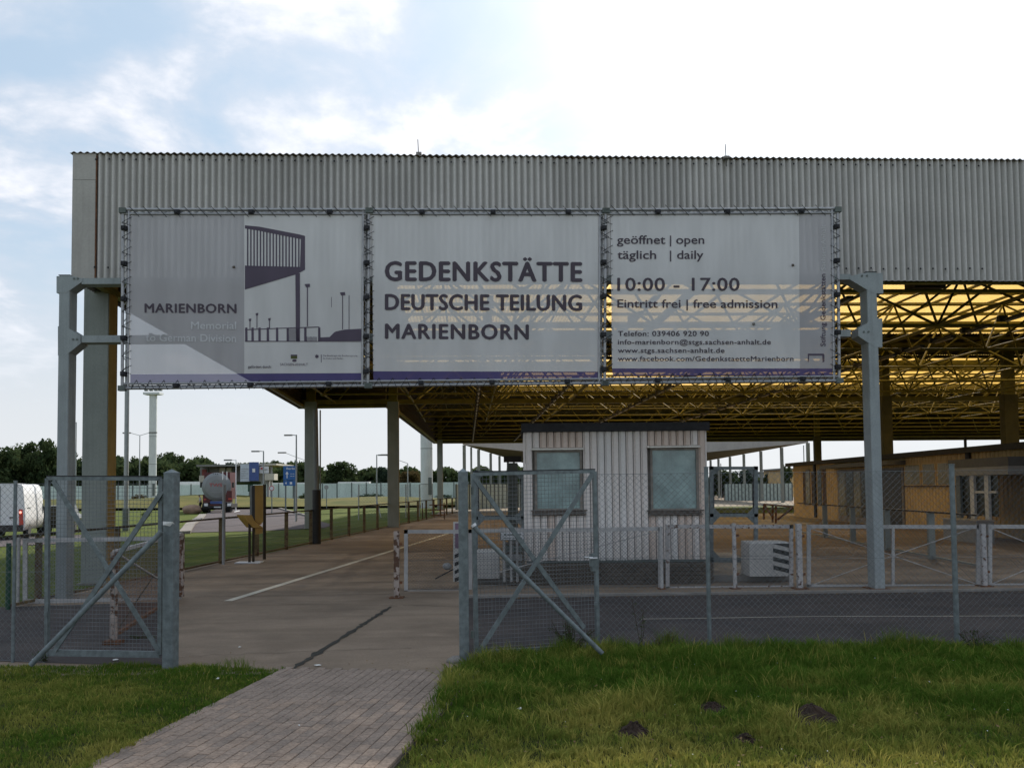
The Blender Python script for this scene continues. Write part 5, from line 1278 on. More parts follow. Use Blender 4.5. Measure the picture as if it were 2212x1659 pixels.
# ================================================================== BACKGROUND
# pale perimeter wall of upright panels
wl0, wl1 = ony(-60, 1050, 160), ony(1012, 1050, 160)
pw_ = thing('perimeter_wall', 'long pale green white wall of upright panels across the far meadow', 'wall', V((wl0.x, 160, 0)))
NP = 34; hm = 3.15
pwm = MB().box((0, 0, 1.55), (wl1.x - wl0.x) / NP - .14, .12, 3.1).mesh('panel', M['wall_pale'])
psm = MB().box((0, 0, 1.6), .16, .22, 3.25).mesh('post', M['joint_dark'])
for k in range(NP + 1):
    x = wl0.x + (wl1.x - wl0.x) * k / NP
    inst('post', psm, pw_, (x, 160, .1))
    if k < NP: inst('panel', pwm, pw_, (x + (wl1.x - wl0.x) / NP / 2, 160.02, .1 + random.uniform(-.03, .03)))
# green white panel fence under the far canopy on the right
f0, f1 = onz(1566, 1080), onz(1712, 1080); q0 = V((f0.x, 132, 0)); q1 = V((ony(1712, 1080, 126).x, 126, 0)); q0.x = ony(1566, 1080, 132).x
ff = thing('panel_fence', 'pale green panel fence with dark posts beyond the right lane frame', 'fence', q0)
n = 19; dd_ = (q1 - q0); rz = math.atan2(dd_.y, dd_.x); hz = 2.1 + 4 * 130 / FP
pm1 = MB().box((0, 0, hz / 2), dd_.length / n - .16, .06, hz).mesh('panel', M['wall_pale']); pm2 = MB().box((0, -.02, hz / 2), .11, .14, hz + .05).mesh('post', M['joint_dark'])
for k in range(n + 1):
    inst('post', pm2, ff, q0.lerp(q1, k / n), rz)
    if k < n: inst('panel', pm1, ff, q0.lerp(q1, (k + .5) / n), rz)
q0, q1 = V((ony(985, 1100, 92).x, 92, 0)), V((ony(1128, 1100, 100).x, 100, 0))
ff = thing('panel_fence', 'grey green slatted fence behind the left lane frame', 'fence', q0); n = 16; dd_ = q1 - q0; rz = math.atan2(dd_.y, dd_.x)
pm1 = MB().box((0, 0, 1.25), dd_.length / n - .12, .06, 2.5).mesh('panel', M['wall_pale']); pm2 = MB().box((0, -.02, 1.27), .10, .12, 2.55).mesh('post', M['joint_dark'])
for k in range(n + 1):
    inst('post', pm2, ff, q0.lerp(q1, k / n), rz)
    if k < n: inst('panel', pm1, ff, q0.lerp(q1, (k + .5) / n), rz)
# halls far right
for x0, x1, y0, Y, m, lb in ((1640, 1712, 1022, 190, 'banner_pale', 'flat pale grey hall far behind the pale panel fence'), (1688, 1716, 1015, 170, 'wall_ochre', 'small ochre hall just left of the ochre building, far away')):
    a, b_ = ony(x0, y0, Y), ony(x1, y0, Y); t_ = thing('hall', lb, 'building', V((a.x, Y, 0)))
    MB().box(V(((a.x + b_.x) / 2, Y + 6, a.z / 2)), b_.x - a.x, 12, a.z).build('wall', M[m], t_); MB().box(V(((a.x + b_.x) / 2, Y + 6, a.z + .15)), b_.x - a.x + .8, 13, .3).build('roof', M['house_grey'], t_)
# low white hut roofs / trailers behind the wall
def trailer(label, x0, x1, ytop, Y):
    a, b_ = ony(x0, ytop, Y), ony(x1, ytop, Y); t_ = thing('box_trailer', label, 'trailer', V((a.x, Y, 0)), 'white box trailers parked behind the pale wall')
    MB().box(V(((a.x + b_.x) / 2, Y, (a.z + 1.1) / 2)), b_.x - a.x, 2.5, a.z - 1.1).build('box', M['sign_white'], t_)
    MB().box(V(((a.x + b_.x) / 2, Y, 1.0)), b_.x - a.x, 2.3, .2).build('chassis', M['black_paint'], t_)
    for x in (a.x + 2, b_.x - 2, b_.x - 3.4): MB().tube(V((x, Y - 1.2, .5)), V((x, Y + 1.2, .5)), .5, 12).build('wheel', M['tyre'], t_)
trailer('long white trailer roof behind the wall left of the tank lorry', 350, 452, 1041, 172)
trailer('short white trailer roof behind the wall right of the blue road sign', 590, 664, 1043, 176)
trailer('white trailer roof behind the wall in front of the dark trees between the columns', 733, 799, 1041, 174)
# far canopy beyond the hall
fc = thing('far_canopy', 'second grey border canopy with V shaped front, seen behind the hall', 'canopy', onz(1330, 993, ZB))
P1, P2, P3, P4, P5 = onz(1000, 961, ZB), onz(1330, 995, ZB), onz(1746, 956.5, ZB), onz(1500, 1000.5, ZB), onz(1166, 1011, ZB)
for a, b_ in ((P1, P2), (P2, P3)): wall_fascia(a, b_, M['fascia'], 'fascia_sheet', parent=fc, h=2.0)
top_ = [V((p.x, p.y, ZB + .02)) for p in (P1, P2, P3, P4, P5)]
MB().add(top_ + [p + V((0, 0, 1.9)) for p in top_], [(0, 1, 2, 3, 4), (9, 8, 7, 6, 5), (2, 3, 8, 7), (3, 4, 9, 8), (4, 0, 5, 9)]).build('roof', M['column_olive'], fc)
for xs_, a, b_ in (((1003, 1018, 1034, 1060, 1079, 1097, 1110), P1, P5), ((1746, 1689, 1644, 1607, 1577, 1552, 1535), P3, P4)):
    PL = Plane(a, b_)
    for x in xs_:
        p = PL.pt(x, 1000); w_ = .34 if x not in (1018,) else .22
        MB().box(V((p.x, p.y, ZB / 2)), w_, w_, ZB).build('column', M['column_grey'], fc)
# a few thin poles beyond
def lamp_post(label, x, ytop, Y, kind='single', side=-1, r=.07, col='lamp_post', group='street lamps along the far roads'):
    b = ony(x, 1060, Y); zt_ = ony(x, ytop, Y).z; c = V((b.x, b.y, 0)); t_ = thing('street_lamp', label, 'street lamp', c, group)
    MB().tube(c, c + V((0, 0, zt_)), r * 1.2, 8, r2=r * .75).build('pole', M[col], t_)
    top = c + V((0, 0, zt_)); s = Y / 90
    def arm(sd, L_, rise):
        q_ = top + V((sd * L_, 0, rise)); MB().tube(top - V((0, 0, .05)), q_, r * .5, 6).build('arm', M[col], t_)
        MB().box(q_ + V((sd * .28 * s, 0, -.03)), .75 * s, .26, .13 * s).build('lamp_head', M['house_grey'], t_)
    if kind == 'single': arm(side, .5 * s, .0)
    elif kind == 'double': arm(-1, 1.0 * s, .25 * s); arm(1, 1.0 * s, .25 * s)
    elif kind == 'curve':
        pts = [top + V((side * 2.2 * s * math.sin(t), 0, .9 * s * math.sin(t * .9) )) for t in np.linspace(0, 1.4, 6)]
        MB().path(pts, r * .5, 6).build('arm', M[col], t_); MB().box(pts[-1] + V((side * .3 * s, 0, -.02)), .8 * s, .26, .13 * s).build('lamp_head', M['house_grey'], t_)
    return t_
lamp_post('twin armed street lamp between the first column and the white mast', 301, 940, 120, 'double')
lamp_post('single lamp just behind the info building, right of the tank lorry', 509.5, 993, 95, 'single', -1, .06, 'sign_white')
lamp_post('single lamp above the blue banner of the info building', 569, 974, 80, 'single', -1)
lamp_post('tall single lamp directly in front of the blue road sign', 640, 939, 62, 'single', -1, .06)
lamp_post('single street lamp in front of the dark trees between second and third column', 814, 982, 95, 'single', 1)
lamp_post('curved arm lamp right of the third column', 881, 1001, 105, 'curve', -1)
lamp_post('curved arm lamp half hidden behind the second column', 664, 996, 130, 'curve', -1)
lamp_post('slim lamp pole between the left gantry post and the first column', 163, 912, 70, 'single', -1, .05)
lamp_post('tiny lamp far right beyond the roof of the ochre building', 1841, 1003, 200, 'single', -1, .06)
lamp_post('small lamp above the left lane frame in the distance', 1030, 1011, 120, 'single', 1, .06)
for x, y, Y, lb in ((1738, 962, 130, 'thin dark pole rising behind the ochre building roof'), (1558, 1001, 150, 'thin dark pole beneath the far canopy on the right'), (1080, 985, 150, 'thin dark pole beneath the far canopy on the left')):
    b = ony(x, 1050, Y); t_ = thing('pole', lb, 'pole', V((b.x, b.y, 0))); MB().tube(V((b.x, b.y, 0)), V((b.x, b.y, ony(x, y, Y).z)), .07, 6).build('shaft', M['lamp_post'], t_)
# masts
def mast(label, x, Y, r, ytop, plat=False):
    b = ony(x, 1100, Y); c = V((b.x, b.y, 0)); zt_ = ony(x, ytop, Y).z; t_ = thing('light_mast', label, 'mast', c)
    MB().tube(c, c + V((0, 0, zt_)), r, 20).build('shaft', M['steel_mast'], t_)
    for z in (2.6, 6.5, 11): MB().tube(c + V((0, 0, z)), c + V((0, 0, z + .06)), r * 1.02, 20).build('ring', M['joint_dark'], t_)
    if plat:
        MB().box(c + V((0, 0, zt_ + .1)), r * 4.4, r * 3, .35).build('platform', M['steel_mast'], t_)
        for s in (-1, -.3, .4, 1): MB().box(c + V((s * r * 1.9, 0, zt_ + 1.0)), .5, .5, .9).build('floodlight', M['joint_dark'], t_)
    MB().box(c + V((r * .55, -r * .86, 2.4)), .5, .1, 1.9).build('hatch', M['joint_dark'], t_)
    return t_
mast('white floodlight mast with flat platform under the left banner', 329, 150, .6, 852, True)
mast('pale green white steel mast between the third and fourth column', 922, 102, .66, 560)
b = ony(272, 1100, 50); c = V((b.x, b.y, 0)); t_ = thing('flag_pole', 'thick grey pole right of the first column, rising behind the left banner', 'pole', c)
MB().tube(c, c + V((0, 0, ony(272, 668, 50).z)), .12, 10).build('shaft', M['lamp_post'], t_); MB().tube(c, c + V((0, 0, 1.2)), .16, 10).build('sleeve', M['joint_dark'], t_)
# blue motorway sign
P_ = Plane(ony(612, 1100, 92), ony(642, 1100, 92)); b = P_.pt(633, 1100)
t_ = thing('road_sign', 'big blue motorway direction sign with white arrow left of the second column', 'sign', V((b.x, b.y, 0)))
polyplane(P_, ((612, 1006), (640.5, 1006), (640.5, 1037), (612, 1037)), 0, .08).build('panel', M['sign_blue'], t_)
polyplane(P_, ((612, 1038.5), (640.5, 1038.5), (640.5, 1049), (612, 1049)), 0, .08).build('lower_panel', M['sign_blue'], t_)
for x in (617, 636): p = P_.pt(x, 1100, -.15); MB().tube(V((p.x, p.y, 0)), V((p.x, p.y, P_.pt(x, 1007).z)), .08, 8).build('post', M['galvanised'], t_)
W_ = M['sign_white']
put_text('Berlin', 619, 1014, 637, 4.6, W_, t_, pl=P_, off=.01, bold=.03)
for poly in (((619, 1033), (621, 1033), (621, 1023), (619, 1023)), ((616.5, 1024), (620, 1018), (623.5, 1024))): polyplane(P_, poly, .01, .005).build('arrow', W_, t_)
for x in (627, 632): polyplane(P_, ((x, 1023), (x + 4, 1023), (x + 4, 1023.8), (x, 1023.8)), .01, .005).build('symbol', W_, t_); polyplane(P_, ((x, 1028), (x + 4, 1028), (x + 4, 1028.8), (x, 1028.8)), .01, .005).build('symbol', W_, t_)
for poly in (((626, 1041), (631, 1041), (631, 1046), (626, 1046)), ((615, 1043.5), (619, 1041), (619, 1046))): polyplane(P_, poly, .01, .005).build('symbol', W_, t_)
# round signs
for x, y, r_, Y, lb in ((587, 1054.5, 5.6, 85, 'round sign on a post right of the yellow stele'), (705, 1052.5, 4.8, 100, 'round grey sign between the second column and the mesh fence')):
    p = ony(x, y, Y); R_ = r_ * Y / FP; t_ = thing('round_sign', lb, 'sign', V((p.x, p.y, 0)))
    MB().tube(p + V((0, .03, 0)), p, R_, 20).build('rim', M['print_red'] if x < 600 else M['cabinet_grey'], t_); MB().tube(p, p - V((0, .02, 0)), R_ * .72, 18).build('disc', M['cabinet_grey'] if x > 600 else M['plaque'], t_)
    MB().tube(V((p.x, p.y + .06, 0)), V((p.x, p.y + .06, p.z)), .05, 6).build('post', M['galvanised'], t_)
for x, y, lb in ((545 , 1052, 'small green sign at the left edge of the yellow stele'),):
    p = ony(541, 1054, 90); t_ = thing('direction_sign', lb, 'sign', V((p.x, p.y, 0))); MB().box(p, .5, .06, .7).build('panel', M['pvc_green'], t_); MB().tube(V((p.x, p.y + .06, 0)), V((p.x, p.y + .06, p.z)), .04, 6).build('post', M['galvanised'], t_)
for x, lb in ((573.5, 'first small delineator post on the far verge'), (583, 'second small delineator post on the far verge'), (594, 'third small delineator post on the far verge'), (606, 'broader grey marker stone on the far verge')):
    p = onz(x, 1087); t_ = thing('marker_post', lb, 'post', p); w_ = .14 if x < 600 else .7
    MB().box(p + V((0, 0, .45)), w_, .12, .9).build('shaft', M['sign_white'] if x < 600 else M['cabinet_grey'], t_); MB().box(p + V((0, -.01, .72)), w_ * 1.02, .12, .12).build('reflector', M['black_paint'], t_)
# service building with banners
Y = 128; bd = thing('service_building', 'low service building with flat roof and two banners behind the tank lorry', 'building', V((ony(510, 1060, Y).x, Y, 0)))
def bb(x0, x1, y0, y1, Y_, th, m, name): 
    a, b_ = ony(x0, y1, Y_), ony(x1, y0, Y_); z0 = a.z; return MB().box(V(((a.x + b_.x) / 2, Y_ + th / 2, (z0 + b_.z) / 2)), b_.x - a.x, th, b_.z - z0).build(name, M[m], bd)
bb(424, 515, 1003, 1008, Y - 1.5, 10, 'house_grey', 'roof'); bb(512, 597, 1001, 1005.5, Y - 1.2, 10, 'house_cream', 'roof')
bb(432, 560, 1008, 1046, Y + 1, 7, 'house_grey', 'wall'); bb(436, 446, 1014, 1046, Y + .6, .3, 'house_red', 'wall_panel'); bb(472, 500, 1010, 1020, Y + .6, .3, 'house_cream', 'wall_panel'); bb(430, 441, 1027, 1041, Y + .3, .6, 'house_cream', 'wall_panel')
for x in (447, 470, 486, 503): bb(x, x + 2, 1008, 1046, Y + .4, .4, 'joint_dark', 'pillar')
bb(519, 538.5, 1002, 1040, Y - 1.9, .1, 'banner_pale', 'banner'); bb(538, 559, 998, 1038.5, Y - 1.95, .1, 'banner_blue', 'banner'); bb(545, 551, 1012, 1020, Y - 2.02, .05, 'sign_white', 'emblem')
for k in range(5): bb(521, 536 - (k % 2) * 4, 1012 + k * 5, 1013 + k * 5, Y - 1.96, .03, 'cabinet_grey', 'print_line')
bb(560.5, 580, 1007, 1022, Y - 1.6, .2, 'plaque', 'sign_board'); bb(563, 567, 1009, 1014, Y - 1.7, .05, 'print_red', 'emblem'); bb(569, 577, 1013, 1015, Y - 1.7, .05, 'cabinet_grey', 'print_line')
bb(572, 592, 1023, 1037, Y - 2, 2, 'house_cream', 'booth_wall'); bb(584, 587, 1004, 1080, Y - .5, .4, 'cabinet_grey', 'pillar'); bb(576, 581, 1037, 1080, Y - .5, .5, 'cabinet_grey', 'pillar')
bb(500, 560, 1040, 1047, Y - .2, .8, 'leaf_dark', 'hedge')
# ---- tank lorry seen from behind
Y = 90; tl_ = thing('tank_lorry', 'red lorry with round silver tank driving away on the left road', 'lorry', V((ony(469, 1106, Y).x, Y, 0)))
tx = ony(469, 1106, Y).x; S = Y / FP
c = ony(468, 1051, Y); rt = 30.5 * S
dr = V((-.3185, 1, 0)).normalized(); tk = MB().tube(c, c + dr * 9.5, rt, 36); tk.build('tank', M['tank'], tl_)
MB().tube(c + dr * .02, c - dr * .08, rt * .995, 36, r2=rt * .93).tube(c - dr * .08, c - dr * .2, rt * .93, 36, r2=rt * .78).tube(c - dr * .2, c - dr * .26, rt * .78, 36, r2=rt * .5).build('end_dome', M['tank'], tl_)
TP = Plane(c - dr * .28 - V((dr.y, -dr.x, 0)), c - dr * .28 + V((dr.y, -dr.x, 0)))
put_text('TWS', 452, 1051, 480, 7.5, M['print_red'], tl_, pl=TP, off=.02, bold=.03)
for y in (1057, 1062): polyplane(TP, ((453, y), (479, y), (479, y + 1), (453, y + 1)), .01, .005).build('print_line', M['cabinet_grey'], tl_)
for x in (461, 465.5, 470): MB().ball(ony(x, 1023.5, Y - .16), .05, .03, .04, 6, 4).build('marker_lamp', M['black_paint'], tl_)
for x in (481, 490): MB().beam(ony(x, 1018, Y - .3), ony(x, 1036, Y - .3), .07, .05).build('ladder_rail', M['sign_white'], tl_)
def lb_(x0, x1, y0, y1, off, th, m, name):
    a, b_ = ony(x0, y1, Y + off), ony(x1, y0, Y + off); return MB().box(V(((a.x + b_.x) / 2, Y + off + th / 2, (a.z + b_.z) / 2)), b_.x - a.x, th, b_.z - a.z).build(name, M[m], tl_)
lb_(441, 497, 1020, 1078, 9.6, 2.3, 'truck_red', 'cab'); lb_(438, 455, 1068, 1086, .1, .3, 'truck_red', 'rear_panel'); lb_(486, 501, 1060, 1084, .1, .3, 'truck_red', 'rear_panel')
lb_(455, 487, 1067, 1082, .3, .4, 'black_paint', 'rear_panel'); lb_(460, 478, 1071, 1080, .2, .1, 'plaque', 'plate'); lb_(454, 486, 1082, 1088, .0, .4, 'banner_blue', 'bumper')
lb_(440, 500, 1088, 1097, -.1, 2, 'black_paint', 'bumper'); lb_(452, 474, 1089, 1092, -.14, .05, 'truck_red', 'plate'); lb_(462, 477, 1094, 1096.5, -.15, .05, 'plaque', 'number_plate')
for x in (441, 491): lb_(x, x + 8, 1087, 1093, -.16, .1, 'sign_white', 'lamp_cluster'); 
lb_(493, 500, 1076, 1079, .05, .1, 'tail_red', 'tail_lamp'); lb_(440, 445, 1077, 1080, .05, .1, 'tail_red', 'tail_lamp'); lb_(438, 489, 1067.2, 1068.2, -.2, .05, 'cabinet_grey', 'rail'); lb_(457.5, 458.7, 1067, 1078, -.2, .05, 'cabinet_grey', 'rail')
for x in (446, 494):
    for k in (0, 1.4, 8.5): p = ony(x, 1096, Y); MB().tube(V((p.x - .28 - .3185 * (k + .6), Y + .6 + k, .52)), V((p.x + .28 - .3185 * (k + .6), Y + .6 + k, .52)), .52, 16).build('wheel', M['tyre'], tl_)
for x in (434, 503): lb_(x - 2, x + 2, 1042, 1053, 9, .3, 'black_paint', 'mirror')
# boulder and person beside the lorry
p = onz(415, 1108); t_ = thing('boulder', 'rounded reddish boulder at the corner of the grass beside the lorry', 'rock', p)
MB().ball(p + V((0, 0, .28)), .95, .7, .52, 16, 9, .22).build('stone', M['rock'], t_)
# painted arrow marks on the road
for pts in (((487, 1103), (496, 1101.5), (498, 1103), (488, 1105)), ((499, 1101), (502, 1100), (503, 1101), (500, 1102)), ((505, 1105), (517, 1102.5), (519, 1103.5), (507, 1106.5)), ((478, 1106), (483, 1105.5), (484, 1107), (479, 1107.3))):
    o = sheet('road_marking', gp(pts), .014, M['sign_white'])
# ---- white van behind the left fence, seen from behind at a slant
VY = 42; vr = ony(50, 1140, VY); vn = thing('white_van', 'white panel van with its tail light lit, parked behind the left fence', 'van', V((vr.x, VY, 0)))
ang = R(17); vx = V((math.cos(ang), math.sin(ang), 0)); vy = V((-math.sin(ang), math.cos(ang), 0))
cor = V((ony(53, 1140, VY).x, VY, 0))            # right rear corner on the ground
def vp(a, b_, z): return cor - vx * a + vy * b_ + V((0, 0, z))   # a to the left along the rear, b forward, z up
W2, VL, VH = 2.0, 5.6, 2.52
def sect(b_, sh=1.0, zt_=VH):
    pr = [(-.0, .42), (-.02, 1.0), (.0, 1.35), (.05, 1.95), (.09, zt_ - .14), (.17, zt_ - .03), (.4, zt_ + .01)]
    L2 = [(x, z) for x, z in pr] + [(W2 - x, z) for x, z in reversed(pr)]
    return [vp(a, b_, z) for a, z in L2]
secs = [sect(0), sect(.06), sect(VL * .5), sect(VL * .72), sect(VL * .78, zt_=VH - .12)]
b = MB(); n = len(secs[0]); 
for s_ in secs: b.v.extend([tuple(p) for p in s_])
for i in range(len(secs) - 1):
    for j in range(n): b.f.append((i * n + j, i * n + (j + 1) % n, (i + 1) * n + (j + 1) % n, (i + 1) * n + j)); b.s.append(True)
b.f.append(tuple(range(n - 1, -1, -1))); b.s.append(False); b.f.append(tuple(range((len(secs) - 1) * n, len(secs) * n))); b.s.append(False)
b.build('body', M['van_white'], vn)
nose = MB(); nose.hexa([vp(.05, VL * .78, .42), vp(W2 - .05, VL * .78, .42), vp(W2 - .12, VL, .45), vp(.12, VL, .45)], [vp(.1, VL * .78, 1.35), vp(W2 - .1, VL * .78, 1.35), vp(W2 - .2, VL, 1.0), vp(.2, VL, 1.0)]); nose.build('bonnet', M['van_white'], vn)
MB().hexa([vp(.08, VL * .77, 1.33), vp(W2 - .08, VL * .77, 1.33), vp(W2 - .15, VL * .9, 1.22), vp(.15, VL * .9, 1.22)], [vp(.3, VL * .77, VH - .2), vp(W2 - .3, VL * .77, VH - .2), vp(W2 - .3, VL * .8, VH - .3), vp(.3, VL * .8, VH - .3)]).build('windscreen', M['pane_dark'], vn)
MB().prism([vp(.06, -.06, .36), vp(W2 - .06, -.06, .36), vp(W2 - .06, .2, .36), vp(.06, .2, .36)], V((0, 0, .3))).build('bumper', M['lamp_dark'], vn)
MB().prism([vp(.04, -.015, .66), vp(.22, -.015, .66), vp(.24, -.015, 1.36), vp(.09, -.015, 1.36)], vy * .04).build('tail_lamp', M['tail_red'], vn)
MB().prism([vp(W2 - .22, -.015, .66), vp(W2 - .04, -.015, .66), vp(W2 - .09, -.015, 1.36), vp(W2 - .24, -.015, 1.36)], vy * .04).build('tail_lamp', M['tail_red'], vn)
bm = bpy.data.materials.new('lit_bulb'); bm.use_nodes = True; bm.node_tree.nodes['Principled BSDF'].inputs['Emission Color'].default_value = (1, .25, .15, 1); bm.node_tree.nodes['Principled BSDF'].inputs['Emission Strength'].default_value = 1.2
MB().ball(vp(.17, -.03, 1.22), .06, .04, .06, 8, 6).build('lit_bulb', bm, vn)
MB().beam(vp(W2 / 2, -.012, .7), vp(W2 / 2, -.012, VH - .1), .014, .02).build('door_gap', M['joint_dark'], vn)
for a, z in ((.5, 1.0), (1.35, .82)): MB().box(vp(a, -.03, z), .22, .03, .05, vx, vy).build('door_handle', M['black_paint'], vn)
MB().beam(vp(-.03, .5, 1.42), vp(-.03, 1.2, 1.42), .02, .03).build('side_trim', M['joint_dark'], vn)
for b0 in (1.1, VL - .9):
    for a in (-.01, W2 - .21): MB().tube(vp(a, b0, .34), vp(a + .22, b0, .34), .34, 16).build('wheel', M['tyre'], vn)
for a in (-.22, W2 + .22): MB().box(vp(a, VL * .8, 1.55), .2, .12, .35, vx, vy).build('mirror', M['black_paint'], vn)
# dark car beyond the van
cb_ = V((ony(118, 1130, 47).x, 47, 0)); cr = thing('dark_car', 'dark car mostly hidden between the white van and the left gate leaf', 'car', cb_)
def cp(a, b_, z): return cb_ + vx * a + vy * b_ + V((0, 0, z))
b = MB(); pr = [(-.85, .3), (.85, .3), (.9, .75), (.7, 1.0), (.55, 1.42), (-.55, 1.42), (-.7, 1.0), (-.9, .75)]
k0 = [cp(a, 0, z) for a, z in pr]; k1 = [cp(a, 3.0, z) for a, z in pr]; k2 = [cp(a * .95, 4.1, min(z, .9)) for a, z in pr]
for s_ in (k0, k1, k2): b.v.extend([tuple(p) for p in s_])
for i in range(2):
    for j in range(8): b.f.append((i * 8 + j, i * 8 + (j + 1) % 8, (i + 1) * 8 + (j + 1) % 8, (i + 1) * 8 + j)); b.s.append(False)
b.f.append(tuple(range(7, -1, -1))); b.s.append(False); b.f.append(tuple(range(16, 24))); b.s.append(False)
b.build('body', M['pane_dark'], cr)
MB().prism([cp(-.5, -.02, 1.0), cp(.5, -.02, 1.0), cp(.42, -.02, 1.36), cp(-.42, -.02, 1.36)], vy * .02).build('rear_window', M['pane_dark'], cr)
for a in (-.8, .6): MB().box(cp(a + .1, -.02, .82), .2, .04, .14, vx, vy).build('tail_lamp', M['tail_red'], cr)
for a in (-.88, .68):
    for b0 in (.7, 3.2): MB().tube(cp(a, b0, .31), cp(a + .2, b0, .31), .31, 14).build('wheel', M['tyre'], cr)
# ---- person walking beside the lorry
def person(label, base, h, face):
    """one continuous skin surface over a jointed skeleton, with clothes and hair as children"""
    s = h / 1.75; fx = V((math.cos(face), math.sin(face), 0)); sd = V((-fx.y, fx.x, 0))
    def pt(f, l, z): return tuple(fx * f * s + sd * l * s + V((0, 0, z * s)))
    J = dict(pel=(0, 0, .95, .13), spi=(.02, 0, 1.15, .12), che=(.05, 0, 1.36, .15), nec=(.09, 0, 1.50, .055), hea=(.13, 0, 1.62, .095), top=(.13, 0, 1.71, .07),
             lsh=(.05, .19, 1.42, .062), lel=(-.03, .24, 1.15, .045), lwr=(.12, .22, .93, .032), lha=(.17, .21, .87, .035),
             rsh=(.05, -.19, 1.42, .062), rel=(.10, -.24, 1.16, .045), rwr=(.28, -.20, 1.0, .032), rha=(.34, -.19, .96, .035),
             lhi=(0, .10, .90, .095), lkn=(.14, .11, .50, .062), lan=(.02, .11, .09, .042), lto=(.17, .11, .04, .035),
             rhi=(0, -.10, .90, .095), rkn=(.0, -.11, .50, .062), ran=(-.20, -.11, .12, .042), rto=(-.08, -.11, .03, .035))
    E = [('pel', 'spi'), ('spi', 'che'), ('che', 'nec'), ('nec', 'hea'), ('hea', 'top'), ('che', 'lsh'), ('lsh', 'lel'), ('lel', 'lwr'), ('lwr', 'lha'), ('che', 'rsh'), ('rsh', 'rel'), ('rel', 'rwr'), ('rwr', 'rha'),
         ('pel', 'lhi'), ('lhi', 'lkn'), ('lkn', 'lan'), ('lan', 'lto'), ('pel', 'rhi'), ('rhi', 'rkn'), ('rkn', 'ran'), ('ran', 'rto')]
    def skinned(name, keys, edges, grow, m, parent, root):
        ks = list(keys); me = bpy.data.meshes.new(name); me.from_pydata([pt(*J[k][:3]) for k in ks], [(ks.index(a), ks.index(b_)) for a, b_ in edges], [])
        ob = bpy.data.objects.new(name, me); sc.collection.objects.link(ob); ob.modifiers.new('s', 'SKIN'); ob.modifiers.new('d', 'SUBSURF').levels = 1
        for i, k in enumerate(ks):
            r_ = J[k][3] * s * grow; me.skin_vertices[0].data[i].radius = (r_, r_ * .85); me.skin_vertices[0].data[i].use_root = (k == root)
        dg = bpy.context.evaluated_depsgraph_get(); dg.update(); m2 = bpy.data.meshes.new_from_object(ob.evaluated_get(dg)); bpy.data.objects.remove(ob)
        m2.materials.clear(); m2.materials.append(m); m2.polygons.foreach_set('use_smooth', [True] * len(m2.polygons))
        o2 = bpy.data.objects.new(name, m2); sc.collection.objects.link(o2); o2.parent = parent; return o2
    t_ = thing('person', label, 'person', base)
    skinned('body', J.keys(), E, 1.0, M['skin'], t_, 'pel')
    sub = lambda ks: [e_ for e_ in E if e_[0] in ks and e_[1] in ks]
    k1 = ('pel', 'spi', 'che', 'lsh', 'lel', 'rsh', 'rel'); skinned('shirt', k1, sub(k1), 1.18, M['shirt_pale'], t_, 'pel')
    k2 = ('pel', 'lhi', 'lkn', 'lan', 'rhi', 'rkn', 'ran'); skinned('trousers', k2, sub(k2), 1.2, M['trousers_dark'], t_, 'pel')
    hp = V(pt(.115, 0, 1.665)); b = MB().ball(hp + t_.location, .10 * s, .10 * s, .085 * s, 12, 8); b.build('hair', M['hair'], t_)
    return t_
person('person in pale shirt and dark trousers walking by the left side of the lorry', onz(433, 1106) + V((0, .0, 0)), 1.75, R(200))
# ================================================================== TREES
def crown_mesh(name, w_, h, nl, m, seed, leaf=.5, cone=0.0, gaps=.25):
    """leaf sized faces in clumps spread through a crown of width w_ and height h"""
    r = np.random.default_rng(seed); ncl = 34; C_ = []
    while len(C_) < ncl:
        p = r.uniform(-1, 1, 3)
        rad = 1 - cone * max(0, p[2]); 
        if np.hypot(p[0], p[1]) < rad and abs(p[2]) < 1 and np.linalg.norm(p) < 1.12: C_.append((p * [w_ / 2, w_ / 2, h / 2] * .86, r.uniform(.12, .26) * w_))
    per = nl // ncl; P = []; F = []
    for c_, rr in C_:
        d = r.normal(size=(per, 3)); d /= np.linalg.norm(d, axis=1)[:, None]; q_ = c_ + d * rr * (r.random((per, 1)) ** .45) * [1, 1, .75]
        a = r.normal(size=(per, 3)); a /= np.linalg.norm(a, axis=1)[:, None]; b_ = np.cross(a, r.normal(size=(per, 3))); b_ /= np.linalg.norm(b_, axis=1)[:, None]
        s = leaf * r.uniform(.5, 1.1, (per, 1)); k = len(P)
        for i in range(per):
            base_ = len(P); P.extend([q_[i] - a[i] * s[i], q_[i] + b_[i] * s[i] * .6, q_[i] + a[i] * s[i], q_[i] - b_[i] * s[i] * .6]); F.append((base_, base_ + 1, base_ + 2, base_ + 3))
    me = bpy.data.meshes.new(name); me.from_pydata([tuple(p) for p in P], [], F); me.materials.append(m); return me
crowns = {}
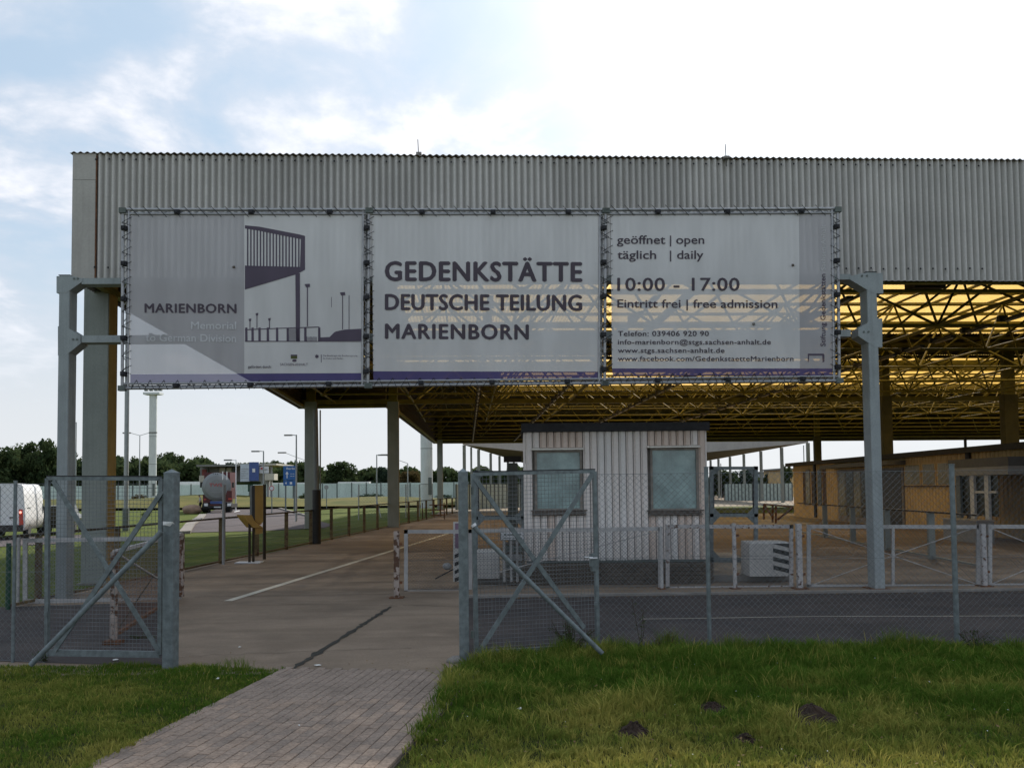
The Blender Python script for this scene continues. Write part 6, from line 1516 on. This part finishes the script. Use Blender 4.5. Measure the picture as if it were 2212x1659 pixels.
def tree(label, x, ytop, wpx, Y, m='leaf_dark', var=0, bottom=1052, name='tree'):
    top = ony(x, ytop, Y).z; w_ = wpx * Y / FP; h = top - .9; c = V((ony(x, 1050, Y).x, Y, 0)); t_ = thing(name, label, 'tree', c, 'trees along the far side of the meadow')
    key = (m, var)
    if key not in crowns: crowns[key] = crown_mesh('crown', 1.0, 1.0, 5000, M[m], 11 + var * 7 + len(m), .05)
    cr_ = inst('crown', crowns[key], t_, c + V((0, 0, .9 + h / 2)), random.uniform(0, 6.28), (w_, w_, h))
    tr_ = MB().tube(c, c + V((.2, 0, h * .45)), .28, 8, r2=.2).tube(c + V((.2, 0, h * .45)), c + V((-.3, .1, h * .8)), .2, 6, r2=.06)
    for k in range(5):
        a = k * 1.3; tr_.tube(c + V((.15, 0, h * (.35 + .07 * k))), c + V((math.cos(a) * w_ * .3, math.sin(a) * w_ * .3, h * (.55 + .07 * k))), .1, 5, r2=.03)
    tr_.build('trunk', M['bark'], t_); return t_
TT = [('broad dark tree at the left edge of the picture above the van', -14, 962, 110, 190, 'leaf_dark', 0), ('dark tree above the middle of the white van', 48, 958, 100, 200, 'leaf_dark', 1),
      ('tallest tree at left, its ragged top beside the left gantry post', 100, 947, 76, 195, 'leaf_dark', 2), ('dark tree behind the left gantry post', 150, 975, 70, 205, 'leaf_blue', 0),
      ('tree between the gantry post and the first column', 196, 984, 66, 200, 'leaf_dark', 0), ('tree right of the first column', 262, 986, 78, 210, 'leaf_dark', 1), ('tree between the thick grey pole and the twin lamp', 302, 984, 60, 205, 'leaf_dark', 2),
      ('broad tree right of the white floodlight mast', 358, 980, 82, 205, 'leaf_dark', 0), ('tree with rounded top left of the tank lorry', 404, 986, 72, 215, 'leaf_dark', 1), ('lower tree just above the tank lorry', 448, 992, 62, 225, 'leaf_dark', 2),
      ('low tree behind the roof of the service building', 497, 1000, 64, 235, 'leaf_blue', 1), ('tree right of the service building', 590, 997, 62, 225, 'leaf_dark', 0), ('tree behind the blue road sign', 640, 998, 58, 230, 'leaf_dark', 1),
      ('tree just right of the second column', 684, 1006, 50, 225, 'leaf_dark', 2), ('tall rounded tree between second and third column', 742, 999, 88, 215, 'leaf_dark', 0), ('lower tree left of the slim lamp between the columns', 792, 1017, 56, 225, 'leaf_dark', 1),
      ('tree behind the slim lamp between the columns', 826, 1010, 56, 220, 'leaf_blue', 0), ('brownish tree right of the third column', 880, 1017, 62, 210, 'leaf_brown', 0), ('low brownish tree beside the steel mast', 905, 1026, 46, 215, 'leaf_brown', 1),
      ('low dark tree between the mast and the fourth column', 958, 1037, 54, 250, 'leaf_dark', 2), ('low dark tree behind the left lane frame', 1012, 1035, 60, 250, 'leaf_dark', 0), ('low tree left of the dark pillar', 1066, 1030, 60, 250, 'leaf_blue', 1),
      ('bushy tree seen through the right lane frame', 1560, 1013, 62, 170, 'leaf_dark', 1), ('bushy tree left of the grey hall', 1604, 1016, 62, 175, 'leaf_blue', 0), ('slim dark conifer just left of the ochre building', 1700, 1003, 24, 150, 'leaf_dark', 2), ('small dark tree left of the ochre hall', 1664, 1021, 34, 180, 'leaf_dark', 0)]
for l_, x, y, wp_, Y, m, v_ in TT: tree(l_, x, y, wp_, Y, m, v_)
# dense undergrowth along the wood edge, one mass
ug = np.random.default_rng(3); P = []; F = []
def mass(x0, x1, y0f, Y, n, s0, s1, hgt):
    for i in range(n):
        x = ug.uniform(x0, x1); c_ = ony(x, 1050, Y); p = np.array([c_.x, Y + ug.uniform(-6, 6), ug.uniform(.2, hgt(x))]); a = ug.normal(size=3); a /= np.linalg.norm(a); b_ = np.cross(a, ug.normal(size=3)); b_ /= np.linalg.norm(b_); s = ug.uniform(s0, s1); k = len(P)
        P.extend([p - a * s, p + b_ * s * .6, p + a * s, p - b_ * s * .6]); F.append((k, k + 1, k + 2, k + 3))
mass(-60, 690, 0, 200, 22000, .4, .9, lambda x: (8.4 if x < 440 else 7.2) + .8 * math.sin(x * .06)); mass(690, 1130, 0, 235, 11000, .4, .9, lambda x: 6.6 + .9 * math.sin(x * .08)); mass(1480, 1760, 0, 190, 3000, .3, .7, lambda x: 3.6)
mass(-60, 240, 0, 202, 5000, .3, .8, lambda x: 9.0)
me = bpy.data.meshes.new('undergrowth'); me.from_pydata([tuple(p) for p in P], [], F); me.materials.append(M['leaf_dark']); o = bpy.data.objects.new('undergrowth', me); sc.collection.objects.link(o); o['kind'] = 'stuff'; tag(o, 'dense dark undergrowth along the edge of the far wood', 'undergrowth')
# bushes on the meadow
def bush(label, x, y, wpx, hpx, m='leaf_dark', leaf=.03):
    p = onz(x, y); Y = p.y; w_ = wpx * Y / FP; h = hpx * Y / FP; t_ = thing('bush', label, 'bush', p)
    if (m, 9) not in crowns: crowns[(m, 9)] = crown_mesh('leaves', 1, 1, 1500, M[m], 77, .05)
    inst('leaves', crowns[(m, 9)], t_, p + V((0, 0, h * .45)), random.uniform(0, 6), (w_, w_ * .8, h))
    MB().tube(p, p + V((0, 0, h * .5)), .03, 5).build('stem', M['bark'], t_)
bush('dark bush left of the second column on the dry bank', 660, 1090, 34, 26); bush('low brown bush behind the first column by the mesh gate', 300, 1092, 40, 26, 'leaf_brown')
bush('small dark bush on the grass behind the left gate leaf', 315, 1116, 22, 10); bush('low grey green bush in front of the wall near the round sign', 600, 1090, 30, 14, 'leaf_blue')
bush('wide grey bush right of the steel mast', 960, 1085, 40, 18, 'leaf_blue'); bush('pale mound of shrubs behind the mesh fence', 800, 1085, 70, 20, 'leaf_blue')
def rootz(x, y):
    q_ = V((x, y, 0)) - V((pe.x, pe.y, 0)); s = q_.dot(ps); return .034 if (y < 11 and 0 < s < 2.32 and q_.dot(pd) < 0) else 0.0
# tufts of tall dry grass on the bank and meadow: stuff
P = []; F = []; T = []
def blades(n, fx, h0, h1, w_, tint, lean=.35):
    for i in range(n):
        x, y, k_ = fx()
        h = ug.uniform(h0, h1) * k_; a = ug.uniform(0, 6.283); lx, ly = math.cos(a), math.sin(a); l = h * lean * ug.random(); z = 0.0; ww = w_ * ug.uniform(.6, 1.3); pxv, pyv = -ly * ww, lx * ww; k = len(P)
        b = ug.uniform(0, 6.283); cx_, cy_ = math.cos(b) * ww, math.sin(b) * ww
        z = rootz(x, y); P.extend([(x - cx_, y - cy_, z), (x + cx_, y + cy_, z), (x + lx * l * .4 + cx_ * .7, y + ly * l * .4 + cy_ * .7, z + h * .6), (x + lx * l * .4 - cx_ * .7, y + ly * l * .4 - cy_ * .7, z + h * .6), (x + lx * l, y + ly * l, z + h)])
        F.append((k, k + 1, k + 2, k + 3)); F.append((k + 3, k + 2, k + 4)); tv = tint(x, y); T.extend([tv] * 5)
def clumps(n, fx, per, h0, h1, w_, tint):
    for i in range(n):
        x0, y0, k_ = fx(); hh = ug.uniform(h0, h1) * k_; rr = ug.uniform(.02, .07); tn = tint(x0, y0) + ug.normal(0, .12); m_ = int(per * ug.uniform(.6, 1.4)); ga = ug.uniform(0, 6.283)
        for j in range(m_):
            a = ug.uniform(0, 6.283); q_ = ug.random() ** .5; x, y = x0 + math.cos(a) * rr * q_, y0 + math.sin(a) * rr * q_; h = hh * ug.uniform(.55, 1.1); l = h * (.25 + .75 * q_) * ug.uniform(.5, 1.2)
            lx, ly = math.cos(a) + .5 * math.cos(ga), math.sin(a) + .5 * math.sin(ga); ww = w_ * ug.uniform(.6, 1.4); b = ug.uniform(0, 6.283); cx_, cy_ = math.cos(b) * ww, math.sin(b) * ww; k = len(P)
            z = rootz(x, y); P.extend([(x - cx_, y - cy_, z), (x + cx_, y + cy_, z), (x + lx * l * .3 + cx_, y + ly * l * .3 + cy_, z + h * .62), (x + lx * l * .3 - cx_, y + ly * l * .3 - cy_, z + h * .62), (x + lx * l, y + ly * l, z + h * .9)])
            F.append((k, k + 1, k + 2, k + 3)); F.append((k + 3, k + 2, k + 4)); tv = min(1, max(0, tn + ug.normal(0, .09))); T.extend([tv] * 5)
def finish(name, label):
    global P, F, T
    me = bpy.data.meshes.new(name); me.from_pydata(P, [], F); at_ = me.attributes.new('tint', 'FLOAT', 'POINT'); at_.data.foreach_set('value', T); me.materials.append(M['blade'])
    o = bpy.data.objects.new(name, me); sc.collection.objects.link(o); o['kind'] = 'stuff'; tag(o, label, 'grass'); P, F, T = [], [], []
blades(22000, lambda: (ug.uniform(-100, 0), ug.uniform(112, 140), 1), .25, .6, .02, lambda x, y: min(1, max(0, ug.normal(.9, .2))))
finish('tall_dry_grass', 'tall yellowed grass on the bank before the pale wall')
# lawn in front of the fences
lawnL = [onz(x, y) for x, y in ((-60, 1431), (150, 1431), (250, 1437), (365, 1441), (470, 1441), (540, 1446), (604, 1451), (500, 1503), (380, 1566), (215, 1655), (150, 1700), (-80, 1700))]
lawnR = [onz(x, y) for x, y in ((972, 1459), (1008, 1436), (1060, 1428), (1140, 1417), (1300, 1408), (1400, 1404), (1700, 1402), (2290, 1404), (2330, 1700), (868, 1700), (884, 1630), (915, 1560), (950, 1500))]
def inside(poly, x, y):
    c = False; n = len(poly)
    for i in range(n):
        a, b_ = poly[i], poly[(i + 1) % n]
        if (a.y > y) != (b_.y > y) and x < (b_.x - a.x) * (y - a.y) / (b_.y - a.y) + a.x: c = not c
    return c
from mathutils import noise as mn
holes = [(onz(1752, 1552), .21), (onz(1369, 1583), .13), (onz(1537, 1531), .13), (onz(1612, 1600), .09)]
def tintf(x, y):
    n = mn.noise(V((x * .55, y * .9, 3.1))) + .6 * mn.noise(V((x * 1.9, y * 2.4, 8.8)))
    near = max(0, (9.3 - y) / 2.6)
    left_dark = -.25 if x > 0 and y > 9.8 else 0
    return min(1, max(0, .13 + .60 * n + .26 * near + left_dark + ug.normal(0, .10)))
cnt = {'n': 0}
def sampler(poly, x0, x1, y0, y1, tall):
    def f():
        while True:
            y = y0 + (y1 - y0) * ug.random() ** 1.0; x = ug.uniform(x0, x1)
            if not inside(poly, x + ug.normal(0, .035), y + ug.normal(0, .035)): continue
            if any((x - h.x) ** 2 + ((y - h.y) * .6) ** 2 < r_ * r_ * ug.uniform(.9, 1.5) for h, r_ in holes): continue
            k_ = 1.0
            if tall:
                k_ = .8 + 1.3 * max(0, mn.noise(V((x * 1.1, y * 1.4, 1.7))) + .1)
                k_ += .45 * max(0, (y - 9.6) / 2.4) * (.6 + .8 * ug.random()); k_ *= .7 if y < 8.2 else 1
            else: k_ = .55 + .7 * max(0, mn.noise(V((x * 1.3, y * 1.6, 5.5))) + .2)
            return x, y, k_
    return f
sL = sampler(lawnL, -7.0, -1.5, 6.4, 11.3, False); sR = sampler(lawnR, -1.2, 7.4, 6.4, 12.3, True)
blades(26000, sL, .03, .08, .0032, tintf, 1.1)
clumps(1500, sL, 13, .05, .10, .0036, tintf)
blades(62000, sR, .04, .10, .0034, tintf, 1.1)
clumps(3600, sR, 16, .07, .15, .0038, tintf)
blades(1500, sR, .08, .18, .0030, lambda x, y: ug.uniform(.85, 1.0), 1.0)
blades(1100, sL, .05, .12, .0030, lambda x, y: ug.uniform(.85, 1.0), 1.0)
finish('lawn_grass', 'uneven green and yellowish lawn on both sides of the paved path')
# edge tufts along the fence and the path
for a, b_, n_ in ((onz(1010, 1436), onz(1310, 1406), 2600), (onz(1300, 1405), onz(2250, 1404), 6500), (onz(235, 1436), onz(600, 1450), 900)):
    def f(a=a, b_=b_):
        t = ug.random(); p = a.lerp(b_, t); c_ = .5 + max(0, mn.noise(V((p.x * 2.3, 0, 4.4)))) * 2.2; return p.x + ug.normal(0, .06), p.y - abs(ug.normal(0, .12)), c_
    blades(n_, f, .06, .19 if a.x > -3 else .10, .0032, lambda x, y: min(1, max(0, ug.normal(.12, .12))), .6)
finish('edge_grass', 'taller dark green grass tufts along the foot of the fence')
# dead leaves, grit and small flowers: uncountable bits
def bits(name, label, n, fx, s0, s1, m, z=.013, cat='leaf litter'):
    b = MB()
    for i in range(n):
        x, y = fx(); s = ug.uniform(s0, s1); a = ug.uniform(0, 6.28); t = ug.uniform(-.4, .4); u1 = V((math.cos(a), math.sin(a), t)) * s; u2 = V((-math.sin(a), math.cos(a), -t * .5)) * s * .6; c_ = V((x, y, z + s * .35))
        b.quad(c_ - u1, c_ + u2, c_ + u1, c_ - u2)
    o = b.build(name, m); o['kind'] = 'stuff'; tag(o, label, cat)
defm('dead_leaf', (0.20, 0.12, 0.05), 0.9, 0, vary=0.5, scale=30)
def along(a, b_, sp):
    def f():
        t = ug.random(); p = a.lerp(b_, t); return p.x + ug.normal(0, .05), p.y + abs(ug.normal(0, sp))
    return f
bits('leaf_litter', 'dead leaves and grit blown along the edge of the asphalt behind the fence', 420, along(onz(1030, 1418), onz(2240, 1400), .35), .008, .02, M['dead_leaf'])
bits('leaf_litter', 'dead leaves and grit on the concrete walk near the left lawn', 130, along(onz(240, 1433), onz(980, 1450), .5), .006, .016, M['dead_leaf'])
bits('leaf_litter', 'dead leaves gathered along the kerb under the white low gates', 420, along(onz(1012, 1296), onz(2240, 1281), .12), .012, .03, M['dead_leaf'])
bits('leaf_litter', 'dead leaves lying scattered on the right lawn', 260, lambda: tuple(sR()[:2]), .010, .022, M['dead_leaf'], .05)
bits('daisies', 'tiny white flowers scattered on the right lawn', 60, lambda: tuple(sR()[:2]), .006, .011, M['litter'], .085, 'flowers')
# molehills
for (c_, r_), hh, lb in zip(holes, (.125, .095, .06, .06), ('largest brown molehill on the right lawn', 'round brown molehill on the lawn nearest the path', 'flat brown molehill between the tall grass and the lawn', 'smallest dark molehill in the middle of the right lawn')):
    t_ = thing('molehill', lb, 'molehill', c_); b = MB(); rr_ = random.Random(int(r_ * 1000)); n = 26; vs_ = [c_ + V((0, 0, hh))]
    for i in range(1, 8):
        for j in range(n):
            a = 2 * math.pi * j / n; q_ = i / 7; k = 1 + .22 * math.sin(a * 3 + r_ * 40) + rr_.uniform(-.06, .06)
            vs_.append(c_ + V((math.cos(a) * r_ * q_ * k * 1.15, math.sin(a) * r_ * q_ * k, hh * (math.cos(q_ * math.pi) * .5 + .5) + rr_.uniform(-.012, .012) * (q_ < .98))))
    fs = [(0, 1 + j, 1 + (j + 1) % n) for j in range(n)] + [(1 + i * n + j, 1 + (i + 1) * n + j, 1 + (i + 1) * n + (j + 1) % n, 1 + i * n + (j + 1) % n) for i in range(6) for j in range(n)]
    b.add(vs_, fs, False); b.build('mound', M['soil'], t_)
    cl = MB()
    for k in range(70):
        a = rr_.uniform(0, 6.283); q_ = rr_.random() ** .6 * r_ * 1.15; s = rr_.uniform(.006, .018); z = hh * (math.cos(min(1, q_ / r_) * math.pi) * .5 + .5)
        cl.ball(c_ + V((math.cos(a) * q_, math.sin(a) * q_, z + s * .3)), s, s, s * .8, 5, 4, .5)
    cl.build('crumbs', M['soil'], t_, kind='stuff')
# weeds in the fence
def weed(label, x, y, h, n_, Y=None, wide=.25, m='leaf_dark'):
    p = onz(x, y) if Y is None else ony(x, y, Y); p = V((p.x, p.y, 0)); t_ = thing('weed', label, 'plant', p); st_ = MB(); lf = MB(); rr_ = random.Random(int(x))
    for k in range(n_):
        a = rr_.uniform(0, 6.28); L_ = rr_.uniform(.5, 1) * h; tip = p + V((math.cos(a) * wide * rr_.random(), math.sin(a) * wide * .5 * rr_.random(), L_)); mid = p.lerp(tip, .5) + V((rr_.uniform(-.04, .04), 0, .03)); st_.path([p, mid, tip], .0035, 4)
        for j in range(16):
            q_ = p.lerp(tip, rr_.uniform(.25, 1)) + V((rr_.uniform(-.035, .035), rr_.uniform(-.03, .03), rr_.uniform(-.02, .02))); b1 = V((rr_.uniform(-1, 1), rr_.uniform(-1, 1), rr_.uniform(-.6, .8))).normalized() * rr_.uniform(.015, .04); b2 = b1.cross(V((rr_.uniform(-1, 1), rr_.uniform(-1, 1), 1))).normalized() * .010
            lf.quad(q_ - b1 * .2, q_ + b1 * .4 + b2, q_ + b1, q_ + b1 * .4 - b2)
    st_.build('stem', M['bark'], t_); lf.build('leaves', M[m], t_)
weed('bushy dark weed at the foot of the right gate leaf', 1235, 1412, .42, 26, None, .42); weed('tall thin weed with sparse leaves leaning on the fence right of the gate leaf', 1385, 1404, .85, 3, None, .16)
weed('dark low weed beside the second round fence post', 2108, 1408, .30, 10, None, .3); weed('low reddish weed near the fence right of the weed with sparse leaves', 1440, 1408, .26, 9, None, .3, 'leaf_brown')
weed('low weed at the foot of the rusty swung open gate', 300, 1380, .06, 6, None, .3); weed('small weed growing at the left brace tube foot', 92, 1430, .14, 8, None, .2)
# litter and small stones
for x, y, s, lb in ((686, 1437, .045, 'small white scrap of paper on the concrete walk'), (470, 1466, .03, 'small white flower like scrap on the left lawn'), (74, 1424, .05, 'white scrap at the left lawn edge'), (248, 1426, .05, 'pale lump of stone under the left gate leaf'), (1122, 1531, .03, 'yellowish leaf on the grass right of the path'), (646, 1568, .014, 'tiny white scrap on the paved path'), (518, 1398, .022, 'tiny white scrap on the concrete near the left gate post')):
    p = onz(x, y, .03 if y > 1450 else .012); rr_ = random.Random(int(x)); pts = [p + V((math.cos(a) * s * rr_.uniform(.3, 1), math.sin(a) * s * rr_.uniform(.4, 1), rr_.uniform(0, .012))) for a in np.linspace(0, 5.5, 7)]
    b = MB().prism(pts, V((0, 0, .004))); o = b.build('paper_scrap', M['litter']); tag(o, lb, 'litter')
p = onz(985, 1432); t_ = thing('stone_lump', 'lump of pale concrete at the foot of the right gate post', 'stone', p); MB().ball(p + V((0, 0, .03)), .10, .06, .06, 10, 6, .5).build('stone', M['kerb'], t_)
